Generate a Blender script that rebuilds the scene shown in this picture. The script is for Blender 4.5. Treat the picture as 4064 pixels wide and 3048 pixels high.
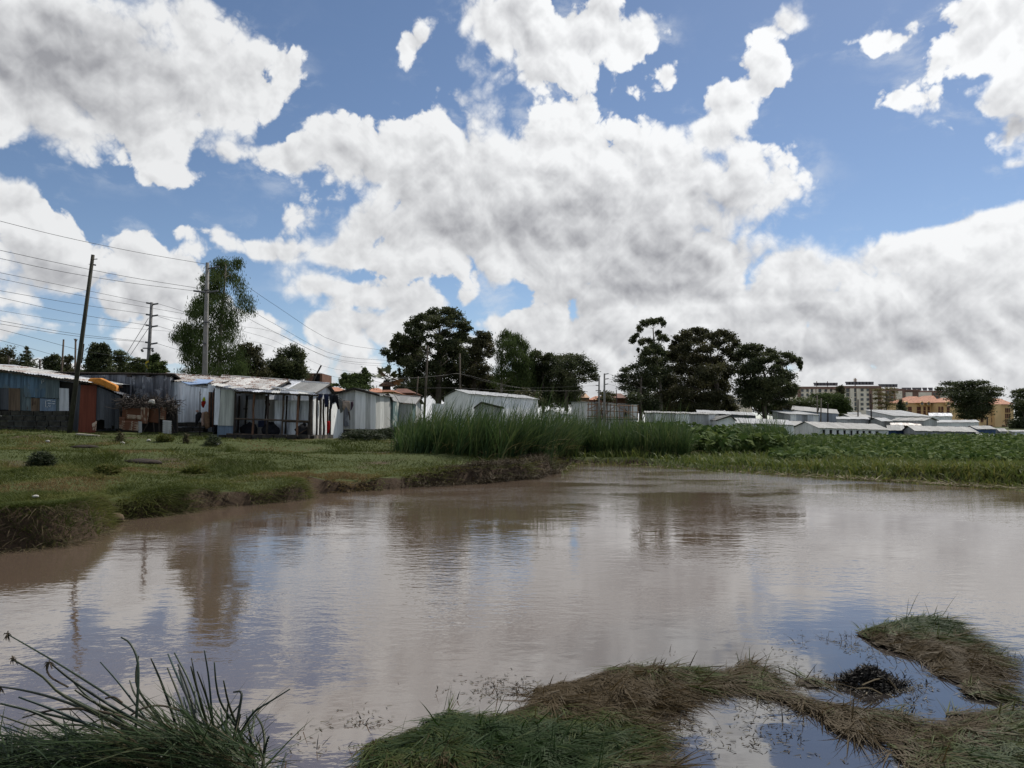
import bpy, math, random
import numpy as np
from mathutils import Vector, Matrix

for _o in list(bpy.data.objects):
    bpy.data.objects.remove(_o)
rng = np.random.default_rng(7)
random.seed(7)
R = math.radians
COL = bpy.context.scene.collection
SC = bpy.context.scene

# ------------------------------------------------------------------ camera
FPX, CX, CY, HOR, EYE = 2950.0, 2032.0, 1524.0, 1688.0, 1.6
PITCH = math.atan((HOR - CY) / FPX)
cam = bpy.data.cameras.new('camera')
cam.sensor_width = 36.0
cam.lens = 36.0 * FPX / 4064.0
cam.clip_start = 0.1
cam.clip_end = 9000
camo = bpy.data.objects.new('camera', cam)
camo.location = (0, 0, EYE)
camo.rotation_euler = (math.pi / 2 + PITCH, 0, 0)
COL.objects.link(camo)
SC.camera = camo

def ray(px, py):
    xc = (px - CX) / FPX; yc = (CY - py) / FPX
    return (xc, math.cos(PITCH) - yc * math.sin(PITCH), math.sin(PITCH) + yc * math.cos(PITCH))
def W(px, py, D):                       # point seen at a photo pixel, D metres in front of the camera
    r = ray(px, py); s = D / r[1]
    return Vector((r[0] * s, D, EYE + r[2] * s))
def G(px, py, z=0.0):                   # point on the level z seen at a photo pixel
    r = ray(px, py); s = (z - EYE) / r[2]
    return Vector((r[0] * s, r[1] * s, z))

# ------------------------------------------------------------------ light
SUN_EL, SUN_AZ = R(48), R(38)           # azimuth clockwise from the view direction (+Y)
SUN_STRENGTH, SKY_STRENGTH = 4.2, 0.098
sun = bpy.data.lights.new('sun', 'SUN')
sun.energy = SUN_STRENGTH
sun.angle = R(4.0)                      # sun behind thin cloud
sun.color = (1.0, 0.95, 0.87)
suno = bpy.data.objects.new('sun', sun)
sd = Vector((math.sin(SUN_AZ) * math.cos(SUN_EL), math.cos(SUN_AZ) * math.cos(SUN_EL), math.sin(SUN_EL)))
suno.rotation_euler = sd.to_track_quat('Z', 'Y').to_euler()
suno.location = (20, 30, 60)
COL.objects.link(suno)
vs = SC.view_settings
SC.display_settings.display_device = 'sRGB'
vs.view_transform = 'Standard'; vs.look = 'None'; vs.gamma = 1.0; vs.exposure = 0.0
vs.use_curve_mapping = False

# ------------------------------------------------------------------ sky with cumulus
world = bpy.data.worlds.new('World'); SC.world = world
world.use_nodes = True
def build_world():
    nt = world.node_tree; nt.nodes.clear(); L = nt.links
    def nd(t, **k):
        n = nt.nodes.new(t)
        for a, b in k.items(): setattr(n, a, b)
        return n
    def put(sock, v):
        if v is None: return
        if hasattr(v, 'is_output'): L.new(v, sock)
        else: sock.default_value = v
    def M(op, a, b=None, c=None, clamp=False):
        n = nd('ShaderNodeMath', operation=op, use_clamp=clamp)
        put(n.inputs[0], a); put(n.inputs[1], b); put(n.inputs[2], c)
        return n.outputs[0]
    def V(op, a, b=None, c=None):
        n = nd('ShaderNodeVectorMath', operation=op)
        put(n.inputs[0], a); put(n.inputs[1], b); put(n.inputs[2], c)
        return n.outputs['Value'] if op in ('LENGTH', 'DOT_PRODUCT') else n.outputs[0]
    def noise(vec, scale, detail, rough=0.55, dist=0.0, color=False):
        n = nd('ShaderNodeTexNoise', noise_dimensions='2D')
        put(n.inputs['Vector'], vec); n.inputs['Scale'].default_value = scale
        n.inputs['Detail'].default_value = detail; n.inputs['Roughness'].default_value = rough
        n.inputs['Distortion'].default_value = dist
        return n.outputs['Color'] if color else n.outputs[0]
    def smooth(x, lo, hi):
        n = nd('ShaderNodeMapRange', interpolation_type='SMOOTHSTEP')
        put(n.inputs[0], x); put(n.inputs[1], lo); put(n.inputs[2], hi)
        return n.outputs[0]
    def mixc(f, a, b):
        n = nd('ShaderNodeMix', data_type='RGBA')
        put(n.inputs[0], f); put(n.inputs[6], a); put(n.inputs[7], b)
        return n.outputs[2]
    sky = nd('ShaderNodeTexSky', sky_type='NISHITA')
    sky.sun_disc = False; sky.sun_elevation = SUN_EL; sky.sun_rotation = SUN_AZ
    sky.altitude = 1700; sky.air_density = 1.0; sky.dust_density = 0.6; sky.ozone_density = 1.6
    tc = nd('ShaderNodeTexCoord')
    sp = nd('ShaderNodeSeparateXYZ'); L.new(tc.outputs['Generated'], sp.inputs[0])
    u = M('ARCTAN2', sp.outputs[0], sp.outputs[1]); v = M('ARCSINE', sp.outputs[2])
    cb = nd('ShaderNodeCombineXYZ'); L.new(u, cb.inputs[0]); L.new(v, cb.inputs[1])
    uv = cb.outputs[0]
    w1 = V('MULTIPLY_ADD', V('SUBTRACT', noise(uv, 8.0, 4, 0.5, color=True), (0.5, 0.5, 0.5)), (0.055, 0.045, 0), uv)
    def ang(dx, dy):
        r = ray(dx * 4064 / 2212, dy * 4064 / 2212); l = math.sqrt(sum(c * c for c in r))
        return math.atan2(r[0], r[1]), math.asin(r[2] / l)
    SX = 4064 / 2212 / FPX
    U0, U1, V0, V1 = -0.72, 0.72, -0.06, 0.60
    def field(blobs, src, rank, lo, k=9.0):
        # smooth union of soft ellipses over the sky in view, stored as sums of products of two curves
        gu = np.linspace(U0, U1, 161)[None, :]; gv = np.linspace(V0, V1, 121)[:, None]
        acc = np.zeros((121, 161)); 
        for b in blobs:
            x, y, rx, ry = b[:4]; w = b[4] if len(b) > 4 else 1.0
            cu, cv = ang(x, y); sx = SX * math.cos(cu) ** 2
            acc = acc + np.exp(k * (w * (1 - np.sqrt(((gu - cu) / (rx * sx)) ** 2 + ((gv - cv) / (ry * sx)) ** 2))))
        f = np.maximum(np.log(acc + math.exp(k * lo)) / k, lo)
        A, S, B = np.linalg.svd(f, full_matrices=False)
        sp2 = nd('ShaderNodeSeparateXYZ'); L.new(src, sp2.inputs[0])
        cs = []
        for i, (p, q) in enumerate(((U0, U1), (V0, V1))):
            t = M('MULTIPLY_ADD', sp2.outputs[i], 1 / (q - p), -p / (q - p), clamp=True)
            c = nd('ShaderNodeCombineXYZ')
            for j in range(3): L.new(t, c.inputs[j])
            cs.append(c.outputs[0])
        tot = None
        for r0 in range(0, rank, 3):
            pr = []
            for src_c, tab in ((cs[0], B[r0:r0 + 3]), (cs[1], A[:, r0:r0 + 3].T)):
                n = nd('ShaderNodeRGBCurve'); mp = n.mapping; mp.use_clip = False
                sc3, of3 = [], []
                for j in range(3):
                    y = tab[j]; mn, mx = y.min(), y.max() + 1e-9
                    sc3.append(float(mx - mn)); of3.append(float(mn))
                    cur = mp.curves[j]; ys = (y - mn) / (mx - mn); m = len(ys)
                    cur.points[0].location = (0, ys[0]); cur.points[1].location = (1, ys[-1])
                    for q in range(2, m - 1, 2): cur.points.new(q / (m - 1), ys[q])
                    for pt in cur.points: pt.handle_type = 'VECTOR'
                mp.update()
                L.new(src_c, n.inputs[1])
                pr.append(V('MULTIPLY_ADD', n.outputs[0], tuple(sc3), tuple(of3)))
            sv = tuple(float(x) for x in S[r0:r0 + 3])
            dt = V('DOT_PRODUCT', V('MULTIPLY', pr[0], sv), pr[1])
            tot = dt if tot is None else M('ADD', tot, dt)
        return tot
    CLOUD = [  # positions in the 2212-wide view of the photograph: x, y, rx, ry, strength
        (150, 130, 340, 185), (40, 215, 260, 130), (420, 190, 190, 120), (330, 290, 120, 85), (340, 345, 70, 40, .8),
        (545, 200, 90, 45, .9), (622, 165, 44, 55, .8), (420, 60, 110, 110), (500, 250, 70, 40, .7),
        (20, 440, 95, 75), (40, 520, 140, 90), (110, 570, 140, 85), (50, 645, 90, 30, .7),
        (290, 560, 80, 65), (310, 640, 130, 80), (380, 620, 80, 60), (330, 730, 90, 60, .9),
        (25, 715, 50, 40, .9), (125, 705, 60, 22, .6), (110, 800, 230, 30, .7), (400, 750, 120, 50), (560, 740, 70, 70, .8),
        (510, 330, 70, 32, .55), (640, 345, 95, 48, .8), (780, 340, 130, 75), (900, 370, 190, 110), (1080, 380, 230, 130),
        (1250, 400, 240, 130), (1420, 430, 220, 135), (1590, 410, 130, 110), (1545, 300, 62, 48), (1480, 370, 90, 60),
        (1240, 250, 75, 75, .85), (1215, 305, 90, 60), (1010, 500, 330, 85), (1250, 540, 370, 95), (590, 540, 120, 38, .8),
        (780, 550, 210, 42), (1480, 560, 230, 110), (1380, 630, 230, 70),
        (1090, 40, 120, 65), (1190, 110, 150, 75), (1350, 90, 85, 52), (1140, 160, 70, 30, .7), (1385, 55, 40, 40, .8),
        (1590, 225, 62, 42, .8), (1655, 160, 52, 50, .8), (1690, 55, 42, 32, .6), (1905, 75, 95, 34, .6), (892, 85, 26, 34, .45),
        (1420, 160, 32, 18, .5), (1405, 185, 44, 14, .45), (1945, 220, 70, 28, .55), (2010, 230, 60, 22, .5), (980, 205, 26, 14, .4), (2020, 270, 40, 14, .45), (415, 495, 36, 12, .45),
        (2150, 50, 120, 85), (2090, 110, 105, 52, .9), (2010, 160, 55, 26, .6), (2210, 120, 90, 60), (2190, 200, 85, 42, .8), (2215, 270, 60, 50, .8), (2210, 345, 45, 18, .5),
        (1730, 580, 110, 55), (1860, 580, 130, 50), (1960, 540, 130, 55), (2100, 510, 150, 65), (2210, 500, 140, 80),
        (2050, 600, 300, 90), (1750, 660, 260, 95), (1560, 690, 220, 80), (1900, 700, 320, 100), (2200, 690, 260, 110), (2000, 690, 340, 70), (2100, 780, 350, 60), (1800, 760, 300, 60),
        (690, 628, 75, 36), (790, 640, 120, 42), (890, 660, 90, 42), (720, 710, 95, 46), (860, 715, 140, 46), (995, 638, 24, 16, .5),
        (1140, 705, 130, 34), (1280, 720, 200, 60), (1480, 700, 190, 60), (1040, 760, 230, 45), (1300, 790, 350, 50), (640, 780, 230, 40, .8),
        (200, 850, 420, 55, .9), (700, 850, 400, 55, .9), (1200, 850, 500, 60), (1800, 850, 500, 60), (2200, 850, 300, 60)]
    F = field(CLOUD, w1, 24, -0.55)
    # beyond the photograph's frame the same kind of broken cumulus goes on
    pl = V('MULTIPLY', tc.outputs['Generated'], (1, 1, 1))
    inv = M('DIVIDE', 1.0, M('ADD', M('MAXIMUM', sp.outputs[2], 0.0), 0.16))
    cp = nd('ShaderNodeCombineXYZ'); L.new(M('MULTIPLY', sp.outputs[0], inv), cp.inputs[0]); L.new(M('MULTIPLY', sp.outputs[1], inv), cp.inputs[1])
    gen = M('MULTIPLY_ADD', noise(cp.outputs[0], 1.1, 6, 0.5), 4.0, -2.0)
    ou = smooth(M('ABSOLUTE', u), 0.62, 0.80); ov = smooth(v, 0.53, 0.70)
    out = M('MAXIMUM', ou, ov)
    Fm = M('ADD', M('MULTIPLY', F, M('SUBTRACT', 1.0, out)), M('MULTIPLY', gen, out))
    # billow detail: rounded lobes with sharp creases between them
    w3 = V('MULTIPLY_ADD', V('SUBTRACT', w1, uv), (0.35, 0.35, 0), uv)
    def billow(vec, octs):
        acc = None
        for sc, am in octs:
            b_ = M('ABSOLUTE', M('MULTIPLY_ADD', noise(vec, sc, 0.0), 2.0, -1.0))
            acc = M('MULTIPLY', b_, am) if acc is None else M('MULTIPLY_ADD', b_, am, acc)
        return acc
    OC = ((12.0, 1.0), (25.0, .5), (54.0, .24), (115.0, .12), (240.0, .06))
    bl = billow(w3, OC)
    fb = noise(w3, 20.0, 6, 0.6)
    d = M('ADD', Fm, M('MULTIPLY_ADD', bl, 0.74, -0.29))
    d = M('ADD', d, M('MULTIPLY_ADD', fb, 0.62, -0.33))
    softn = M('MULTIPLY_ADD', noise(uv, 6.0, 2), 1.5, -0.48)
    al = smooth(d, 0.0, M('MAXIMUM', softn, 0.16))
    # shading: grey bases, bright sunward billows
    DARK = [(120, 105, 290, 110, .72), (10, 150, 230, 75, .66), (300, 200, 170, 60, 0.38), (60, 245, 160, 28, 0.30), (1180, 490, 340, 75, 0.55), (1440, 560, 240, 85, 0.64), (1545, 440, 85, 65, 0.47),
            (960, 480, 180, 50, 0.34), (1330, 640, 330, 55, 0.55), (740, 365, 60, 22, 0.30), (1000, 400, 120, 40, 0.26), (1230, 440, 140, 45, 0.34), (1750, 690, 330, 36, 0.59), (2000, 730, 320, 50, 0.59),
            (1700, 780, 260, 40, 0.51), (2205, 255, 46, 40, 0.59), (100, 605, 170, 36, 0.47), (330, 650, 120, 36, 0.42), (60, 575, 90, 30, 0.30), (250, 760, 220, 24, 0.30),
            (800, 690, 120, 26, 0.30), (1090, 60, 90, 40, 0.13), (1610, 210, 45, 28, 0.17), (2080, 640, 220, 40, 0.34), (1230, 740, 200, 26, 0.30), (2000, 820, 400, 30, 0.42), (1200, 820, 500, 24, 0.30)]
    w2 = V('ADD', V('MULTIPLY', V('SUBTRACT', w1, uv), (1.2, 1.2, 0)), uv)
    Dk = M('MAXIMUM', field(DARK, w2, 15, 0.0, 6.0), 0.0)
    Dk = M('MAXIMUM', M('MULTIPLY', Dk, M('SUBTRACT', 1.0, out)), M('MULTIPLY', smooth(gen, 0.35, 1.3), M('MULTIPLY', out, 0.6)))
    rel = M('SUBTRACT', bl, billow(V('ADD', w3, (0.007, 0.013, 0)), OC[:4]))
    thick = smooth(d, 0.10, 1.35)
    s = M('SUBTRACT', 0.97, M('MULTIPLY', Dk, 1.30))
    s = M('SUBTRACT', s, M('MULTIPLY', thick, 0.16))
    s = M('ADD', s, M('MULTIPLY', rel, 0.70))
    s = M('ADD', s, M('MULTIPLY', M('SUBTRACT', fb, 0.5), 0.14), clamp=True)
    # towards the sun the cloud glows more
    sdot = V('DOT_PRODUCT', tc.outputs['Generated'], tuple(sd))
    glow = M('MULTIPLY_ADD', smooth(sdot, 0.55, 1.0), 0.20, 1.0)
    dark_c = (0.33, 0.335, 0.36, 1); lite_c = (0.83, 0.84, 0.85, 1)
    cc = mixc(s, dark_c, lite_c)
    cc = V('MULTIPLY', cc, None); 
    cn = cc.node; sc_ = nd('ShaderNodeCombineXYZ')
    for i in range(3): L.new(glow, sc_.inputs[i])
    L.new(sc_.outputs[0], cn.inputs[1])
    skyc = V('MULTIPLY', sky.outputs[0], (SKY_STRENGTH,) * 3)
    low = M('SUBTRACT', 1.0, smooth(v, -0.02, 0.16))                                   # hazy whitish air low over the land
    skyc = mixc(M('MULTIPLY', low, 0.45), skyc, (0.60, 0.66, 0.74, 1))
    veil = smooth(noise(V('MULTIPLY', w1, (1.0, 1.7, 0)), 9.0, 6, 0.62), 0.50, 0.78)     # thin torn wisps between the heaps
    skyc = mixc(M('MULTIPLY', veil, M('MULTIPLY', smooth(Fm, -0.62, 0.0), 0.55)), skyc, (0.72, 0.76, 0.82, 1))
    fin = mixc(al, skyc, cc)
    bg = nd('ShaderNodeBackground'); L.new(fin, bg.inputs[0]); bg.inputs[1].default_value = 1.0
    o = nd('ShaderNodeOutputWorld'); L.new(bg.outputs[0], o.inputs[0])
build_world()
world.cycles.sampling_method = 'MANUAL'
world.cycles.sample_map_resolution = 512
SC.cycles.use_denoising = True
SC.cycles.max_bounces = 5
SC.cycles.diffuse_bounces = 2
SC.cycles.glossy_bounces = 3
SC.cycles.transparent_max_bounces = 8
SC.cycles.caustics_reflective = False
SC.cycles.caustics_refractive = False

# ------------------------------------------------------------------ helpers
def link(o, parent=None):
    COL.objects.link(o)
    if parent is not None: o.parent = parent
    return o
def tag(o, label=None, cat=None, group=None, kind=None):
    if label: o['label'] = label
    if cat: o['category'] = cat
    if group: o['group'] = group
    if kind: o['kind'] = kind
    return o
def empty(name, loc, label=None, cat=None, group=None):
    o = bpy.data.objects.new(name, None); o.location = loc; o.empty_display_size = 0.2
    COL.objects.link(o)
    return tag(o, label, cat, group)
def mesh_obj(name, V, Fc, mat, parent=None, loc=None, smooth=False, tint=None):
    """V in world coordinates; the object's origin goes to loc (default: first vertex)."""
    V = np.asarray(V, dtype=np.float64).reshape(-1, 3)
    o0 = np.array(loc if loc is not None else V[0], dtype=np.float64)
    me = bpy.data.meshes.new(name)
    P = (V - o0).astype(np.float32)
    if isinstance(Fc, np.ndarray):
        n, k = Fc.shape
        me.vertices.add(len(P)); me.vertices.foreach_set('co', P.ravel())
        me.loops.add(n * k); me.loops.foreach_set('vertex_index', Fc.astype(np.int32).ravel())
        me.polygons.add(n); me.polygons.foreach_set('loop_start', np.arange(0, n * k, k, dtype=np.int32))
        me.update(calc_edges=True)
    else:
        me.from_pydata([tuple(p) for p in P], [], Fc); me.update()
    if smooth: me.polygons.foreach_set('use_smooth', np.ones(len(me.polygons), dtype=bool))
    if tint is not None:
        at = me.attributes.new('tint', 'FLOAT', 'POINT'); at.data.foreach_set('value', np.asarray(tint, dtype=np.float32))
    if mat is not None: me.materials.append(mat)
    o = bpy.data.objects.new(name, me)
    pl = np.array(parent_world(parent)) if parent is not None else np.zeros(3)
    o.location = Vector(o0 - pl)
    return link(o, parent)
def parent_world(p):
    v = Vector((0, 0, 0))
    while p is not None:
        v = v + p.location; p = p.parent
    return v
class MB:
    """collects shapes into one mesh"""
    def __init__(s): s.v = []; s.f = []
    def quad(s, a, b, c, d):
        n = len(s.v); s.v += [tuple(a), tuple(b), tuple(c), tuple(d)]; s.f.append((n, n + 1, n + 2, n + 3)); return s
    def poly(s, pts):
        n = len(s.v); s.v += [tuple(p) for p in pts]; s.f.append(tuple(range(n, n + len(pts)))); return s
    def slab(s, pts, off):
        n = len(s.v); m = len(pts); off = Vector(off)
        s.v += [tuple(p) for p in pts] + [tuple(Vector(p) + off) for p in pts]
        s.f.append(tuple(range(n, n + m))[::-1]); s.f.append(tuple(range(n + m, n + 2 * m)))
        for i in range(m):
            j = (i + 1) % m; s.f.append((n + i, n + j, n + m + j, n + m + i))
        return s
    def box(s, c, dx, dy, dz, rz=0.0):
        c = Vector(c); ca, sa = math.cos(rz), math.sin(rz); n = len(s.v)
        for sx, sy, sz in ((-1, -1, -1), (1, -1, -1), (1, 1, -1), (-1, 1, -1), (-1, -1, 1), (1, -1, 1), (1, 1, 1), (-1, 1, 1)):
            x, y = sx * dx / 2, sy * dy / 2
            s.v.append((c.x + x * ca - y * sa, c.y + x * sa + y * ca, c.z + sz * dz / 2))
        s.f += [tuple(n + i for i in q) for q in ((3, 2, 1, 0), (4, 5, 6, 7), (0, 1, 5, 4), (1, 2, 6, 5), (2, 3, 7, 6), (3, 0, 4, 7))]
        return s
    def tube(s, pts, rad, k=6, cap=True):
        pts = [Vector(p) for p in pts]; m = len(pts)
        if not hasattr(rad, '__len__'): rad = [rad] * m
        base = len(s.v); ref = None
        for i, p in enumerate(pts):
            t = (pts[min(i + 1, m - 1)] - pts[max(i - 1, 0)])
            if t.length < 1e-9: t = Vector((0, 0, 1))
            t.normalize()
            if ref is None:
                ref = Vector((1, 0, 0)) if abs(t.x) < 0.8 else Vector((0, 1, 0))
            a = ref - t * ref.dot(t); a.normalize(); b = t.cross(a); ref = a
            for j in range(k):
                an = 2 * math.pi * j / k
                s.v.append(tuple(p + (a * math.cos(an) + b * math.sin(an)) * rad[i]))
        for i in range(m - 1):
            for j in range(k):
                j2 = (j + 1) % k
                s.f.append((base + i * k + j, base + i * k + j2, base + (i + 1) * k + j2, base + (i + 1) * k + j))
        if cap:
            s.f.append(tuple(base + j for j in range(k))[::-1]); s.f.append(tuple(base + (m - 1) * k + j for j in range(k)))
        return s
    def build(s, name, mat, parent=None, loc=None, smooth=False):
        return mesh_obj(name, s.v, s.f, mat, parent, loc, smooth)
def curve_pts(ctrl, n):
    """Catmull-Rom through control points"""
    P = [Vector(p) for p in ctrl]; P = [P[0] * 2 - P[1]] + P + [P[-1] * 2 - P[-2]]
    out = []; m = len(P) - 3
    for i in range(n + 1):
        t = i / n * m; k = min(int(t), m - 1); t -= k
        a, b, c, d = P[k:k + 4]
        out.append(0.5 * ((2 * b) + (c - a) * t + (2 * a - 5 * b + 4 * c - d) * t * t + (3 * b - a - 3 * c + d) * t ** 3))
    return out

# value noise for the ground, tints and scatter
def vnoise(x, y, scale, seed=0, oct=3):
    x = np.asarray(x, float); y = np.asarray(y, float); tot = np.zeros(np.broadcast(x, y).shape); amp = 1; s = 0
    for o in range(oct):
        gx = x / scale; gy = y / scale; ix = np.floor(gx).astype(np.int64); iy = np.floor(gy).astype(np.int64)
        fx = gx - ix; fy = gy - iy; fx = fx * fx * (3 - 2 * fx); fy = fy * fy * (3 - 2 * fy)
        def h(a, b):
            n = (a * 374761393 + b * 668265263 + (seed + o * 17) * 974634777) & 0x7fffffff
            n = ((n ^ (n >> 13)) * 1274126177) & 0x7fffffff
            return ((n ^ (n >> 16)) & 0xffff) / 65535.0
        v = (h(ix, iy) * (1 - fx) + h(ix + 1, iy) * fx) * (1 - fy) + (h(ix, iy + 1) * (1 - fx) + h(ix + 1, iy + 1) * fx) * fy
        tot = tot + amp * v; s += amp; amp *= 0.5; scale *= 0.5
    return tot / s
def poly_sd(x, y, poly):
    """signed distance to polygon, positive inside"""
    x = np.asarray(x, float); y = np.asarray(y, float)
    d = np.full(x.shape, 1e9); ins = np.zeros(x.shape, bool); n = len(poly)
    for i in range(n):
        x0, y0 = poly[i]; x1, y1 = poly[(i + 1) % n]
        ex, ey = x1 - x0, y1 - y0
        t = np.clip(((x - x0) * ex + (y - y0) * ey) / (ex * ex + ey * ey + 1e-12), 0, 1)
        d = np.minimum(d, np.hypot(x - x0 - t * ex, y - y0 - t * ey))
        if y0 != y1:
            c = ((y0 > y) != (y1 > y)) & (x < (x1 - x0) * (y - y0) / (y1 - y0) + x0); ins ^= c
    return np.where(ins, d, -d)
def sstep(x, a, b):
    t = np.clip((x - a) / (b - a), 0, 1); return t * t * (3 - 2 * t)

# ------------------------------------------------------------------ materials
def new_mat(name):
    m = bpy.data.materials.new(name); m.use_nodes = True
    nt = m.node_tree; b = nt.nodes['Principled BSDF']
    return m, nt, b
def nnode(nt, t, **k):
    n = nt.nodes.new(t)
    for a, v in k.items(): setattr(n, a, v)
    return n
def n_noise(nt, vec, scale, detail=4, rough=0.55):
    n = nnode(nt, 'ShaderNodeTexNoise'); n.inputs['Scale'].default_value = scale
    n.inputs['Detail'].default_value = detail; n.inputs['Roughness'].default_value = rough
    if vec is not None: nt.links.new(vec, n.inputs['Vector'])
    return n.outputs[0]
def n_ramp(nt, fac, lo, hi):
    n = nnode(nt, 'ShaderNodeMapRange', interpolation_type='SMOOTHSTEP'); nt.links.new(fac, n.inputs[0])
    n.inputs[1].default_value = lo; n.inputs[2].default_value = hi
    return n.outputs[0]
def n_mix(nt, f, a, b, blend='MIX'):
    n = nnode(nt, 'ShaderNodeMix', data_type='RGBA', blend_type=blend)
    for s, v in ((n.inputs[0], f), (n.inputs[6], a), (n.inputs[7], b)):
        if hasattr(v, 'is_output'): nt.links.new(v, s)
        elif isinstance(v, tuple): s.default_value = v if len(v) == 4 else v + (1,)
        else: s.default_value = v
    return n.outputs[2]
def n_coords(nt, scale=(1, 1, 1), jitter=True, world_space=False):
    """object coordinates, shifted per object so alike pieces do not repeat"""
    if world_space:
        g = nnode(nt, 'ShaderNodeNewGeometry'); src = g.outputs['Position']
    else:
        tc = nnode(nt, 'ShaderNodeTexCoord'); src = tc.outputs['Object']
    mp = nnode(nt, 'ShaderNodeMapping'); mp.inputs['Scale'].default_value = scale
    nt.links.new(src, mp.inputs['Vector'])
    if jitter and not world_space:
        oi = nnode(nt, 'ShaderNodeObjectInfo')
        mu = nnode(nt, 'ShaderNodeMath', operation='MULTIPLY'); nt.links.new(oi.outputs['Random'], mu.inputs[0]); mu.inputs[1].default_value = 37.0
        cb = nnode(nt, 'ShaderNodeCombineXYZ')
        for i in range(3): nt.links.new(mu.outputs[0], cb.inputs[i])
        nt.links.new(cb.outputs[0], mp.inputs['Location'])
    return mp.outputs[0]
def n_bump(nt, b, h, strength, dist=0.02):
    n = nnode(nt, 'ShaderNodeBump'); n.inputs['Strength'].default_value = strength; n.inputs['Distance'].default_value = dist
    nt.links.new(h, n.inputs['Height']); nt.links.new(n.outputs[0], b.inputs['Normal'])
MATS = {}
def m_plain(name, col, rough=0.8, var=0.35, scale=3.0, metal=0.0, bump=0.15, col2=None, spec=0.3):
    if name in MATS: return MATS[name]
    m, nt, b = new_mat(name)
    co = n_coords(nt); f = n_noise(nt, co, scale, 6, 0.6)
    lo = tuple(c * (1 - var) for c in col); hi = tuple(min(1, c * (1 + var)) for c in (col2 or col))
    nt.links.new(n_mix(nt, n_ramp(nt, f, 0.3, 0.7), lo, hi), b.inputs['Base Color'])
    b.inputs['Roughness'].default_value = rough; b.inputs['Metallic'].default_value = metal
    b.inputs['Specular IOR Level'].default_value = spec
    if bump: n_bump(nt, b, n_noise(nt, co, scale * 6, 3), bump)
    MATS[name] = m; return m
def m_sheet(name, col, rust=0.15, rough=0.42, metal=0.55, var=0.25, rustcol=(0.16, 0.065, 0.03), wear=None, wearamt=0.0, tone=(0.78, 1.15)):
    """galvanised or painted corrugated steel with streaks and rust"""
    if name in MATS: return MATS[name]
    col = tuple(min(.78, c * 1.32) for c in col)
    m, nt, b = new_mat(name)
    st = n_noise(nt, n_coords(nt, (9, 9, 0.7)), 1.0, 5, 0.6)
    pa = n_noise(nt, n_coords(nt, (1.6, 1.6, 1.2)), 1.0, 6, 0.65)
    lo = tuple(c * (1 - var) for c in col); hi = tuple(min(1, c * (1 + var)) for c in col)
    c = n_mix(nt, n_ramp(nt, st, 0.3, 0.72), lo, hi)
    oi = nnode(nt, 'ShaderNodeObjectInfo'); hv = nnode(nt, 'ShaderNodeMapRange'); nt.links.new(oi.outputs['Random'], hv.inputs[0])
    hv.inputs[3].default_value = tone[0]; hv.inputs[4].default_value = tone[1]
    sc = nnode(nt, 'ShaderNodeCombineXYZ')
    for i in range(3): nt.links.new(hv.outputs[0], sc.inputs[i])
    c = n_mix(nt, 1.0, c, sc.outputs[0], 'MULTIPLY')
    if wear:
        c = n_mix(nt, n_ramp(nt, pa, 0.62 - 0.25 * wearamt, 0.66 - 0.2 * wearamt), c, wear)
    mm = nnode(nt, 'ShaderNodeMath', operation='MULTIPLY'); nt.links.new(st, mm.inputs[0]); nt.links.new(pa, mm.inputs[1])
    lo_t = 0.42 - 0.36 * rust
    rf = n_ramp(nt, mm.outputs[0], lo_t, lo_t + 0.10)
    c = n_mix(nt, rf, c, rustcol)
    nt.links.new(c, b.inputs['Base Color'])
    iv = nnode(nt, 'ShaderNodeMapRange'); nt.links.new(rf, iv.inputs[0]); iv.inputs[3].default_value = metal; iv.inputs[4].default_value = 0.0
    nt.links.new(iv.outputs[0], b.inputs['Metallic'])
    rr = nnode(nt, 'ShaderNodeMapRange'); nt.links.new(pa, rr.inputs[0]); rr.inputs[3].default_value = rough - 0.1; rr.inputs[4].default_value = rough + 0.25
    nt.links.new(rr.outputs[0], b.inputs['Roughness'])
    b.inputs['Specular IOR Level'].default_value = 0.2
    n_bump(nt, b, n_noise(nt, n_coords(nt), 14.0, 3), 0.12, 0.01)
    MATS[name] = m; return m
def m_leaf(name, c1, c2, c3=None, rough=0.55, trans=0.25, spec=0.35):
    """foliage: colour follows the leaf's own tint (0..1)"""
    if name in MATS: return MATS[name]
    m, nt, b = new_mat(name)
    at = nnode(nt, 'ShaderNodeAttribute', attribute_name='tint')
    if c3:
        a = n_mix(nt, n_ramp(nt, at.outputs['Fac'], 0.0, 0.55), c1, c2); c = n_mix(nt, n_ramp(nt, at.outputs['Fac'], 0.55, 1.0), a, c3)
    else: c = n_mix(nt, at.outputs['Fac'], c1, c2)
    nt.links.new(c, b.inputs['Base Color']); b.inputs['Roughness'].default_value = rough
    b.inputs['Specular IOR Level'].default_value = spec
    if trans > 0:
        t = nnode(nt, 'ShaderNodeBsdfTranslucent'); nt.links.new(c, t.inputs[0])
        mx = nnode(nt, 'ShaderNodeMixShader'); mx.inputs[0].default_value = trans
        out = [n for n in nt.nodes if n.type == 'OUTPUT_MATERIAL'][0]
        nt.links.new(b.outputs[0], mx.inputs[1]); nt.links.new(t.outputs[0], mx.inputs[2]); nt.links.new(mx.outputs[0], out.inputs[0])
    MATS[name] = m; return m

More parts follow.
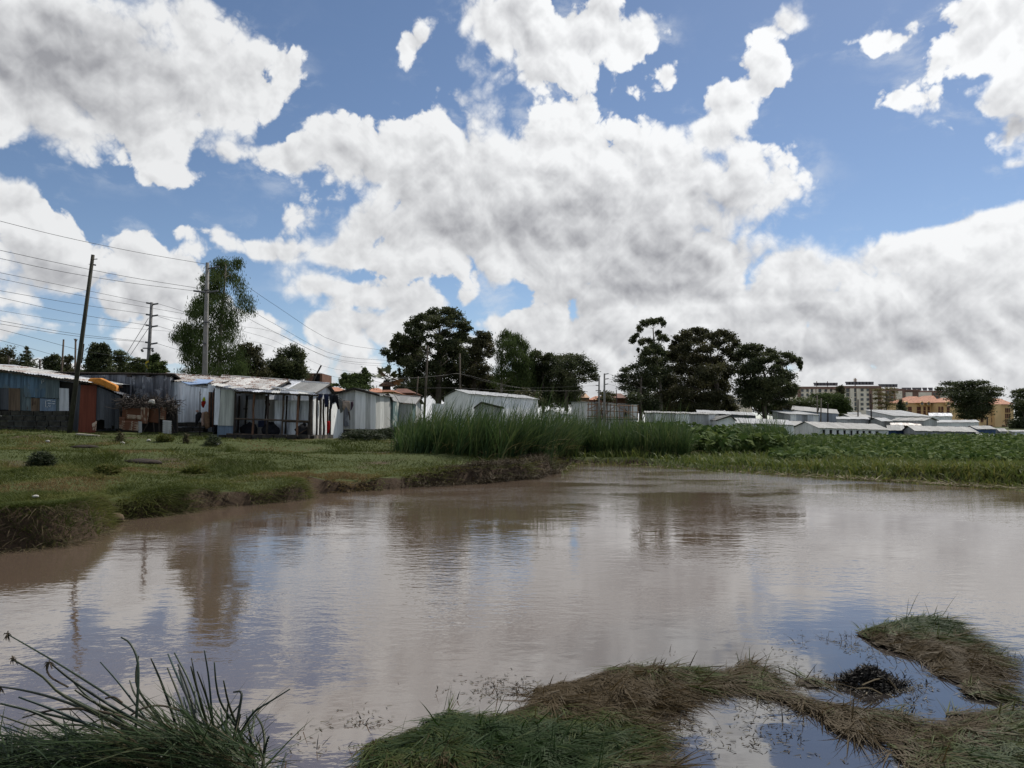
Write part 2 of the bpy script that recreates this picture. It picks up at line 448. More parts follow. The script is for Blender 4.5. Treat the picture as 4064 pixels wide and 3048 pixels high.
# ------------------------------------------------------------------ blades and leaves in bulk
def blades(base, direc, length, width, droop, seg=3, side=None, lift=None):
    """tapered bent blades; direc: start direction (N,3) unit; droop: bend towards lean (N,) ; returns V, F, index"""
    N = len(base); t = np.linspace(0, 1, seg + 1)
    hor = direc.copy(); hor[:, 2] = 0; hl = np.linalg.norm(hor, axis=1, keepdims=True); hor = hor / np.maximum(hl, 1e-6)
    if lift is not None: hor = lift
    if side is None:
        side = np.stack([-hor[:, 1], hor[:, 0], np.zeros(N)], 1)
        an = rng.uniform(-0.9, 0.9, N); s2 = np.cross(side, direc)
        side = side * np.cos(an)[:, None] + s2 * np.sin(an)[:, None]
    V = np.zeros((N, 2 * seg + 1, 3))
    for i, ti in enumerate(t):
        c = base + direc * (length * ti)[:, None] + hor * (droop * length * ti * ti)[:, None]
        c[:, 2] -= droop * length * ti ** 2.2 * 0.75
        if i == seg: V[:, 2 * seg] = c
        else:
            w = width * (1 - 0.85 * ti ** 1.6) * 0.5
            V[:, 2 * i] = c - side * w[:, None]; V[:, 2 * i + 1] = c + side * w[:, None]
    tri = []
    for i in range(seg - 1):
        a = 2 * i; tri += [(a, a + 1, a + 3), (a, a + 3, a + 2)]
    a = 2 * (seg - 1); tri.append((a, a + 1, a + 2))
    tri = np.array(tri); k = 2 * seg + 1
    F = (tri[None] + (np.arange(N) * k)[:, None, None]).reshape(-1, 3)
    return V.reshape(-1, 3), F, np.repeat(np.arange(N), k)
def diamonds(c, a, b):
    N = len(c); V = np.stack([c - a, c + b, c + a, c - b], 1).reshape(-1, 3)
    F = (np.arange(N) * 4)[:, None] + np.array([0, 1, 2, 3])[None]
    return V, F, np.repeat(np.arange(N), 4)
def unit(n):
    v = rng.normal(size=(n, 3)); return v / np.linalg.norm(v, axis=1, keepdims=True)

# ------------------------------------------------------------------ terrain and pond
SHORE = [(-500, 2300), (-150, 2215), (0, 2190), (130, 2180), (260, 2162), (370, 2135), (412, 2105), (405, 2078), (330, 2062), (300, 2050), (430, 2058), (560, 2050), (700, 2035), (900, 2010),
         (1010, 2003), (1170, 1985), (1210, 1966), (1300, 1957), (1420, 1950), (1700, 1930), (1950, 1915), (2090, 1903), (2190, 1880),
         (2225, 1852), (2290, 1840), (2500, 1846), (2700, 1860), (2900, 1872), (3200, 1890), (3600, 1915), (3800, 1925), (4064, 1944),
         (4500, 1985), (5300, 2060)]
POND = [(G(a, b).x, G(a, b).y) for a, b in SHORE] + [(24, 6.3), (18, 2.4), (2.8, 2.3), (0.28, 2.5), (-0.63, 2.87), (-1.12, 3.15), (-1.6, 3.3), (-2.25, 3.43), (-3.5, 3.4), (-6.3, 3.5), (-9.8, 4.9)]
# heights of the land: (px, py, distance) read off the photograph
CTRL = [(-300, 1715, 33), (0, 1712, 33), (300, 1712, 33), (420, 1712, 33.4), (560, 1722, 32.5), (700, 1722, 34), (930, 1738, 33.2), (1230, 1745, 33.2), (1310, 1748, 36),
        (1420, 1738, 39), (1530, 1735, 44), (1650, 1735, 50), (0, 1880, 16), (400, 1880, 17), (800, 1880, 18.5), (1200, 1885, 19.5), (0, 2000, 10.6), (200, 2010, 10.4),
        (600, 1990, 14), (1000, 1955, 16.5), (1600, 1900, 20), (1700, 1800, 27), (2000, 1850, 22.5), (1900, 1790, 30), (500, 1790, 22.5), (1000, 1810, 23), (-300, 1800, 20)]
_cp = [tuple(W(*c)) for c in CTRL]
for a, b, z in ((-30, 60, 1.6), (-15, 60, 1.4), (0, 60, .7), (-40, 110, 1.9), (-10, 110, 1.2), (15, 110, .6), (4, 33, .22), (8.5, 31, .1), (17, 28, .08), (32, 28, .1), (30, 60, .12), (60, 60, .15), (20, 42, .1),
                (35, 80, .2), (80, 90, .3), (60, 130, .7), (100, 160, 1.0), (0, 300, 1.6), (-150, 200, 2), (150, 300, 1.6), (0, 900, 1.5), (-600, 600, 1.5), (600, 600, 1.5), (-18, 18, .8), (-30, 30, 1.3), (-20, 9, .5),
                (28, 14, .15), (35, 5, .3), (0, 0, .25), (-2.1, 2.45, .03), (-.7, 2.45, .03), (-3, 3, .03), (-4, 1.4, .1), (7, 0, .3), (-14, 1.4, .5), (0, -30, .8)):
    _cp.append((a, b, z))
_cp = np.array(_cp)
def land_z(x, y):
    x = np.asarray(x, float); y = np.asarray(y, float); s = 0; t = 0
    for cx, cy, cz in _cp:
        d2 = (x - cx) ** 2 + (y - cy) ** 2 + 1.0
        w = d2 ** -1.7; s = s + w * cz; t = t + w
    return s / t
def pond_sd(x, y):
    return poly_sd(x, y, POND) + (vnoise(x, y, .9, 3, 3) - 0.5) * 0.42 + (vnoise(x, y, 2.1, 8, 2) - 0.5) * 0.8 * sstep(np.asarray(y, float), 6, 10) * sstep(-np.asarray(x, float), -3, 1)
def ground_z(x, y):
    x = np.asarray(x, float); y = np.asarray(y, float)
    sdv = -pond_sd(x, y)                                  # >0 on land
    z = land_z(x, y) + ((vnoise(x, y, 3.0, 11, 3) - 0.5) * 0.28 + (vnoise(x, y, 0.6, 5, 2) - 0.5) * 0.10) * (.15 + .85 * sstep(y, 4, 8))
    left = sstep(-x, -4, 0) * sstep(y, 4.5, 7)                               # the left bank stands steep out of the water
    lip = np.maximum(z, (0.30 + .36 * (vnoise(x, y, 1.3, 77, 2) - .5)) * left + 0.05)
    near = sstep(y, 8, 12)
    k = sstep(sdv, -0.35 + .25 * left, 0.85 - 0.57 * left)
    zz = -0.45 + (lip + 0.45) * k
    return zz
xs = np.concatenate([-np.geomspace(1500, 34, 26), np.arange(-33, 40, 0.30), np.geomspace(41, 1500, 28)])
ys = np.concatenate([[-60, -30, -12, -4, 0, .6], np.arange(1.1, 40, 0.26), np.arange(40.4, 80, 1.0), np.geomspace(82, 2500, 30)])
gx, gy = np.meshgrid(xs, ys); gz = ground_z(gx, gy)
nx, ny = len(xs), len(ys)
idx = np.arange(nx * ny).reshape(ny, nx)
gf = np.stack([idx[:-1, :-1].ravel(), idx[:-1, 1:].ravel(), idx[1:, 1:].ravel(), idx[1:, :-1].ravel()], 1)
def m_ground():
    m, nt, b = new_mat('soil_and_turf')
    co = n_coords(nt, world_space=True)
    f1 = n_noise(nt, co, 0.35, 6, 0.6); f2 = n_noise(nt, co, 4.0, 6, 0.65)
    soil = n_mix(nt, f2, (0.042, 0.028, 0.018), (0.105, 0.076, 0.050))
    turf = n_mix(nt, f2, (0.034, 0.048, 0.014), (0.078, 0.090, 0.030))
    ge = nnode(nt, 'ShaderNodeNewGeometry'); sn = nnode(nt, 'ShaderNodeSeparateXYZ'); nt.links.new(ge.outputs['Normal'], sn.inputs[0])
    flat = n_ramp(nt, sn.outputs[2], 0.80, 0.95)                      # steep eroded faces are bare soil
    top = n_mix(nt, n_ramp(nt, f1, 0.54, 0.68), turf, soil)
    nt.links.new(n_mix(nt, flat, n_mix(nt, f2, (0.022, 0.015, 0.010), (0.075, 0.050, 0.032)), top), b.inputs['Base Color'])
    b.inputs['Roughness'].default_value = 0.95; b.inputs['Specular IOR Level'].default_value = 0.15
    n_bump(nt, b, n_noise(nt, co, 9, 6, 0.7), 0.6, 0.05)
    return m
tag(mesh_obj('ground', np.stack([gx, gy, gz], -1).reshape(-1, 3), gf, m_ground(), loc=(0, 0, 0), smooth=True), 'grassy banks and wetland ground around the pond', 'ground', kind='structure')

def m_water():
    m, nt, b = new_mat('muddy_water')
    g = nnode(nt, 'ShaderNodeNewGeometry')
    # wind-drawn ripples: crests lie across the view, in uneven patches
    def rip(sx, sy, rot, detail, rough=0.5):
        mp = nnode(nt, 'ShaderNodeMapping'); mp.inputs['Scale'].default_value = (sx, sy, 1); mp.inputs['Rotation'].default_value = (0, 0, rot)
        nt.links.new(g.outputs['Position'], mp.inputs[0])
        return n_noise(nt, mp.outputs[0], 1.0, detail, rough)
    h1 = rip(5.0, 8.7, R(8), 3); h2 = rip(14, 21, R(-18), 2); h3 = rip(1.1, 2.1, R(4), 2)
    calm = rip(0.30, 0.42, R(20), 3)
    amp = n_ramp(nt, calm, 0.36, 0.62)
    # quieter behind the floating grass near the camera
    mp = nnode(nt, 'ShaderNodeVectorMath', operation='DISTANCE'); nt.links.new(g.outputs['Position'], mp.inputs[0]); mp.inputs[1].default_value = (2.5, 3.9, 0)
    wob = n_noise(nt, g.outputs['Position'], 1.3, 4); wv_ = nnode(nt, 'ShaderNodeMath', operation='MULTIPLY_ADD'); nt.links.new(wob, wv_.inputs[0]); wv_.inputs[1].default_value = 1.8; nt.links.new(mp.outputs['Value'], wv_.inputs[2])
    lee = n_ramp(nt, wv_.outputs[0], 1.5, 4.6)
    def mth(op, a, b2):
        n = nnode(nt, 'ShaderNodeMath', operation=op)
        for s, v in zip(n.inputs, (a, b2)):
            if hasattr(v, 'is_output'): nt.links.new(v, s)
            else: s.default_value = v
        return n.outputs[0]
    h = mth('ADD', mth('MULTIPLY', h1, 1.0), mth('MULTIPLY', h2, 0.30))
    a2 = mth('ADD', mth('MULTIPLY', amp, 0.85), 0.18)
    h = mth('MULTIPLY', h, mth('MULTIPLY', a2, mth('ADD', mth('MULTIPLY', lee, 0.9), 0.1)))
    sy = nnode(nt, 'ShaderNodeSeparateXYZ'); nt.links.new(g.outputs['Position'], sy.inputs[0])
    far = n_ramp(nt, sy.outputs[1], 13.0, 27.0)                     # open water out there is ruffled by the wind
    h = mth('MULTIPLY', h, mth('ADD', mth('MULTIPLY', far, 7.0), 0.85))
    h = mth('ADD', h, mth('MULTIPLY', h3, 0.6))
    n_bump(nt, b, h, 1.0, 0.0046)
    mud = n_noise(nt, None, 0.35, 4); nt.links.new(g.outputs['Position'], [n for n in nt.nodes if n.type == 'TEX_NOISE'][-1].inputs['Vector'])
    nt.links.new(n_mix(nt, mth('MULTIPLY', lee, 1.0), (0.030, 0.026, 0.024), n_mix(nt, mud, (0.093, 0.064, 0.044), (0.118, 0.088, 0.067))), b.inputs['Base Color'])
    b.inputs['Roughness'].default_value = 0.03; b.inputs['IOR'].default_value = 1.95; b.inputs['Specular IOR Level'].default_value = 1.0
    return m
wv = [(-45, 0.7, 0), (60, 0.7, 0), (60, 62, 0), (-45, 62, 0)]
tag(mesh_obj('pond_water', wv, [(0, 1, 2, 3)], m_water(), loc=(0, 0, 0)), 'brown rippled pond water reflecting clouds and trees', 'water', kind='structure')

# ------------------------------------------------------------------ photo regions used to read positions
def Z1(x, y): return x / 3.16, 1350 + y / 3.16
def Z2(x, y): return 450 + x / 4.0218, 1400 + y / 4.0218
def Z3(x, y): return 900 + x / 3.16, 1450 + y / 3.16
def Z4(x, y): return 1450 + x / 2.212, 1150 + y / 2.212
def Z5(x, y): return 2350 + x / 2.4578, 1200 + y / 2.4578
def Z6(x, y): return 3064 + x / 2.212, 1450 + y / 2.212
def ZA(x, y): return x / 2.0109, 800 + y / 2.0109
def P(Z, x, y, D): return W(*Z(x, y), D)
def gz1(x, y): return float(ground_z(np.array([x]), np.array([y]))[0])
def onground(px, D, dz=0.0):
    x = (px - CX) / FPX * D / math.cos(PITCH) * math.cos(PITCH)
    p = W(px, HOR, D); return Vector((p.x, p.y, gz1(p.x, p.y) + dz))

GALV = m_sheet('galvanised_sheet', (0.40, 0.41, 0.43), 0.10, 0.40, 0.45)
GALV_NEW = m_sheet('bright_galvanised_sheet', (0.50, 0.52, 0.55), 0.07, 0.34, 0.55)
GALV_DARK = m_sheet('dark_weathered_sheet', (0.105, 0.110, 0.125), 0.12, 0.36, 0.6, 0.55, wear=(0.30, 0.31, 0.33), wearamt=0.35)
GALV_SLATE = m_sheet('slate_grey_sheet', (0.062, 0.066, 0.074), 0.05, 0.5, 0.3, 0.25)
PALE = m_sheet('pale_grey_sheet', (0.59, 0.59, 0.575), 0.11, 0.5, 0.05, 0.15, tone=(0.9, 1.07))
PALE_OLD = m_sheet('stained_pale_sheet', (0.36, 0.36, 0.345), 0.17, 0.55, 0.15, 0.25)
WHITE_ROOF = m_sheet('bright_roof_sheet', (0.24, 0.245, 0.25), 0.14, 0.7, 0.0, 0.25)
GREY_ROOF = m_sheet('dull_roof_sheet', (0.17, 0.17, 0.165), 0.08, 0.6, 0.0, 0.2)
RUST_ROOF = m_sheet('rust_streaked_roof_sheet', (0.42, 0.41, 0.39), 0.55, 0.5, 0.30, 0.25, (0.14, 0.062, 0.035))
RUSTY = m_sheet('heavily_rusted_sheet', (0.30, 0.22, 0.15), 0.85, 0.6, 0.1, 0.4, (0.115, 0.045, 0.022))
RUST_PALE = m_sheet('half_rusted_sheet', (0.34, 0.27, 0.20), 0.60, 0.6, 0.1, 0.35, (0.13, 0.055, 0.03))
BLUE = m_sheet('faded_blue_painted_sheet', (0.070, 0.115, 0.160), 0.22, 0.55, 0.0, 0.4, (0.055, 0.042, 0.032), (0.105, 0.145, 0.165), 0.5)
BLUE_PALE = m_sheet('pale_blue_painted_sheet', (0.145, 0.195, 0.255), 0.10, 0.55, 0.0, 0.25, (0.07, 0.05, 0.04))
TEAL = m_sheet('greenish_blue_sheet', (0.085, 0.110, 0.115), 0.26, 0.6, 0.0, 0.35, (0.065, 0.045, 0.03))
BROWN_SHEET = m_sheet('brown_weathered_sheet', (0.105, 0.075, 0.050), 0.35, 0.65, 0.0, 0.4, (0.05, 0.03, 0.02))
RED_SHEET = m_sheet('dull_red_sheet', (0.150, 0.042, 0.024), 0.05, 0.6, 0.0, 0.22, (0.06, 0.02, 0.015))
GREEN_SHEET = m_sheet('chipped_green_sheet', (0.085, 0.125, 0.125), 0.22, 0.6, 0.0, 0.3, (0.15, 0.10, 0.05), (0.42, 0.42, 0.38), 0.45)
BLUE_DEEP = m_sheet('deep_blue_sheet', (0.030, 0.060, 0.135), 0.05, 0.5, 0.0, 0.3)
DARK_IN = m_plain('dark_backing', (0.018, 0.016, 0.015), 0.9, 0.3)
TIMBER = m_plain('weathered_timber', (0.085, 0.062, 0.045), 0.85, 0.45, 5.0, bump=0.4)
TIMBER_DK = m_plain('dark_timber', (0.034, 0.026, 0.021), 0.85, 0.4, 5.0, bump=0.4)
TIMBER_RED = m_plain('reddish_timber', (0.135, 0.070, 0.042), 0.8, 0.35, 5.0, bump=0.3)
STONE = m_plain('dark_mossy_stone', (0.040, 0.038, 0.030), 0.95, 0.5, 4.0, bump=0.7)
BLOCK = m_plain('quarry_block', (0.120, 0.098, 0.075), 0.9, 0.4, 4.0, bump=0.5)
BLOCK_DK = m_plain('sooty_block', (0.036, 0.032, 0.028), 0.9, 0.4, 4.0, bump=0.5)
CONCRETE = m_plain('pole_concrete', (0.20, 0.19, 0.175), 0.85, 0.2, 2.0, bump=0.2)

def csheet(name, A, B, C, D, mat, parent=None, pitch=0.1, amp=0.015, ragged=0.0):
    """corrugated sheet between corners A bottom-left, B bottom-right, C top-right, D top-left; ridges run A->D"""
    A, B, C, D = (Vector(p) for p in (A, B, C, D))
    n = max(2, int(round((B - A).length / pitch))) * 2
    nv = (B - A).cross(D - A); nv.normalize()
    V = []
    for i in range(n + 1):
        t = i / n; o = nv * (amp * (1 if i % 2 else -1))
        rb = random.uniform(-1, 1) * ragged if ragged else 0.0
        bt = A.lerp(B, t); tp = D.lerp(C, t); up = (tp - bt).normalized() if (tp - bt).length > 1e-6 else Vector((0, 0, 1))
        V.append(bt + o - up * rb); V.append(tp + o)
    F = np.array([(2 * i, 2 * i + 2, 2 * i + 3, 2 * i + 1) for i in range(n)])
    return mesh_obj(name, [tuple(v) for v in V], F, mat, parent, smooth=True)
def pick(m): return random.choice(m) if isinstance(m, (list, tuple)) else m
def wall_run(parent, A, B, hA, hB, n, mat, name='wall_sheet', pitch=0.1, jit=0.012, zjit=0.02):
    """a wall of n upright sheets from A to B (base points), heights hA..hB"""
    A, B = Vector(A), Vector(B); d = (B - A); nv = Vector((d.y, -d.x, 0)).normalized()
    for i in range(n):
        a = A + d * (i / n); b = A + d * ((i + 1) / n + (0.012 if i < n - 1 else 0))
        o = nv * (jit * (i % 2)); z = random.uniform(-zjit, zjit)
        ha = hA + (hB - hA) * i / n; hb = hA + (hB - hA) * (i + 1) / n
        csheet(name, a + o, b + o, b + o + Vector((0, 0, hb + z)), a + o + Vector((0, 0, ha + z)), pick(mat), parent, pitch)
def roof_run(parent, eA, eB, rB, rA, n, mat, name='roof_sheet', pitch=0.12, jit=0.02):
    """roof slope eave eA->eB, ridge rA->rB, in n sheets"""
    eA, eB, rA, rB = (Vector(p) for p in (eA, eB, rA, rB))
    up = (eB - eA).cross(rA - eA).normalized()
    if up.z < 0: up = -up
    for i in range(n):
        t0, t1 = i / n, (i + 1) / n + (0.01 if i < n - 1 else 0)
        o = up * (jit * (i % 2) + random.uniform(0, 0.008)); k = random.uniform(-0.03, 0.05)
        a, b, c, d = eA.lerp(eB, t0), eA.lerp(eB, t1), rA.lerp(rB, t1), rA.lerp(rB, t0)
        a = a + (a - d) * k * 0.3; b = b + (b - c) * k * 0.3
        csheet(name, a + o, b + o, c + o, d + o, pick(mat), parent, pitch)
def post(parent, p0, p1, r=0.045, mat=None, name='post', k=6):
    p0, p1 = Vector(p0), Vector(p1); pts = []
    for i in range(4):
        t = i / 3; j = Vector((random.uniform(-1, 1), random.uniform(-1, 1), 0)) * r * 0.35
        pts.append(p0.lerp(p1, t) + j)
    return MB().tube(pts, [r * random.uniform(0.85, 1.1) for _ in pts], k).build(name, mat or TIMBER, parent)
def stones(parent, A, B, z0, z1, w, h, mat, depth=0.22, name='stone', jit=0.25):
    """courses of separate stones between A and B"""
    A, B = Vector(A), Vector(B); d = B - A; ln = math.hypot(d.x, d.y); rz = math.atan2(d.y, d.x)
    rows = max(1, int(round((z1 - z0) / h))); hh = (z1 - z0) / rows
    for r in range(rows):
        x = -random.uniform(0, w * 0.6)
        while x < ln:
            ww = w * random.uniform(1 - jit, 1 + jit); a = max(x, 0); b = min(x + ww, ln)
            if b - a > 0.06:
                c = A + d * ((a + b) / 2 / ln); o = Vector((math.sin(rz), -math.cos(rz), 0)) * random.uniform(0, 0.03)
                mb = MB().box((c.x + o.x, c.y + o.y, z0 + (r + .5) * hh), b - a - 0.018, depth, hh - 0.016, rz + random.uniform(-.02, .02))
                cen = Vector((c.x, c.y, z0 + (r + .5) * hh))
                mb.v = [tuple(cen + (Vector(v) - cen) * random.uniform(0.93, 1.0)) for v in mb.v]
                mb.build(name, pick(mat), parent)
            x += ww

# ---- blue patched shed at the far left
D0 = 33.0
t = empty('patched_shed', onground(60, D0), 'long low shed patched from faded blue, brown and grey sheets at left edge', 'shed')
gzb = gz1(t.location.x, D0)
bk = MB()
a, b = P(Z1, -640, 880, D0 + .12), P(Z1, 915, 905, D0 + .12); c, d_ = P(Z1, 915, 535, D0 + .12), P(Z1, -640, 330, D0 + .12)
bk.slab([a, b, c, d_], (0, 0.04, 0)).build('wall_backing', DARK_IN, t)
for k, (x0, y0, x1, y1, m, dd) in enumerate([(-640, 350, -300, 880, BLUE, .0), (-300, 370, -10, 870, TEAL, .0),
        (-10, 405, 295, 600, BLUE, .03), (-10, 592, 112, 872, GALV_SLATE, .06), (105, 598, 250, 880, BROWN_SHEET, .0), (245, 560, 300, 882, TEAL, .05),
        (296, 450, 440, 715, BLUE, .0), (436, 465, 575, 722, BLUE, .02), (570, 490, 745, 728, TEAL, .0),
        (285, 708, 392, 884, TEAL, .07), (386, 722, 500, 888, BROWN_SHEET, .05), (497, 728, 700, 902, BLUE_PALE, .03), (690, 722, 752, 905, TEAL, .07),
        (740, 600, 862, 906, GALV, -.04)]):
    yt = lambda x: 395 + (x + 10) * 0.137
    csheet('wall_sheet', P(Z1, x0, y1, D0 - .03 + dd), P(Z1, x1, y1 + (x1 - x0) * 0.01, D0 - .03 + dd), P(Z1, x1, y0 + (x1 - x0) * 0.06, D0 - .03 + dd), P(Z1, x0, y0, D0 - .03 + dd), m, t, 0.09, ragged=0.012)
for i in range(4):
    csheet('wall_sheet', P(Z1, 862 + i * 38, 1100, D0 + .15 + .05 * i), P(Z1, 902 + i * 38, 1100, D0 + .15 + .05 * i), P(Z1, 902 + i * 38, 545, D0 + .15 + .05 * i), P(Z1, 862 + i * 38, 540, D0 + .15 + .05 * i), GALV_SLATE, t, 0.09)
fl, fr = P(Z1, -700, 270, D0 - .35), P(Z1, 1120, 527, D0 - .35)
bl, br = fl + Vector((0, 4.6, 0.22)), fr + Vector((0, 4.6, 0.10))
roof_run(t, fl, fr, br, bl, 11, [GALV, PALE_OLD, RUST_ROOF])
MB().slab([P(Z1, -700, 283, D0 - .28), P(Z1, 1100, 537, D0 - .28), P(Z1, 1100, 548, D0 - .28), P(Z1, -700, 296, D0 - .28)], (0, .05, 0)).build('fascia_board', TIMBER, t)
wall_run(t, (bl.x, bl.y - .3, gzb), (br.x, br.y - .3, gzb), bl.z - gzb, br.z - gzb, 6, [TEAL, GALV_DARK])
wall_run(t, (fr.x - .5, fr.y + .5, gzb), (br.x - .5, br.y - .3, gzb), fr.z - gzb - .05, br.z - gzb - .05, 4, GALV_DARK)
stones(t, P(Z1, -640, 1000, D0 - .1), P(Z1, 870, 1000, D0 - .1), gzb - .25, P(Z1, 0, 885, D0).z, 0.5, 0.24, STONE)
mk = MB()                               # white painted scrawl on two of the sheets
def stroke(pts, D, w=0.012): mk.tube([P(Z1, x, y, D) for x, y in pts], w, 4)
stroke([(524, 545), (520, 515), (530, 498), (548, 500), (552, 514), (540, 524), (524, 522)], D0 - .055)
for pts in ([(570, 760), (575, 800), (572, 838)], [(585, 765), (610, 758), (640, 765)], [(600, 790), (625, 800), (648, 795)], [(610, 820), (632, 838), (634, 815)], [(655, 770), (690, 768)], [(660, 795), (685, 800), (690, 790)], [(585, 835), (600, 840)]):
    stroke(pts, D0 - .035, 0.014)
mk.build('painted_marks', m_plain('white_paint', (0.6, 0.62, 0.62), 0.7, 0.1), t)

# ---- lean-to with the red door
t = empty('red_door_lean_to', onground(400, 33.2), 'slate grey lean-to with dull red sheet door under orange mattress', 'shed')
zg = t.location.z - .12
def V3(p, z): return Vector((p.x, p.y, z))
csheet('door', V3(P(Z1, 975, 1122, 33.0), zg), V3(P(Z1, 1195, 1130, 33.0), zg), P(Z1, 1212, 567, 33.0), P(Z1, 1012, 560, 33.0), RED_SHEET, t, 0.075)
csheet('wall_sheet', V3(P(Z1, 905, 1110, 33.15), zg), V3(P(Z1, 985, 1110, 33.15), zg), P(Z1, 1015, 560, 33.15), P(Z1, 930, 555, 33.15), GALV_SLATE, t, 0.09)
for i, (x0, x1, yb0, yb1) in enumerate(((1200, 1315, 1005, 1000), (1310, 1400, 1110, 1108), (1398, 1440, 1070, 1075), (1436, 1512, 1112, 1108))):
    csheet('wall_sheet', P(Z1, x0, yb0, 33.05 + i * .12), P(Z1, x1, yb1, 33.05 + (i + 1) * .12), P(Z1, x1, 570 + (x1 - 1205) * .44, 33.05 + (i + 1) * .12), P(Z1, x0, 570 + (x0 - 1205) * .44, 33.05 + i * .12), GALV_SLATE, t, 0.085, ragged=.03)
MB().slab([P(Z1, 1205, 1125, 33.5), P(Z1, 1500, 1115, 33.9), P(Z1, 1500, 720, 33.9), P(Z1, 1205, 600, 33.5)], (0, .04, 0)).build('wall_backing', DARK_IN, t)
roof_run(t, P(Z1, 1180, 548, 32.8), P(Z1, 1610, 722, 33.6), P(Z1, 1640, 690, 36.2), P(Z1, 1210, 530, 35.6), 4, GALV_SLATE)
roof_run(t, P(Z1, 985, 540, 32.8), P(Z1, 1215, 562, 32.8), P(Z1, 1240, 535, 35.6), P(Z1, 1010, 520, 35.6), 2, GALV_SLATE)
for x, y in ((1470, 575), (1480, 590), (1560, 690)):
    MB().tube([P(Z1, x - 60, y - 12, 34), P(Z1, x + 60, y + 4, 33.4)], .035, 5).build('rafter_pole', TIMBER_DK, t)
wall_run(t, V3(P(Z1, 1010, 0, 35.6), zg), V3(P(Z1, 1640, 0, 36.0), zg), 2.6, 1.5, 4, GALV_SLATE)
csheet('loose_sheet', P(Z1, 1165, 1130, 32.7), P(Z1, 1205, 1135, 32.7), P(Z1, 1215, 1010, 32.95), P(Z1, 1150, 1050, 32.95), RUST_PALE, t, 0.09)
# orange foam mattress on its roof
mt = m_plain('orange_foam', (0.50, 0.20, 0.035), 0.9, 0.22, 6.0, bump=0.9)
pts = [(1098, 488), (1135, 476), (1252, 474), (1440, 560), (1462, 588), (1455, 652), (1250, 566), (1100, 550)]
MB().slab([P(Z1, x, y, 33.0 + .1 * i * 0) for i, (x, y) in enumerate(pts)], (-0.15, .55, 0.02)).build('foam_mattress', mt)
o = bpy.data.objects['foam_mattress']; bv = o.modifiers.new('b', 'BEVEL'); bv.width = .06; bv.segments = 2
tag(o, 'orange foam mattress lying on the lean-to roof beside leaning wooden pole', 'mattress')

# ---- dark corrugated shed behind
t = empty('corrugated_shed', onground(480, 36.5), 'tall dark corrugated shed with shiny streaks behind the brushwood', 'shed')
zg = t.location.z - .2
A, B = P(Z1, 650, 430, 36.6), P(Z2, 905, 362, 36.0)
wall_run(t, V3(A, zg), V3(B, zg), A.z - zg, B.z - zg, 9, GALV_DARK, pitch=0.085)
C_ = P(Z2, 1080, 500, 38.6)
wall_run(t, V3(B, zg), V3(C_, zg), B.z - zg - .02, C_.z - zg, 3, [GALV_DARK, GALV])
eA, eB = P(Z1, 630, 405, 36.3), P(Z2, 968, 342, 35.8)
rB, rA = P(Z2, 1215, 517, 39.2), P(Z1, 700, 460, 39.6)
roof_run(t, eA, eB, rB, rA, 9, GALV_SLATE)
MB().tube([eA, eB], .045, 5).build('roof_edge_pole', TIMBER_DK, t); MB().tube([eB, rB], .045, 5).build('roof_edge_pole', TIMBER_DK, t)
for x in (255, 555, 885): MB().box(P(Z2, x, 368, 35.9), .16, .2, .1).build('rafter_end', TIMBER_DK, t)
wall_run(t, V3(rA, zg), V3(rB, zg), rA.z - zg - .05, rB.z - zg - .05, 6, GALV_DARK)
# rusty roof peeping over the blue shed
t = empty('rust_roof_shed', onground(300, 41), 'brown rust-roofed shed peeping out behind the leaning wooden pole', 'shed')
roof_run(t, P(Z1, 560, 470, 39), P(Z1, 1290, 480, 39), P(Z1, 1180, 430, 42.5), P(Z1, 640, 425, 42.5), 6, [BROWN_SHEET, RUST_ROOF])
wall_run(t, V3(P(Z1, 600, 470, 39.1), t.location.z), V3(P(Z1, 1280, 480, 39.1), t.location.z), 2.2, 2.2, 5, BROWN_SHEET)

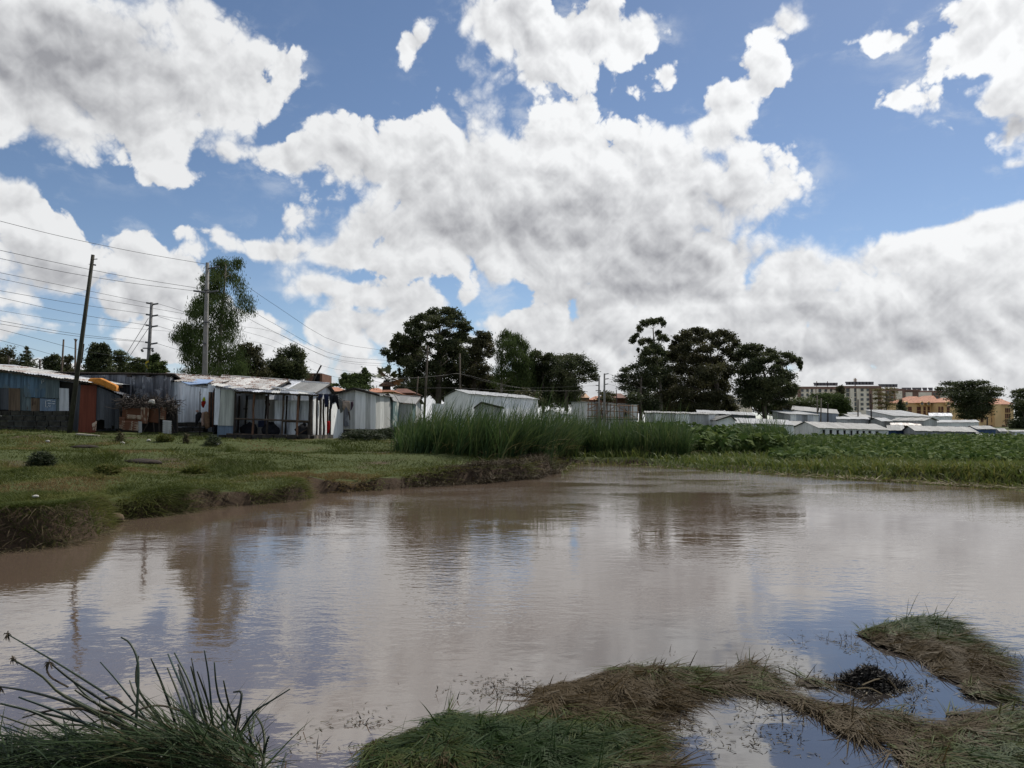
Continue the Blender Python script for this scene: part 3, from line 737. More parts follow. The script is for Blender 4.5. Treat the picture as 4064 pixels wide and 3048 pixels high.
# ---- smooth grey wall with the tarpaulin roof, then the row of rust-streaked gables
def gable_hut(name, label, xL, xR, yf, ym, yb, z0, zeF, zeB, zr, zrL, wm, rm, nR, cat='shed', fixed=True):
    """ridge along x; right gable end seen from the camera"""
    if fixed:
        sh = (EYE - 2.3) + (HOR - 1675.0) / FPX * ym; zeF += sh; zeB += sh; zr += sh; zrL += sh; z0 += sh
    z0 = min(z0, gz1((xL + xR) / 2, yf) - .1, gz1(xR, yb) - .1)
    t = empty(name, Vector(((xL + xR) / 2, yf, z0)), label, cat)
    zl = zrL - zr
    n = max(3, int(nR))
    wall_run(t, (xL, yf, z0), (xR, yf, z0), zeF - z0 + zl, zeF - z0, n, wm)
    wall_run(t, (xL, yb, z0), (xR, yb, z0), zeB - z0 + zl, zeB - z0, n, wm)
    for x, zz in ((xR, 0), (xL, zl)):
        wall_run(t, (x, yf, z0), (x, ym, z0), zeF - z0 + zz, zr - z0 + zz - .04, 3, wm, 'gable_sheet')
        wall_run(t, (x, ym, z0), (x, yb, z0), zr - z0 + zz - .04, zeB - z0 + zz, 3, wm, 'gable_sheet')
    ov = .22
    s1 = (zr - zeF) / (ym - yf); s2 = (zr - zeB) / (yb - ym)
    roof_run(t, (xL - ov, yf - ov, zeF + zl - ov * s1 + .05), (xR + ov, yf - ov, zeF - ov * s1 + .05), (xR + ov, ym, zr + .05), (xL - ov, ym, zrL + .05), n + 1, rm)
    roof_run(t, (xR + ov, yb + ov, zeB - ov * s2 + .05), (xL - ov, yb + ov, zeB + zl - ov * s2 + .05), (xL - ov, ym, zrL + .055), (xR + ov, ym, zr + .055), n + 1, rm)
    MB().tube([(xR + ov, yf - ov, zeF - ov * s1 - .02), (xR + ov, ym, zr - .02), (xR + ov, yb + ov, zeB - ov * s2 - .02)], .04, 4).build('barge_board', TIMBER_DK, t)
    MB().tube([(xL - ov, ym, zrL + .07), (xR + ov, ym, zr + .07)], .05, 5).build('ridge_cap', pick(rm), t)
    return t
t1 = gable_hut('gabled_hut', 'grey hut with rusty gable roof and blue tarpaulin patch by concrete pole', -17.8, -14.62, 36.4, 38.6, 40.7, 1.75, 4.12, 4.1, 4.5, 4.76, GALV_NEW, RUST_ROOF, 5)
tp = [P(Z2, 1090, 470, 36.1), P(Z2, 1215, 515, 35.9), P(Z2, 1490, 494, 35.9), P(Z2, 1600, 440, 36.6), P(Z2, 1180, 418, 37.6)]
o = MB().slab(tp, (0, 0, .03)).build('tarpaulin', m_plain('pale_blue_tarpaulin', (0.27, 0.37, 0.55), 0.55, 0.12, 3.0, bump=.5))
tag(o, 'pale blue tarpaulin spread over the hut roof beside the dark shed', 'tarpaulin')
# smooth wall sheets in front of it
t = empty('smooth_sheet_wall', onground(770, 36.1), 'wall of smooth grey sheets above dark stone courses, behind hung clothes', 'wall')
zb = P(Z2, 1100, 1105, 36.0).z
for x0, x1, yt, m in ((1060, 1135, 500, GALV_NEW), (1130, 1230, 520, GALV_NEW), (1226, 1400, 540, GALV_NEW), (1396, 1520, 560, GALV_NEW), (1505, 1625, 500, GALV_NEW)):
    csheet('wall_sheet', V3(P(Z2, x0, 1105, 36.0 + .02 * (x0 % 3)), zb), V3(P(Z2, x1, 1105, 36.0 + .02 * (x0 % 3)), zb), P(Z2, x1, yt + 12, 36.0 + .02 * (x0 % 3)), P(Z2, x0, yt, 36.0 + .02 * (x0 % 3)), m, t, 0.16, 0.004)
stones(t, P(Z2, 930, 1200, 35.6), P(Z2, 1480, 1200, 35.6), gz1(t.location.x, 35.6) - .2, P(Z2, 1100, 1110, 35.6).z, .42, .21, BLOCK_DK, .5, 'stone_block', .12)

gable_hut('gabled_hut', 'middle hut of the rust-streaked row with peaked rusty roof behind timber frame', -15.2, -12.1, 36.5, 39.4, 41.2, 1.65, 3.86, 4.05, 4.46, 4.70, [GALV, PALE_OLD], RUST_ROOF, 6)
gable_hut('gabled_hut', 'hut with cleaner grey gable roof and one rust streak left of hanging jeans', -12.5, -10.3, 38.3, 41.0, 42.8, 1.6, 3.80, 3.85, 4.36, 4.55, [PALE, GALV], [GALV, GREY_ROOF, GREY_ROOF, RUST_ROOF], 4)

# ---- ribbed panel hut and the rusted door, left end of the timber frame
t = empty('ribbed_panel_hut', onground(900, 33.6), 'small hut front of wide-ribbed grey panel with blue-grey lower sheet', 'hut')
zg = gz1(t.location.x, 33.5) - .2
csheet('wall_panel', P(Z2, 1665, 1160, 33.3), P(Z2, 1920, 1165, 33.3), P(Z2, 1958, 590, 33.3), P(Z2, 1715, 585, 33.3), m_sheet('green_grey_panel', (0.27, 0.28, 0.255), 0.08, 0.5, 0.15, 0.25), t, 0.30, 0.03)
csheet('lower_sheet', V3(P(Z2, 1655, 1285, 33.35), zg), V3(P(Z2, 1910, 1285, 33.35), zg), P(Z2, 1925, 1150, 33.35), P(Z2, 1660, 1150, 33.35), BLUE_PALE, t, 0.11)
csheet('wall_sheet', P(Z2, 1600, 1150, 33.6), P(Z2, 1690, 1150, 33.6), P(Z2, 1705, 575, 33.6), P(Z2, 1620, 560, 33.6), GALV_NEW, t, .12)
roof_run(t, P(Z2, 1535, 512, 33.0), P(Z2, 1975, 588, 33.0), P(Z2, 2110, 575, 36.0), P(Z2, 1650, 480, 36.2), 5, [GALV_DARK, PALE_OLD], pitch=.12)
for i, (x0, x1, m) in enumerate(((1508, 1545, RUSTY), (1540, 1575, TIMBER_DK), (1572, 1622, RUSTY))):
    MB().slab([P(Z2, x0, 1185, 34.0), P(Z2, x1, 1185, 34.0), P(Z2, x1 + 2, 628, 34.0), P(Z2, x0 + 12, 625, 34.0)], (0, .03 + .005 * i, 0)).build('door_plank', m, t)
wall_run(t, V3(P(Z2, 1600, 0, 36), zg), V3(P(Z2, 1960, 0, 36), zg), 2.5, 2.4, 3, GALV_DARK)
wall_run(t, V3(P(Z2, 1620, 0, 33.7), zg), V3(P(Z2, 1640, 0, 36), zg), 2.5, 2.4, 3, GALV_DARK)

# ---- open timber frame
t = empty('open_timber_frame', onground(1080, 33.5), 'open timber-framed hut with sheet roof and no front walls', 'hut')
FD = 33.2
zg = gz1(t.location.x, FD)
for x, m, r in ((100, TIMBER_DK, .05), (335, TIMBER_RED, .055), (512, TIMBER_DK, .05), (705, TIMBER, .045), (888, TIMBER_RED, .05), (1038, TIMBER_DK, .075)):
    post(t, P(Z3, x - 12, 905, FD), P(Z3, x + 8, 345 + (x - 100) * .045, FD), r, m)
for x, y1 in ((150, 850), (245, 840), (490, 850), (745, 860), (905, 700)):
    post(t, P(Z3, x - 15, y1, 35.4), P(Z3, x + 10, 380, 35.4), .05, TIMBER_DK)
for (x0, y0, x1, y1, D, r) in ((105, 668, 1030, 700, FD - .06, .04), (110, 336, 1145, 378, FD - .05, .05), (0, 862, 1040, 890, FD, .05), (210, 545, 260, 545, 35.3, .03), (700, 705, 1020, 715, 35, .035), (905, 860, 1060, 770, 34.2, .03)):
    post(t, P(Z3, x0, y0, D), P(Z3, x1, y1, D), r, TIMBER_DK if D > 35 else TIMBER, 'rail')
# roof seen from just below its edge
roof_run(t, P(Z3, 60, 318, FD - .35), P(Z3, 1145, 372, FD - .35), P(Z3, 1080, 335, 36.6), P(Z3, 180, 300, 36.6), 9, [GALV_DARK, PALE_OLD, GALV])
for i in range(7):
    x = 130 + i * 150
    MB().tube([P(Z3, x, 345 + i * 7, FD - .2), P(Z3, x + 40, 352, 36.4)], .035, 4).build('rafter', TIMBER_DK, t)
MB().tube([P(Z3, 560, 268, 35), P(Z3, 1075, 345, FD - .4)], .035, 4).build('loose_batten', PALE, t)
for x0, x1, yb, D, m in ((215, 262, 740, 36.3, PALE), (262, 345, 735, 36.3, GALV_NEW), (345, 490, 730, 36.32, GALV_NEW), (520, 625, 740, 36.6, PALE_OLD), (590, 720, 862, 35.6, GALV_NEW), (718, 870, 862, 35.62, GALV_NEW), (868, 1040, 868, 35.6, GALV_NEW)):
    csheet('back_wall_sheet', P(Z3, x0, yb, D), P(Z3, x1, yb + 4, D), P(Z3, x1 + 8, 440 if D < 36 else 428, D), P(Z3, x0 + 8, 440 if D < 36 else 428, D), m, t, 0.085)
# right side: posts with upright sheets going back
xr = P(Z3, 1040, 900, FD).x
for i, (x, D) in enumerate(((1062, 33.8), (1125, 34.9), (1168, 35.7), (1212, 36.4), (1262, 36.9), (1295, 37.4))):
    p = P(Z3, x, 890, D)
    post(t, V3(p, gz1(p.x, D) - .1), P(Z3, x + 6, 385 + i * 12, D), .05, TIMBER_DK if i % 2 else TIMBER)
for i, (x0, x1, D) in enumerate(((1058, 1120, 34.5), (1140, 1205, 35.8), (1222, 1262, 36.6), (1270, 1300, 37.2))):
    p, q = P(Z3, x0, 870, D), P(Z3, x1, 870, D + .8)
    csheet('side_sheet', p, q, P(Z3, x1 + 4, 450, D + .8), P(Z3, x0 + 4, 440, D), PALE, t, .085)
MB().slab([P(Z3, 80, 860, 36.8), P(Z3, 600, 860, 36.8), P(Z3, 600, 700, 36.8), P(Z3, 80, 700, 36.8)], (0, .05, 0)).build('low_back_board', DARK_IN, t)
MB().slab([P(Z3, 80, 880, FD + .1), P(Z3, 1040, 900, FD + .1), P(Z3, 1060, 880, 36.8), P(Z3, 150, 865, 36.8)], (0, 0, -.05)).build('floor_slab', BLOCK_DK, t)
stones(t, P(Z3, -90, 900, FD - .05), P(Z3, 1045, 920, FD - .05), zg - .35, P(Z3, 500, 868, FD).z, .55, .22, [BLOCK_DK, BLOCK_DK, BLOCK_DK, BLOCK], .3, 'stone_block', .2)
stones(t, V3(P(Z3, 1050, 900, FD + .1), 0), V3(P(Z3, 1300, 915, 37.2), 0), .55, P(Z3, 1050, 880, FD).z, .5, .22, [BLOCK_DK, BLOCK], .3, 'stone_block', .2)
# things kept inside
o = MB().slab([P(Z3, 392, 775, 35.8), P(Z3, 470, 775, 35.8), P(Z3, 470, 692, 35.8), P(Z3, 392, 692, 35.8)], (0, .4, 0)).build('plastic_crate', m_plain('navy_plastic', (0.02, 0.03, 0.08), .5, .1))
tag(o, 'dark blue crate standing inside the open timber frame', 'crate')
for x, r_, nm, lb in ((290, .42, 'bundle', 'dark bundle heaped on the floor at left inside the open frame'), (548, .40, 'bundle', 'dark rounded bundle near the middle of the open frame'), (950, .36, 'bundle', 'low dark heap by the right corner inside the open frame')):
    c = P(Z3, x, 850, 35); n = 0; mb = MB(); pts = []
    for i in range(5):
        f = i / 4; pts.append((c.x, c.y, c.z - .1 + f * r_ * 1.5))
    mb.tube(pts, [r_ * .9, r_, r_ * .95, r_ * .7, r_ * .2], 9)
    mb.v = [tuple(Vector(v) + Vector((random.uniform(-.07, .07), random.uniform(-.07, .07), random.uniform(-.05, .05)))) for v in mb.v]
    tag(mb.build(nm, m_plain('dark_cloth_bundle', (0.022, 0.022, 0.026), .95, .4, 5), smooth=True), lb, 'bundle')

# ---- white sheet lean-to and pale gabled shed with the stone footing
t = empty('pale_sheet_screen', onground(1340, 38.2), 'upright pale corrugated screen at the right end of timber frame', 'screen')
zq = gz1(t.location.x, 38) - .25
A, B = P(Z3, 1296, 900, 37.4), P(Z3, 1462, 880, 39.6)
csheet('sheet', V3(A, zq), V3(A.lerp(B, .5), zq), P(Z3, 1380, 470, 38.5), P(Z3, 1310, 500, 37.4), PALE, t, .1)
csheet('sheet', V3(A.lerp(B, .49), zq), V3(B, zq), P(Z3, 1458, 450, 39.6), P(Z3, 1376, 470, 38.48), PALE, t, .1)
t = empty('pale_gabled_shed', onground(1430, 39.8), 'pale stained shed with front gable on dark stone footing right of hanging laundry', 'shed')
zb = P(Z3, 1600, 800, 39.8).z
xa, xm, xb = (P(Z3, x, 500, 39.8).x for x in (1340, 1605, 1868))
ze1, zr_, ze2 = P(Z3, 1340, 368, 39.8).z, P(Z3, 1605, 300, 39.8).z, P(Z3, 1868, 365, 39.8).z
wall_run(t, (xa, 39.8, zb), (xm, 39.8, zb), ze1 - zb, zr_ - zb, 4, [PALE, PALE_OLD])
wall_run(t, (xm, 39.8, zb), (xb, 39.8, zb), zr_ - zb, ze2 - zb, 4, [PALE, PALE_OLD, PALE])
csheet('patch_sheet', P(Z3, 1466, 760, 39.72), P(Z3, 1532, 760, 39.72), P(Z3, 1532, 480, 39.72), P(Z3, 1470, 480, 39.72), GALV_DARK, t, .09)
wall_run(t, (xb, 39.8, zb), (xb + .1, 44, zb), ze2 - zb, ze2 - zb, 4, PALE_OLD)
wall_run(t, (xa, 39.8, zb), (xa, 44, zb), ze1 - zb, ze1 - zb, 4, PALE_OLD)
roof_run(t, (xa - .3, 39.45, ze1 - .03), (xa - .3, 44.2, ze1 - .03), (xm, 44.2, zr_ + .06), (xm, 39.45, zr_ + .06), 5, GREY_ROOF)
roof_run(t, (xb + .25, 44.2, ze2 - .01), (xb + .25, 39.45, ze2 - .01), (xm, 39.45, zr_ + .065), (xm, 44.2, zr_ + .065), 5, GREY_ROOF)
MB().tube([(xa - .3, 39.5, ze1 - .08), (xm, 39.5, zr_), (xb + .25, 39.5, ze2 - .07)], .045, 5).build('barge_board', TIMBER_DK, t)
stones(t, (P(Z3, 1470, 0, 39.7).x, 39.75, 0), (xb - .05, 39.75, 0), zb - .75, zb, .38, .26, [BLOCK_DK, STONE, BLOCK], .3, 'stone', .35)

# ---- green chipped hut and the grey gable next to it
def front_gable(name, label, Z, x0, xm, x1, ye0, yr, ye1, yb, D, dep, wm, rm, cat='hut', n=3, dz=0.3):
    t = empty(name, onground((Z(x0, 0)[0] + Z(x1, 0)[0]) / 2, D), label, cat)
    p0, pm, p1 = P(Z, x0, ye0, D), P(Z, xm, yr, D), P(Z, x1, ye1, D); zb = min(P(Z, x0, yb, D).z - dz, gz1(p0.x, D) - .1)
    back = Vector((0.0, dep, 0))
    wall_run(t, V3(p0, zb), V3(pm, zb), p0.z - zb, pm.z - zb - .04, n, wm); wall_run(t, V3(pm, zb), V3(p1, zb), pm.z - zb - .04, p1.z - zb, n, wm)
    for p in (p0, p1): wall_run(t, V3(p, zb), V3(p + back, zb), p.z - zb, p.z - zb, n, wm)
    wall_run(t, V3(p0 + back, zb), V3(p1 + back, zb), p0.z - zb, p1.z - zb, n, wm)
    f = Vector((0, -.25, 0)); e0 = p0 + (p0 - pm) * .12 + f; e1 = p1 + (p1 - pm) * .12 + f; r = pm + f + Vector((0, 0, .05)); bk = back + Vector((0, .5, 0))
    roof_run(t, e0, e0 + bk, r + bk, r, n + 1, rm); roof_run(t, e1 + bk, e1, r + Vector((0, 0, .004)), r + bk + Vector((0, 0, .004)), n + 1, rm)
    MB().tube([e0 - Vector((0, 0, .06)), r - Vector((0, 0, .06)), e1 - Vector((0, 0, .06))], .035, 4).build('barge_board', TIMBER_DK, t)
    return t, zb
t, zb = front_gable('green_hut', 'narrow hut of chipped green sheets with one pale stripe by the reeds', Z3, 1862, 2032, 2085, 440, 368, 440, 750, 44, 4, [GREEN_SHEET], GREY_ROOF)
csheet('upper_sheet', P(Z3, 1940, 500, 43.9), P(Z3, 2005, 500, 43.9), P(Z3, 2030, 392, 43.9), P(Z3, 1945, 440, 43.9), TIMBER, t, .1)
csheet('pale_strip', P(Z3, 1955, 745, 43.9), P(Z3, 1978, 745, 43.9), P(Z3, 1982, 500, 43.9), P(Z3, 1960, 500, 43.9), PALE, t, .1)
MB().slab([P(Z3, 1888, 498, 43.93), P(Z3, 1935, 498, 43.93), P(Z3, 1935, 452, 43.93), P(Z3, 1888, 452, 43.93)], (0, .05, 0)).build('window', DARK_IN, t)
t = gable_hut('grey_gabled_hut', 'grey hut with pale gable roof rising behind left edge of reeds', -9.3, W(1640, 1600, 47).x, 46.5, 49.0, 51.2, 1.2, W(1640, 1604, 46.5).z, W(1708, 1606, 51).z, W(1680, 1580, 49).z, W(1560, 1567, 49).z + .05, [PALE_OLD, GREEN_SHEET], GREY_ROOF, 4, fixed=False)

# ---- generic sheds of the further rows
def shed3(name, label, A, B, C, z0, ze, zr, wm, rm, nB=6, nA=3, mono=False, cat='shed', group=None, zC=None, over=.25):
    """A, B, C: (px, distance) corners, B nearest; ridge runs along B-C, gable on A-B; mono: roof rises from the B-C side to zr"""
    a, b, c = (W(p[0], HOR, p[1]) for p in (A, B, C)); e = a + (c - b)
    dzc = (zC - ze) if zC is not None else 0.0; z0 = min(z0, gz1(b.x, b.y) - .1, gz1(c.x, c.y) - .1)
    t = empty(name, Vector((b.x, b.y, z0)), label, cat, group)
    def at(p, z): return Vector((p.x, p.y, z))
    m1, m2 = (a + b) / 2, (e + c) / 2
    ul = (c - b).normalized() * over; uw = (b - a).normalized() * over
    if mono:
        wall_run(t, at(b, z0), at(c, z0), ze - z0, ze - z0 + dzc, nB, wm, pitch=.3); wall_run(t, at(e, z0), at(a, z0), zr - z0 + dzc, zr - z0, nB, wm, pitch=.3)
        wall_run(t, at(a, z0), at(b, z0), zr - z0, ze - z0, nA, wm, pitch=.3); wall_run(t, at(c, z0), at(e, z0), ze - z0 + dzc, zr - z0 + dzc, nA, wm, pitch=.3)
        roof_run(t, at(b - ul + uw, ze + .03), at(c + ul + uw, ze + dzc + .03), at(e + ul - uw, zr + dzc + .06), at(a - ul - uw, zr + .06), nB, rm, pitch=.3)
    else:
        wall_run(t, at(b, z0), at(c, z0), ze - z0, ze - z0 + dzc, nB, wm, pitch=.3); wall_run(t, at(e, z0), at(a, z0), ze - z0 + dzc, ze - z0, nB, wm, pitch=.3)
        for p, m, q, dd in ((a, m1, b, 0), (c, m2, e, dzc)):
            wall_run(t, at(p, z0), at(m, z0), ze - z0 + dd, zr - z0 + dd - .03, nA, wm, 'gable_sheet', .3); wall_run(t, at(m, z0), at(q, z0), zr - z0 + dd - .03, ze - z0 + dd, nA, wm, 'gable_sheet', .3)
        s = (zr - ze) / max(.3, (b - a).length / 2) * over
        roof_run(t, at(b - ul + uw, ze - s + .04), at(c + ul + uw, ze + dzc - s + .04), at(m2 + ul, zr + dzc + .04), at(m1 - ul, zr + .04), nB, rm, pitch=.3)
        roof_run(t, at(e + ul - uw, ze + dzc - s + .04), at(a - ul - uw, ze - s + .04), at(m1 - ul, zr + .045), at(m2 + ul, zr + dzc + .045), nB, rm, pitch=.3)
    return t
def zat(Z, x, y, D): return P(Z, x, y, D).z
def pxz(Z, x): return Z(x, 0)[0]

shed3('white_hall', 'long bright white corrugated hall with sloping roof behind the reeds', (1762, 64), (1864, 58), (2134, 70), .9, zat(Z4, 915, 916, 58), zat(Z4, 800, 879, 61), PALE, WHITE_ROOF, 14, 3, zC=zat(Z4, 1515, 964, 70))
t, zb = front_gable('small_grey_hut', 'little grey peaked roof poking above reeds before white hall', Z4, 960, 1015, 1190, 1030, 994, 1030, 1090, 47, 4, PALE_OLD, GREY_ROOF)
MB().slab([V3(P(Z4, 585, 1040, 56), .3), V3(P(Z4, 690, 1045, 56), .3), P(Z4, 690, 1003, 56), P(Z4, 585, 998, 56)], (0, .1, 0)).build('boundary_wall', PALE); tag(bpy.data.objects['boundary_wall'], 'low pale wall between grey gabled hut and white hall', 'wall')
shed3('low_white_shed', 'low white-roofed shed between white hall and scaffolded shed', (2150, 66), (2225, 60), (2272, 66), .6, zat(Z4, 1700, 1090, 60), zat(Z4, 1700, 1052, 62), PALE, WHITE_ROOF, 4, 2)
SCAF = m_plain('scaffold_timber', (0.22, 0.13, 0.075), .8, .3, 4, bump=.2)
# shed being built, with pole scaffolding
t = shed3('shed_under_construction', 'white sheet shed being built behind wooden pole scaffolding', (2268, 106), (2332, 100), (2530, 101), 1.0, zat(Z4, 1950, 985, 100), zat(Z4, 1850, 975, 100), [PALE, WHITE_ROOF], WHITE_ROOF, 8, 3, mono=True, zC=zat(Z5, 440, 1000, 101))
for i in range(12):
    x = 2332 + i * 18; yb = 1668 + random.uniform(-4, 4)
    post(t, W(x, yb + 6, 98.2), W(x + random.uniform(-3, 3), 1598 + i * 1.0 + random.uniform(-5, 2), 98.2), .07, SCAF, 'scaffold_pole', 5)
for k, y in enumerate((1608, 1632, 1656)):
    post(t, W(2330, y - 4, 98.0), W(2532, y + 4, 98.0), .06, SCAF, 'scaffold_rail', 5)
for x0, y0, x1, y1 in ((2334, 1625, 2390, 1598), (2390, 1655, 2440, 1612), (2450, 1612, 2520, 1655), (2405, 1610, 2350, 1655)):
    post(t, W(x0, y0, 97.8), W(x1, y1, 97.8), .05, SCAF, 'scaffold_brace', 5)
MB().slab([W(2330, 1660, 97.6), W(2532, 1664, 97.6), W(2532, 1667, 97.6), W(2330, 1663, 97.6)], (0, 1.2, 0)).build('scaffold_deck', TIMBER_DK, t)
# middle distance
shed3('long_grey_shed', 'long low grey shed under the dark tree clump, left end by scaffolding', (2560, 72), (2568, 66), (2838, 70), .3, zat(Z5, 540, 1078, 66), zat(Z5, 640, 1062, 68), [PALE, PALE_OLD], GREY_ROOF, 10, 2, zC=zat(Z5, 1200, 1096, 70))
t, zb = front_gable('small_pale_hut', 'small pale peaked hut at the right end of long grey shed', Z5, 1215, 1345, 1395, 1145, 1108, 1150, 1200, 68, 4, PALE, GREY_ROOF)
shed3('verandah_shed', 'grey shed with dark openings and pale sheet roof beneath the trees', (2770, 86), (2775, 80), (3000, 84), .5, zat(Z5, 1060, 1082, 80), zat(Z5, 1060, 1050, 84), [PALE_OLD, GALV_SLATE], WHITE_ROOF, 9, 2, mono=True, zC=zat(Z5, 1600, 1108, 84))
shed3('white_roof_shed', 'shed with wide bright white roof just behind the tall leafy plants', (2905, 80), (2915, 74), (3150, 78), .3, zat(Z5, 1400, 1178, 74), zat(Z5, 1400, 1128, 78), PALE, WHITE_ROOF, 9, 2, mono=True, zC=zat(Z5, 1930, 1200, 78))
shed3('blue_grey_hall', 'large blue-grey hall with pale roof right of the dark trees', (3105, 125), (3110, 118), (3328, 126), .6, zat(Z6, 100, 385, 118), zat(Z6, 110, 350, 122), m_sheet('blue_grey_wall', (0.22, 0.24, 0.27), 0, .5, .1, .1), GREY_ROOF, 8, 2, zC=zat(Z6, 580, 425, 126))
shed3('panelled_shed', 'white panelled shed with thin flat roof before blue-grey hall', (3066, 104), (3138, 98), (3250, 100), .4, zat(Z6, 165, 430, 98), zat(Z6, 70, 402, 104), [PALE, WHITE_ROOF, GALV], WHITE_ROOF, 5, 3, mono=True, zC=zat(Z6, 410, 436, 100))
shed3('grey_roof_hut', 'hut with dull grey roof at left end of the windowed shed', (3095, 94), (3140, 90), (3200, 93), .3, zat(Z6, 160, 528, 90), zat(Z6, 110, 492, 92), PALE_OLD, GREY_ROOF, 4, 2)
# nearest right-hand row
t = shed3('windowed_shed', 'long pale shed with row of dark window openings facing the field', (pxz(Z6, 190), 88), (pxz(Z6, 412), 84), (pxz(Z6, 1020), 88), .2, zat(Z6, 412, 546, 84), zat(Z6, 300, 496, 86), PALE, GREY_ROOF, 12, 4, zC=zat(Z6, 1020, 566, 88))
for x in (455, 516, 576, 636, 694, 750, 805, 858, 918):
    f = (x - 412) / 608; D = 84 + 4 * f - .12; yy = 563 + f * 18
    w_ = 11 if x < 900 else 17
    fr = MB().slab([P(Z6, x - w_, yy + 58, D), P(Z6, x + w_, yy + 58, D), P(Z6, x + w_, yy, D), P(Z6, x - w_, yy, D)], (0, .06, 0)).build('window_opening', DARK_IN, t)
t = shed3('plain_white_shed', 'long plain white-walled shed where the child in red stands', (pxz(Z6, 1150), 90), (pxz(Z6, 1262), 86), (pxz(Z6, 1792), 88), .2, zat(Z6, 1262, 572, 86), zat(Z6, 1205, 532, 88), WHITE_ROOF, GREY_ROOF, 11, 3, zC=zat(Z6, 1792, 584, 88))
for k in range(3):
    MB().box(P(Z6, 1205, 604 + 11 * k, 86.3), 3.2, .1, .06).build('cladding_board', TIMBER, t)
shed3('deep_blue_hut', 'deep blue hut wedged between the two long pale sheds', (pxz(Z6, 1010), 92), (pxz(Z6, 1024), 89), (pxz(Z6, 1152), 90), .2, zat(Z6, 1024, 568, 89), zat(Z6, 1080, 528, 91), BLUE_DEEP, GREY_ROOF, 4, 2)
shed3('blue_walled_shed', 'blue-walled shed with grey gable roof right of plain white shed', (pxz(Z6, 1690), 96), (pxz(Z6, 1800), 92), (pxz(Z6, 1962), 94), .2, zat(Z6, 1800, 560, 92), zat(Z6, 1740, 533, 94), BLUE_DEEP, GREY_ROOF, 5, 3)
shed3('open_lean_to', 'small open-sided lean-to with tilted white roof at field edge', (pxz(Z6, 1800), 88), (pxz(Z6, 1805), 85), (pxz(Z6, 1985), 86), .2, zat(Z6, 1805, 606, 85), zat(Z6, 1805, 592, 88), [GALV_SLATE, PALE_OLD], WHITE_ROOF, 5, 2, mono=True, zC=zat(Z6, 1985, 634, 86))
shed3('grey_shack', 'small grey shack with peaked roof between blue-walled shed and right-hand kiosk', (pxz(Z6, 1948), 98), (pxz(Z6, 2000), 94), (pxz(Z6, 2062), 95), .2, zat(Z6, 2000, 580, 94), zat(Z6, 1970, 556, 96), PALE_OLD, GREY_ROOF, 3, 2)
shed3('pale_kiosk', 'pale kiosk with flat white roof at the right edge', (pxz(Z6, 2078), 98), (pxz(Z6, 2125), 94), (pxz(Z6, 2320), 95), .2, zat(Z6, 2120, 584, 94), zat(Z6, 2080, 574, 98), PALE, WHITE_ROOF, 4, 2, mono=True)
shed3('mid_white_roof_shed', 'shed with bright white roof right behind windowed shed', (pxz(Z6, 572), 106), (pxz(Z6, 578), 100), (pxz(Z6, 850), 103), .3, zat(Z6, 580, 474, 100), zat(Z6, 580, 453, 104), PALE_OLD, WHITE_ROOF, 7, 2, mono=True, zC=zat(Z6, 850, 474, 103))
shed3('twin_roof_shed', 'pale twin-peaked roof beside bright white roof behind windowed shed', (pxz(Z6, 840), 104), (pxz(Z6, 965), 99), (pxz(Z6, 1055), 101), .3, zat(Z6, 965, 490, 99), zat(Z6, 900, 462, 101), PALE_OLD, WHITE_ROOF, 4, 3)
shed3('grey_low_shed', 'grey low-roofed shed behind the bright white roofs', (pxz(Z6, 578), 116), (pxz(Z6, 700), 110), (pxz(Z6, 890), 114), .3, zat(Z6, 700, 456, 110), zat(Z6, 640, 430, 113), PALE_OLD, GREY_ROOF, 5, 2)
shed3('slope_roof_hall', 'hall with long white roof sloping down to the right', (pxz(Z6, 830), 118), (pxz(Z6, 1080), 112), (pxz(Z6, 1395), 114), .3, zat(Z6, 1080, 446, 112), zat(Z6, 850, 392, 118), PALE, WHITE_ROOF, 8, 3, mono=True, zC=zat(Z6, 1390, 452, 114))
shed3('mid_grey_gable_shed', 'grey gabled shed in the middle of the right-hand roofs', (pxz(Z6, 1448), 100), (pxz(Z6, 1330), 96), (pxz(Z6, 1060), 98), .3, zat(Z6, 1330, 486, 96), zat(Z6, 1385, 462, 98), PALE_OLD, GREY_ROOF, 6, 3)
shed3('glaring_roof_shed', 'shed whose flat roof glares brightest white among right-hand roofs', (pxz(Z6, 1440), 108), (pxz(Z6, 1450), 102), (pxz(Z6, 1815), 104), .3, zat(Z6, 1450, 504, 102), zat(Z6, 1450, 484, 108), PALE, WHITE_ROOF, 8, 2, mono=True, zC=zat(Z6, 1812, 502, 104))
shed3('dark_roof_shed', 'shed with dark slate roof in front of the yellow building', (pxz(Z6, 1380), 124), (pxz(Z6, 1390), 118), (pxz(Z6, 1580), 120), .4, zat(Z6, 1390, 446, 118), zat(Z6, 1390, 420, 122), PALE, GALV_DARK, 5, 2)
shed3('little_white_roof', 'little bright roof behind the grey low-roofed shed', (pxz(Z6, 672), 128), (pxz(Z6, 676), 124), (pxz(Z6, 778), 125), .5, zat(Z6, 676, 428, 124), zat(Z6, 676, 414, 127), PALE, WHITE_ROOF, 3, 2, mono=True)
shed3('brown_low_shed', 'brown low shed beneath the white sloping hall roof', (pxz(Z6, 1050), 96), (pxz(Z6, 1056), 93), (pxz(Z6, 1300), 94), .3, zat(Z6, 1056, 530, 93), zat(Z6, 1056, 508, 95), BROWN_SHEET, RUST_ROOF, 5, 2, mono=True)

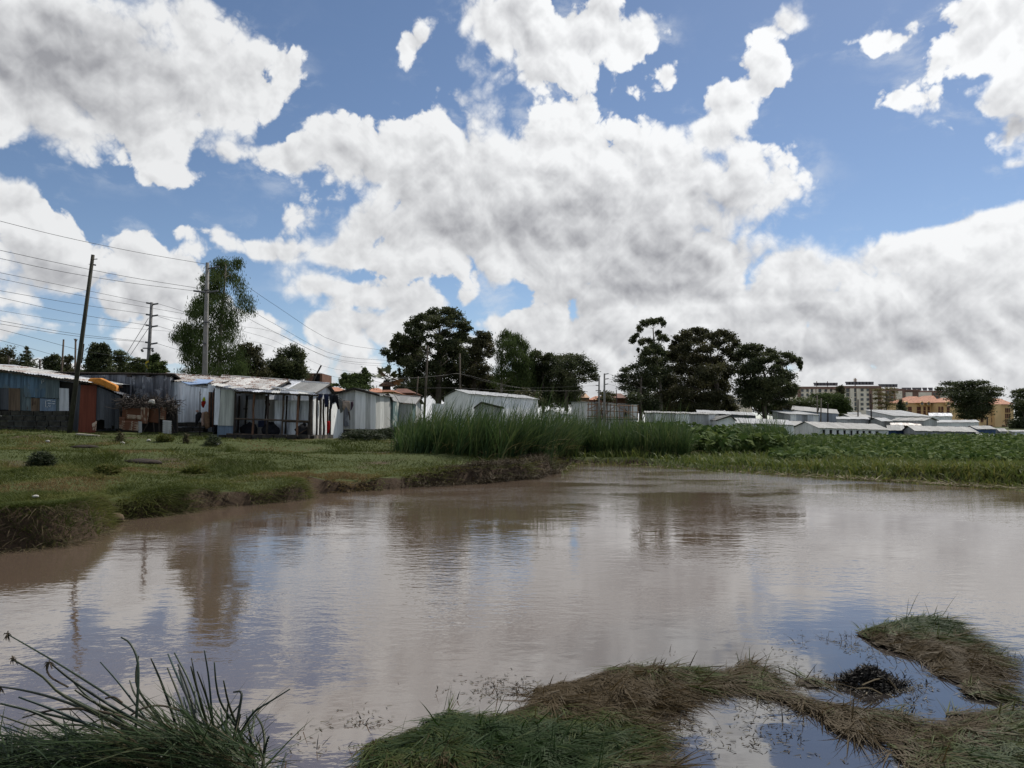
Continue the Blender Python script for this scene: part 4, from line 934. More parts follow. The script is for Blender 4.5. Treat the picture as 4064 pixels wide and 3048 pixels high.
# ------------------------------------------------------------------ far buildings
A_WHITE = m_plain('apartment_render', (0.92, 0.81, 0.67), .85, .08, .3, bump=0)
A_BROWN = m_plain('apartment_brown', (0.27, 0.165, 0.13), .85, .12, .3, bump=0)
A_GLASS = m_plain('dark_window_glass', (0.11, 0.112, 0.115), .25, .3, .4, bump=0, spec=.5)
YELLOW = m_plain('ochre_render', (0.80, 0.54, 0.27), .85, .08, .3, bump=0)
TILE = m_plain('terracotta_tile', (0.38, 0.17, 0.10), .85, .35, 1.5, bump=.3)
TILE_DK = m_plain('dark_terracotta_tile', (0.135, 0.060, 0.042), .85, .35, 1.5, bump=.3)
PEACH = m_plain('peach_render', (0.46, 0.30, 0.19), .85, .1, .5, bump=0)
BRICK = m_plain('brown_brick', (0.15, 0.075, 0.05), .9, .3, 1.0, bump=.3)
def box_part(Z, x0, y0, x1, y1, D, dep, mat, name, parent):
    """box whose front face fills the photo rectangle at distance D"""
    a, b, c, d = P(Z, x0, y1, D), P(Z, x1, y1, D), P(Z, x1, y0, D), P(Z, x0, y0, D)
    xm0, xm1 = min(a.x, d.x), max(b.x, c.x); zb, zt = a.z, c.z
    if name in ('wall', 'wing_wall', 'end_wall', 'dark_bay', 'return_wall', 'stair_wall', 'pilaster', 'panel', 'fin'): zb = min(zb, .6)
    pts = [Vector((xm0, D, zb)), Vector((xm1, D, zb)), Vector((xm1, D, zt)), Vector((xm0, D, zt))]
    return MB().slab(pts, (0, dep, 0)).build(name, mat, parent)
def windows(Z, xs, ys, w, h, D, parent, mat=None):
    for y in ys:
        for x in xs:
            o = box_part(Z, x - w / 2, y - h / 2, x + w / 2, y + h / 2, D - .12, .3, mat or A_GLASS, 'window', parent)
            box_part(Z, x - w / 2 - 1, y + h / 2, x + w / 2 + 1, y + h / 2 + 1.6, D - .3, .28, A_WHITE if mat is None else YELLOW, 'sill', o)
def heaters(Z, xs, y, D, parent):
    for x in xs:
        p = P(Z, x, y, D + 4)
        mb = MB().tube([p + Vector((-1.3, 0, .9)), p + Vector((1.3, 0, .9))], .45, 6); mb.box(p + Vector((0, -.3, .2)), 2.4, .2, 1.4)
        mb.build('water_heater', m_plain('heater_grey', (0.13, 0.13, 0.14), .5, .2), parent)
DA = 420
t = empty('apartment_block', P(Z6, 400, 430, DA), 'white apartment block with brown parapet, leftmost behind the dark trees', 'building')
box_part(Z6, 225, 208, 560, 440, DA, 14, A_WHITE, 'wall', t); box_part(Z6, 222, 186, 565, 207, DA - .6, 15, A_BROWN, 'parapet', t)
for x in (240, 545): box_part(Z6, x - 10, 208, x + 12, 440, DA - .5, 2, A_BROWN, 'pilaster', t)
for x in (335, 372, 402): box_part(Z6, x - 5, 208, x + 5, 440, DA - .9, 1, A_WHITE, 'fin', t)
windows(Z6, (266, 313, 473, 521), (221, 261, 302, 343), 22, 23, DA, t); windows(Z6, (353, 420), (221, 261, 302, 343), 24, 33, DA, t)
heaters(Z6, (385, 410, 440, 470, 500, 530, 555), 172, DA, t)
for x in (392, 487): MB().tube([P(Z6, x, 185, DA + 4), P(Z6, x, 140, DA + 4)], .25, 4).build('aerial', A_BROWN, t)
t = empty('apartment_block', P(Z6, 760, 430, DA - 15), 'white apartment block with four window columns and mast on roof', 'building'); DB = DA - 15
box_part(Z6, 636, 203, 880, 460, DB, 16, A_WHITE, 'wall', t); box_part(Z6, 630, 180, 960, 202, DB - .6, 17, A_BROWN, 'parapet', t)
for x in (698, 715, 756): box_part(Z6, x - 5, 203, x + 5, 460, DB - .9, 1, A_WHITE, 'fin', t)
box_part(Z6, 862, 203, 882, 460, DB - .5, 2, A_BROWN, 'pilaster', t)
windows(Z6, (665, 735), (218, 258, 299, 340, 381), 27, 34, DB, t); windows(Z6, (791, 843), (216, 258, 299, 341, 382), 24, 23, DB, t)
box_part(Z6, 882, 203, 925, 460, DB + 3, 10, A_WHITE, 'return_wall', t); box_part(Z6, 925, 203, 958, 460, DB + 3.5, 12, A_BROWN, 'stair_wall', t)
heaters(Z6, (665, 690, 720, 750, 780, 810, 840, 870), 164, DB, t)
MB().tube([P(Z6, 730, 180, DB + 6), P(Z6, 730, 112, DB + 6)], .3, 5).build('mast', A_BROWN, t)
for dx in (-8, 8): MB().tube([P(Z6, 730 + dx, 150, DB + 6), P(Z6, 730 + dx, 118, DB + 6)], .4, 4).build('antenna', A_WHITE, t)
t = empty('apartment_block', P(Z6, 1050, 430, DA + 5), 'brown and cream apartment block behind the thin yellow tree', 'building')
box_part(Z6, 958, 205, 1160, 440, DA + 5, 14, A_BROWN, 'wall', t)
for x0, x1 in ((1094, 1142), (975, 1000)): box_part(Z6, x0, 225, x1, 440, DA + 4, 2, A_WHITE, 'panel', t)
windows(Z6, (1020, 1055), (240, 280, 320, 360), 20, 26, DA + 5, t, A_GLASS); heaters(Z6, (955, 990, 1020, 1050, 1080), 184, DA + 5, t)
t = empty('apartment_block', P(Z6, 1350, 400, DA + 25), 'long dark-topped apartment block above the red tiled roofs', 'building')
box_part(Z6, 1155, 222, 1580, 420, DA + 25, 14, A_BROWN, 'wall', t); box_part(Z6, 1150, 212, 1300, 223, DA + 24, 15, A_BROWN, 'parapet', t)
for x0, x1 in ((1183, 1232), (1295, 1400), (1485, 1545)): box_part(Z6, x0, 236, x1, 420, DA + 24, 2, A_WHITE, 'panel', t)
windows(Z6, (1165, 1425, 1450), (252, 285), 14, 22, DA + 25, t, A_GLASS); heaters(Z6, (1160, 1200, 1250, 1290, 1340, 1390), 214, DA + 25, t)
# second white block glimpsed below the trees
t = empty('apartment_block', P(Z5, 1440, 990, DA + 30), 'white block glimpsed through the gap under the dark trees', 'building')
box_part(Z5, 1370, 930, 1560, 1060, DA + 30, 12, A_WHITE, 'wall', t); windows(Z5, (1395, 1428, 1462), (955, 985), 20, 22, DA + 30, t)
# ochre buildings with tiled roofs
def hip(parent, Z, x0, x1, ye, yr, D, dep, mat, xr0=None, xr1=None):
    xr0 = x0 + (x1 - x0) * .3 if xr0 is None else xr0; xr1 = x1 - (x1 - x0) * .3 if xr1 is None else xr1
    a, b = P(Z, x0, ye, D - .8), P(Z, x1, ye, D - .8); c, d = b + Vector((0, dep + 1.6, 0)), a + Vector((0, dep + 1.6, 0))
    r0, r1 = P(Z, xr0, yr, D + dep / 2), P(Z, xr1, yr, D + dep / 2)
    o = MB(); o.v = [tuple(p) for p in (a, b, c, d, r0, r1)]; o.f = [(0, 1, 5, 4), (1, 2, 5), (2, 3, 4, 5), (3, 0, 4), (3, 2, 1, 0)]
    return o.build('roof', mat, parent)
DY = 270
t = empty('ochre_building', P(Z6, 1370, 450, DY), 'ochre building with terracotta hip roofs and arched dormers', 'building')
box_part(Z6, 1150, 330, 1460, 470, DY, 12, YELLOW, 'wall', t); box_part(Z6, 1455, 325, 1600, 470, DY - 4, 14, YELLOW, 'wing_wall', t)
hip(t, Z6, 1140, 1330, 330, 272, DY, 12, TILE); hip(t, Z6, 1270, 1480, 328, 266, DY - 1, 13, TILE); hip(t, Z6, 1450, 1610, 325, 285, DY - 4, 14, TILE)
for x in (1183, 1318, 1377, 1549):
    D = DY - 1.5 if x < 1460 else DY - 5.5
    p0, p1 = P(Z6, x - 15, 350, D), P(Z6, x + 15, 350, D); top = [P(Z6, x + 15 * math.cos(q), 332 - 17 * math.sin(q), D) for q in np.linspace(0, math.pi, 7)]
    o = MB().slab([p0, p1] + top, (0, 3, 0)).build('dormer', YELLOW, t)
    MB().slab([P(Z6, x - 9, 345, D - .1), P(Z6, x + 9, 345, D - .1)] + [P(Z6, x + 9 * math.cos(q), 333 - 10 * math.sin(q), D - .1) for q in np.linspace(0, math.pi, 7)], (0, .08, 0)).build('arched_pane', A_GLASS, o)
windows(Z6, (1210, 1290), (380, 416), 33, 34, DY, t, TILE_DK); windows(Z6, (1340, 1376), (378, 416), 18, 34, DY, t, TILE_DK)
windows(Z6, (1470, 1496), (380, 416), 17, 36, DY - 4, t, TILE_DK); windows(Z6, (1548,), (376, 414), 22, 36, DY - 4, t, TILE_DK)
DY2 = 230
t = empty('ochre_building', P(Z6, 2000, 560, DY2), 'taller ochre building with tiled roof right of the layered dark tree', 'building')
box_part(Z6, 1800, 345, 2120, 570, DY2, 14, YELLOW, 'wall', t); hip(t, Z6, 1790, 2135, 342, 290, DY2, 14, TILE, 1900, 2000)
box_part(Z6, 1960, 340, 2010, 560, DY2 - 1.5, 2, YELLOW, 'stair_bay', t)
windows(Z6, (2054, 2070, 2086), (395, 445, 492), 9, 40, DY2, t, TILE_DK); windows(Z6, (1936, 1955), (378, 430, 480), 14, 38, DY2, t, TILE_DK); windows(Z6, (1845,), (430, 480), 20, 38, DY2, t, TILE_DK)
for x in (1880, 1920, 1985, 2030, 2070, 2108): box_part(Z6, x - 14, 525, x + 14, 562, DY2 - .2, .3, TILE_DK, 'garage_opening', t)
# tiled houses beyond the huts
def house(name, label, Z, x0, x1, yb, ye, yr, D, dep, wm, rm, xr0=None, xr1=None, wx=()):
    t = empty(name, P(Z, (x0 + x1) / 2, yb, D), label, 'house')
    box_part(Z, x0, ye, x1, yb, D, dep, wm, 'wall', t); hip(t, Z, x0 - 6, x1 + 6, ye + 2, yr, D, dep, rm, xr0, xr1)
    for x in wx: box_part(Z, x - 6, ye + 8, x + 6, ye + 20, D - .1, .2, A_GLASS, 'window', t)
house('tiled_house', 'orange-roofed house just behind the clean grey gable', Z3, 1275, 1440, 360, 322, 274, 95, 8, PEACH, TILE)
house('tiled_house', 'wide terracotta-roofed house below the small palm', Z3, 1760, 1960, 380, 335, 284, 90, 9, PEACH, TILE, wx=(1800, 1850))
house('tiled_house', 'peach-walled house with terracotta roof right below the palm', Z3, 1955, 2085, 380, 325, 290, 85, 9, PEACH, TILE, 1975, 2020)
house('tiled_house', 'dark red-roofed house at the foot of the big rounded tree', Z4, 225, 420, 930, 903, 868, 98, 8, BRICK, TILE_DK)
house('tiled_house', 'peach gabled house right of the umbrella-shaped tree', Z4, 1892, 1966, 985, 945, 905, 120, 8, PEACH, PEACH, 1926, 1930, (1930,))
house('tiled_house', 'red-roofed house behind scaffolded shed', Z4, 1970, 2130, 990, 965, 934, 125, 8, BRICK, TILE, wx=(2030,))
house('tiled_house', 'brown house with dark roof right of the twin power poles', Z5, 110, 350, 985, 930, 888, 118, 9, BRICK, TILE_DK, wx=(160, 240))
t = empty('brick_building', P(Z3, 1090, 215, 150), 'unfinished brown brick building with dark openings behind the grey gables', 'building')
box_part(Z3, 985, 98, 1086, 215, 150, 8, BRICK, 'wall', t); box_part(Z3, 1084, 104, 1170, 215, 151, 8, DARK_IN, 'dark_bay', t); box_part(Z3, 1168, 100, 1194, 215, 150, 8, BRICK, 'end_wall', t); box_part(Z3, 1084, 98, 1170, 108, 150.4, 8, BRICK, 'beam', t)

# ------------------------------------------------------------------ trees
DARKLEAF = m_leaf('dark_evergreen_leaves', (0.030, 0.042, 0.018), (0.072, 0.084, 0.036), (0.120, 0.125, 0.054), .65, .32, .2)
OLIVELEAF = m_leaf('brownish_evergreen_leaves', (0.038, 0.042, 0.020), (0.080, 0.078, 0.036), (0.130, 0.112, 0.052), .65, .32, .2)
GREENLEAF = m_leaf('mid_green_leaves', (0.038, 0.058, 0.019), (0.076, 0.104, 0.034), (0.115, 0.140, 0.050), .7, .32, .1)
ACACIALEAF = m_leaf('acacia_leaves', (0.045, 0.060, 0.020), (0.085, 0.105, 0.035), (0.13, 0.14, 0.05), .55, .3)
YELLOWLEAF = m_leaf('yellowing_leaves', (0.10, 0.085, 0.025), (0.16, 0.13, 0.04), (0.20, 0.16, 0.06), .55, .3)
BARK = m_plain('grey_brown_bark', (0.085, 0.068, 0.052), .9, .35, 2.0, bump=.5)
BARK_PALE = m_plain('pale_bark', (0.20, 0.17, 0.135), .85, .3, 2.0, bump=.3)
def Zp(x, y): return x, y
SCL = {Z1: 3.16, Z2: 4.0218, Z3: 3.16, Z4: 2.212, Z5: 2.4578, Z6: 2.212, ZA: 2.0109, Zp: 1.0}
def tree(name, label, Z, D, trunk, clumps, mat, leaf=.26, dens=1.0, style='puff', r0=.35, depth=None, bark=None, branch=True, group=None, cat='tree', flat=None, ground=None):
    m_px = D / FPX / SCL[Z]
    tb = [P(Z, x, y, D) for x, y in trunk]
    zg = gz1(tb[0].x, D) if ground is None else ground
    root = empty(name, V3(tb[0], zg), label, cat, group)
    xs_ = [c[0] for c in clumps]; wid = (max(xs_) - min(xs_)) * m_px
    depth = wid * .38 if depth is None else depth
    Vs, Fs, Ts, off = [], [], [], 0
    wood = MB(); tpts = curve_pts([V3(tb[0], zg - .2)] + [p + Vector((0, random.uniform(-.15, .15) * depth, 0)) for p in tb[1:]], 8)
    wood.tube(tpts, [r0 * (1 - .75 * i / 8) for i in range(9)], 7)
    cx_ = sum(xs_) / len(xs_)
    for c in clumps:
        x, y, rx, ry = c[:4]; dn = c[4] if len(c) > 4 else 1.0
        # crowns are rounder in the middle: clumps near the outline sit near the trunk's distance
        e = max(0.15, 1 - ((x - cx_) * m_px / max(wid * .55, .5)) ** 2)
        dz = random.uniform(-1, 1) * depth * e
        cen = P(Z, x, y, D + dz); R1, R2 = rx * m_px * 1.18, ry * m_px * 1.22
        nsub = max(4, int(8 + 5 * R1 / max(R2, .05))); nleaf = int(min(2600, 60 + dens * dn * 36 * R1 * R2 * 3.14 / (leaf * leaf)))
        u_ = unit(nsub); rr = rng.uniform(.35, .95, nsub)[:, None]
        if style == 'layer': subs = u_ * rr * np.array([R1, R1 * .8, R2 * 1.0]); sr = np.array([R1 * .34, R1 * .34, R2 * .75])
        else: subs = u_ * rr * np.array([R1, R1 * .85, R2]); sr = np.array([R1, R1, R2]) * .34
        k = rng.integers(0, nsub, nleaf)
        pos = np.array(cen) + subs[k] + rng.normal(size=(nleaf, 3)) * sr * (.75 if style != 'weep' else .9)
        s = leaf * rng.uniform(.6, 1.45, nleaf)
        if style == 'weep':
            a = np.stack([rng.normal(0, .22, nleaf), rng.normal(0, .22, nleaf), -np.ones(nleaf)], 1); pos[:, 2] -= rng.uniform(0, R2 * .5, nleaf); bw = .22
        elif style == 'layer':
            a = unit(nleaf); a[:, 2] *= .3; bw = .42
        else: a = unit(nleaf); bw = .48
        a /= np.linalg.norm(a, axis=1, keepdims=True); b = np.cross(a, unit(nleaf)); b /= np.maximum(np.linalg.norm(b, axis=1, keepdims=True), 1e-6)
        V, F, ix = diamonds(pos, a * (s * .5)[:, None], b * (s * bw * .5)[:, None])
        Vs.append(V); Fs.append(F + off); off += len(V)
        tn = np.clip(rng.uniform(.1, .9) * .45 + rng.uniform(0, .8, nsub)[k] * .5 + rng.normal(0, .12, nleaf), 0, 1); Ts.append(tn[ix])
        if branch:
            j = min(range(len(tpts)), key=lambda q: abs(tpts[q].z - (cen.z - max(R1, .6) * .9 - .25 * abs(cen.x - tpts[q].x))))
            s0 = tpts[j]; mid = s0.lerp(cen, .5) + Vector((0, 0, (cen - s0).length * .06)) + Vector((random.uniform(-.1, .1), 0, 0)) * R1
            rb = max(.02, r0 * (.30 - .02 * j) * min(1, .5 + R1 * .2))
            wood.tube(curve_pts([s0, mid, cen], 5), [rb * (1 - .8 * q / 5) for q in range(6)], 5, cap=False)
    wood.build('trunk', bark or BARK, root, loc=root.location, smooth=True)
    o = mesh_obj('crown', np.concatenate(Vs), np.concatenate(Fs), mat, root, loc=root.location, tint=np.concatenate(Ts))
    return root

tree('weeping_eucalyptus', 'tall weeping green eucalyptus behind the concrete pole', ZA, 56, [(1765, 1420), (1768, 1200), (1770, 950), (1790, 700), (1810, 520)],
     [(1790, 480, 70, 35), (1880, 490, 55, 40), (1760, 560, 90, 60), (1690, 630, 80, 55), (1860, 590, 65, 55, .6), (1630, 600, 35, 25, .6), (1740, 700, 90, 60), (1650, 760, 80, 50), (1575, 800, 55, 45), (1610, 870, 75, 50), (1530, 900, 45, 40),
      (1720, 850, 100, 80), (1800, 950, 70, 80, .7), (1905, 680, 55, 80, .4), (1960, 790, 65, 60, .4), (2000, 860, 40, 45, .35), (1900, 840, 75, 80, .4), (1870, 950, 70, 70, .4), (1470, 1010, 65, 45), (1420, 1080, 45, 35, .8), (1540, 1050, 80, 65), (1640, 1010, 90, 80),
      (1700, 1120, 110, 80), (1840, 1080, 70, 70, .5), (1500, 1150, 60, 60), (1590, 1180, 90, 70), (1500, 1240, 45, 50, .6), (1740, 1250, 120, 80), (1860, 1220, 90, 90), (1640, 1300, 110, 60), (1780, 1350, 150, 55), (1900, 1330, 70, 60), (1540, 1360, 90, 35)],
     GREENLEAF, .18, .9, 'weep', .17, 2.2, BARK_PALE)
tree('feathery_tree', 'loose feathery tree at the far left edge', Z1, 72, [(90, 500), (90, 300), (90, 180)], [(45, 180, 60, 70, .5), (130, 160, 65, 70, .5), (70, 280, 90, 60, .7), (150, 320, 80, 60), (60, 360, 90, 50), (-40, 260, 70, 90, .6)], OLIVELEAF, .2, .8, 'puff', .14)
tree('layered_conifer', 'layered dark conifer beside the feathery tree', Z1, 68, [(330, 480), (330, 250), (330, 90)], [(332, 105, 16, 14), (332, 150, 40, 14), (330, 195, 62, 16), (332, 240, 82, 17), (335, 285, 100, 18), (338, 330, 118, 20), (345, 380, 140, 24), (225, 340, 60, 30, .8)], DARKLEAF, .2, 1.0, 'layer', .12)
tree('bushy_tree', 'bushy dark tree left of the thin grey poles', Z1, 66, [(650, 480), (650, 330)], [(600, 270, 50, 45), (690, 220, 55, 45), (640, 330, 85, 50), (720, 300, 60, 50), (620, 390, 90, 40), (740, 385, 60, 40)], DARKLEAF, .2, .8, 'puff', .12)
tree('bushy_tree', 'small loose tree between the thin grey poles', Z1, 70, [(850, 480), (850, 330)], [(850, 250, 50, 45, .6), (890, 240, 30, 30, .5), (830, 330, 75, 45, .8), (870, 390, 80, 40)], OLIVELEAF, .2, .8, 'puff', .1)
tree('bushy_tree', 'dense dark rounded tree right of the leaning wooden pole', Z1, 58, [(1230, 480), (1230, 300)], [(1240, 80, 75, 45), (1150, 170, 55, 60), (1320, 110, 60, 55), (1230, 180, 90, 60), (1330, 200, 60, 60), (1180, 280, 85, 60), (1300, 290, 90, 60), (1180, 360, 95, 45), (1310, 380, 100, 40)], DARKLEAF, .18, 1.0, 'puff', .13)
tree('acacia', 'flat-topped pale acacia right of the dense rounded tree', Z1, 62, [(1500, 470), (1500, 300), (1500, 200)], [(1470, 150, 60, 16), (1530, 175, 80, 18), (1440, 220, 70, 18), (1570, 230, 75, 18), (1490, 270, 95, 20), (1580, 300, 80, 20), (1500, 340, 120, 25), (1590, 385, 120, 25)], ACACIALEAF, .17, .9, 'layer', .1)
tree('acacia', 'low flat acacia at the foot of the steel power pole', Z1, 60, [(1740, 470), (1740, 330)], [(1720, 245, 70, 15), (1790, 260, 70, 16), (1690, 295, 60, 18), (1780, 315, 90, 20), (1700, 350, 100, 25), (1810, 370, 90, 25)], ACACIALEAF, .17, .9, 'layer', .09)
tree('bushy_tree', 'rounded green tree right of the steel power pole', Z1, 57, [(1960, 470), (1960, 330)], [(1960, 215, 55, 32), (1920, 270, 45, 45), (2000, 290, 55, 40), (1950, 340, 90, 45), (2040, 350, 45, 25, .8), (1960, 395, 110, 35)], GREENLEAF, .17, 1.0, 'puff', .1)
tree('bushy_tree', 'dark tree just right of the weeping eucalyptus', ZA, 64, [(1990, 1420), (1990, 1280)], [(1960, 1165, 50, 32, .8), (2015, 1210, 60, 40), (1950, 1240, 65, 50), (2070, 1280, 50, 45), (1990, 1310, 90, 50), (2050, 1370, 90, 45), (1950, 1390, 90, 40)], OLIVELEAF, .19, .9, 'puff', .13)
tree('bushy_tree', 'dark spreading tree behind the rust-streaked gables', Zp, 66, [(1145, 1530), (1145, 1470)], [(1110, 1420, 30, 24, .8), (1165, 1400, 36, 24), (1090, 1455, 32, 30), (1145, 1450, 40, 32), (1195, 1440, 24, 34), (1110, 1490, 50, 26), (1180, 1490, 45, 30)], DARKLEAF, .19, .9, 'puff', .14)
tree('bushy_tree', 'two-headed leafy tree left of the small palm', Z3, 60, [(1600, 340), (1600, 220)], [(1485, 125, 40, 32), (1470, 180, 50, 30), (1735, 70, 40, 35, .7), (1750, 130, 55, 40), (1570, 155, 65, 40), (1660, 150, 70, 40), (1600, 220, 100, 45), (1720, 210, 90, 50), (1480, 240, 80, 40), (1640, 275, 150, 35), (1340, 245, 50, 18, .7)], GREENLEAF, .17, 1.0, 'puff', .12)
BA = [(610, 205, 62, 34), (715, 195, 75, 32), (795, 235, 62, 36), (545, 245, 70, 36), (465, 260, 60, 36), (405, 310, 55, 36), (375, 360, 30, 28), (650, 265, 85, 34), (745, 295, 65, 34), (850, 300, 50, 32), (900, 340, 36, 20), (500, 325, 75, 32), (590, 330, 60, 24), (430, 385, 60, 28), (850, 370, 40, 26),
      (335, 430, 62, 36), (262, 470, 38, 36), (285, 530, 52, 42), (255, 590, 32, 34), (175, 545, 36, 30, .8), (205, 600, 18, 42, .6), (370, 500, 80, 48), (430, 580, 85, 60), (380, 670, 62, 62), (335, 780, 36, 50, .7), (295, 740, 16, 32, .5),
      (640, 580, 55, 36, .7), (660, 640, 85, 60), (770, 480, 70, 40), (810, 420, 62, 34), (760, 560, 75, 60), (540, 690, 100, 60), (700, 730, 100, 70), (440, 770, 85, 60), (590, 820, 110, 55), (800, 700, 65, 70), (480, 850, 100, 45), (720, 850, 90, 45),
      (700, 390, 60, 34), (630, 420, 55, 26, .6), (870, 430, 60, 42), (690, 470, 70, 40), (830, 560, 70, 55), (520, 410, 50, 26, .5), (460, 465, 60, 36), (570, 480, 50, 26, .45), (840, 640, 60, 60), (500, 540, 60, 40, .7), (330, 620, 55, 50)]
tree('rounded_eucalyptus', 'huge dark round-headed tree left of white hall', Z4, 118, [(640, 985), (645, 800), (650, 620), (640, 470), (660, 330)], BA, DARKLEAF, .34, 1.0, 'puff', .55, 7)
tree('dark_gum_tree', 'dark leaning tree touching the right side of the huge round-headed one', Z4, 122, [(960, 985), (955, 800), (970, 600), (1020, 450)],
     [(1020, 395, 55, 28), (1085, 415, 42, 36), (950, 450, 55, 34), (1040, 475, 70, 40), (930, 520, 62, 42), (1095, 540, 34, 56, .7), (1000, 560, 72, 50), (950, 640, 80, 50), (1050, 690, 52, 40, .6), (960, 730, 100, 60), (1080, 790, 70, 50), (880, 800, 80, 55), (990, 830, 110, 50), (1090, 860, 60, 40)], OLIVELEAF, .34, .95, 'puff', .4, 5)
tree('light_gum_tree', 'lighter see-through gum tree in middle of the left clump', Z4, 112, [(1195, 985), (1195, 760), (1200, 560), (1215, 400)],
     [(1215, 375, 36, 34, .5), (1270, 410, 50, 34, .6), (1335, 430, 55, 40, .8), (1180, 450, 40, 40, .4), (1250, 470, 60, 40, .6), (1375, 490, 45, 42, .7), (1180, 545, 40, 45, .35), (1300, 545, 80, 50, .8), (1395, 565, 40, 50, .6), (1230, 620, 60, 50, .5), (1330, 650, 70, 50, .8), (1215, 720, 70, 50, .8), (1320, 750, 90, 55), (1250, 810, 100, 50), (1380, 720, 50, 60, .6), (1380, 830, 70, 50)], GREENLEAF, .34, 1.7, 'weep', .25, 4, BARK_PALE)
tree('light_gum_tree', 'slim twin-stemmed tree at right of the see-through gum', Z4, 114, [(1330, 985), (1335, 760), (1345, 620), (1350, 480)], [(1440, 640, 45, 50, .5), (1430, 720, 50, 60, .6), (1420, 820, 60, 60, .8), (1450, 560, 30, 30, .4), (1340, 860, 70, 40)], GREENLEAF, .34, 1.7, 'weep', .18, 3, BARK_PALE)
tree('dark_gum_tree', 'dark upright tree left of the umbrella-shaped tree', Z4, 116, [(1560, 985), (1560, 780), (1560, 620)],
     [(1490, 570, 50, 30, .8), (1570, 590, 55, 30), (1645, 610, 42, 36), (1470, 640, 50, 45), (1560, 660, 75, 45), (1650, 690, 50, 50), (1490, 730, 70, 50), (1580, 760, 80, 60), (1510, 830, 90, 55), (1610, 850, 85, 60), (1500, 910, 80, 45), (1600, 930, 80, 45)], DARKLEAF, .32, .95, 'puff', .3, 4)
tree('umbrella_acacia', 'umbrella-shaped dark acacia at right of the left tree clump', Z4, 108, [(1762, 1010), (1770, 880), (1800, 740), (1830, 660)],
     [(1755, 600, 75, 22), (1840, 608, 90, 24), (1915, 650, 75, 22), (1965, 705, 60, 18), (1995, 750, 48, 16), (2010, 785, 36, 12, .7), (1720, 660, 60, 30), (1810, 670, 85, 30), (1890, 720, 80, 22), (1740, 740, 80, 40), (1830, 760, 75, 30), (1730, 830, 90, 50), (1810, 840, 70, 45), (1740, 920, 80, 50), (1810, 920, 70, 45), (1920, 790, 50, 14)], DARKLEAF, .30, 1.05, 'layer', .35, 5)
tree('tall_gum_tree', 'tall thin-crowned gum at the left of the right tree clump', Z5, 112, [(670, 1085), (665, 900), (640, 650), (615, 450), (590, 260)],
     [(505, 200, 46, 28), (590, 185, 46, 26), (660, 180, 40, 34), (695, 205, 22, 26, .8), (465, 255, 32, 32), (395, 365, 30, 36), (435, 325, 24, 18, .7), (685, 345, 46, 28), (650, 300, 28, 26), (540, 380, 52, 32), (475, 390, 28, 24), (735, 365, 26, 18), (450, 465, 16, 18, .8), (600, 430, 62, 36), (540, 480, 52, 40), (660, 480, 62, 36), (480, 560, 50, 44), (570, 580, 75, 50), (660, 590, 75, 50), (620, 680, 95, 60), (560, 780, 100, 60), (690, 800, 90, 60)], DARKLEAF, .30, .95, 'puff', .32, 4, BARK_PALE)
tree('layered_cypress', 'layered dark tree low at left foot of the right clump', Z5, 106, [(470, 1080), (470, 900), (480, 740)],
     [(330, 660, 50, 16), (400, 630, 60, 20), (290, 720, 62, 16), (370, 720, 90, 22), (290, 765, 60, 14), (390, 790, 100, 24), (340, 840, 70, 18), (440, 860, 90, 30), (400, 920, 80, 28), (500, 700, 80, 45), (520, 940, 100, 50), (380, 985, 50, 20), (560, 1000, 110, 40)], DARKLEAF, .28, 1.05, 'layer', .3, 5)
tree('broad_dark_tree', 'broad domed dark tree in centre of the right clump', Z5, 116, [(1215, 1085), (1210, 900), (1200, 700), (1150, 480)],
     [(1000, 272, 55, 28), (920, 310, 52, 32), (1090, 300, 70, 32), (860, 365, 60, 38), (1000, 370, 95, 42), (1170, 330, 62, 32), (1285, 305, 70, 32), (1345, 355, 62, 38), (1235, 400, 70, 42), (1410, 410, 46, 36), (800, 425, 60, 40), (900, 450, 85, 52), (1090, 460, 95, 42, .8), (1330, 470, 70, 48, .8), (760, 520, 70, 50), (880, 560, 100, 60), (1040, 560, 100, 60), (1190, 560, 90, 60), (1400, 540, 60, 50), (820, 650, 100, 62), (1000, 680, 110, 70), (1160, 690, 110, 70), (1310, 670, 90, 70), (760, 760, 95, 70), (930, 800, 120, 75), (1110, 820, 120, 75), (1270, 820, 100, 70), (820, 900, 120, 65), (1000, 930, 130, 60), (1180, 940, 110, 55), (700, 940, 90, 60), (1320, 950, 60, 50, .8), (880, 1020, 140, 40), (1080, 1030, 120, 35)], OLIVELEAF, .34, 1.0, 'puff', .5, 8)
tree('broad_dark_tree', 'wide low-spreading dark tree at right end of the right clump', Z5, 110, [(1690, 1085), (1690, 930), (1680, 760), (1640, 560)],
     [(1535, 432, 72, 30), (1625, 445, 52, 28), (1475, 495, 72, 42), (1590, 520, 82, 42), (1730, 485, 52, 32), (1790, 515, 42, 28), (1690, 560, 75, 34), (1895, 515, 60, 24), (1965, 550, 52, 30), (2030, 590, 28, 40), (2035, 640, 16, 22, .7), (1840, 590, 65, 32), (1500, 620, 90, 60), (1600, 640, 70, 50), (1820, 665, 80, 38), (1890, 740, 80, 46), (1780, 770, 100, 46), (1520, 760, 110, 70), (1640, 790, 90, 60), (1930, 830, 70, 55), (1650, 890, 130, 65), (1480, 890, 90, 65), (1820, 890, 100, 60), (1960, 890, 36, 50), (1520, 980, 100, 35, .5), (1790, 980, 100, 40), (1670, 990, 90, 40)], DARKLEAF, .32, 1.0, 'puff', .42, 6)
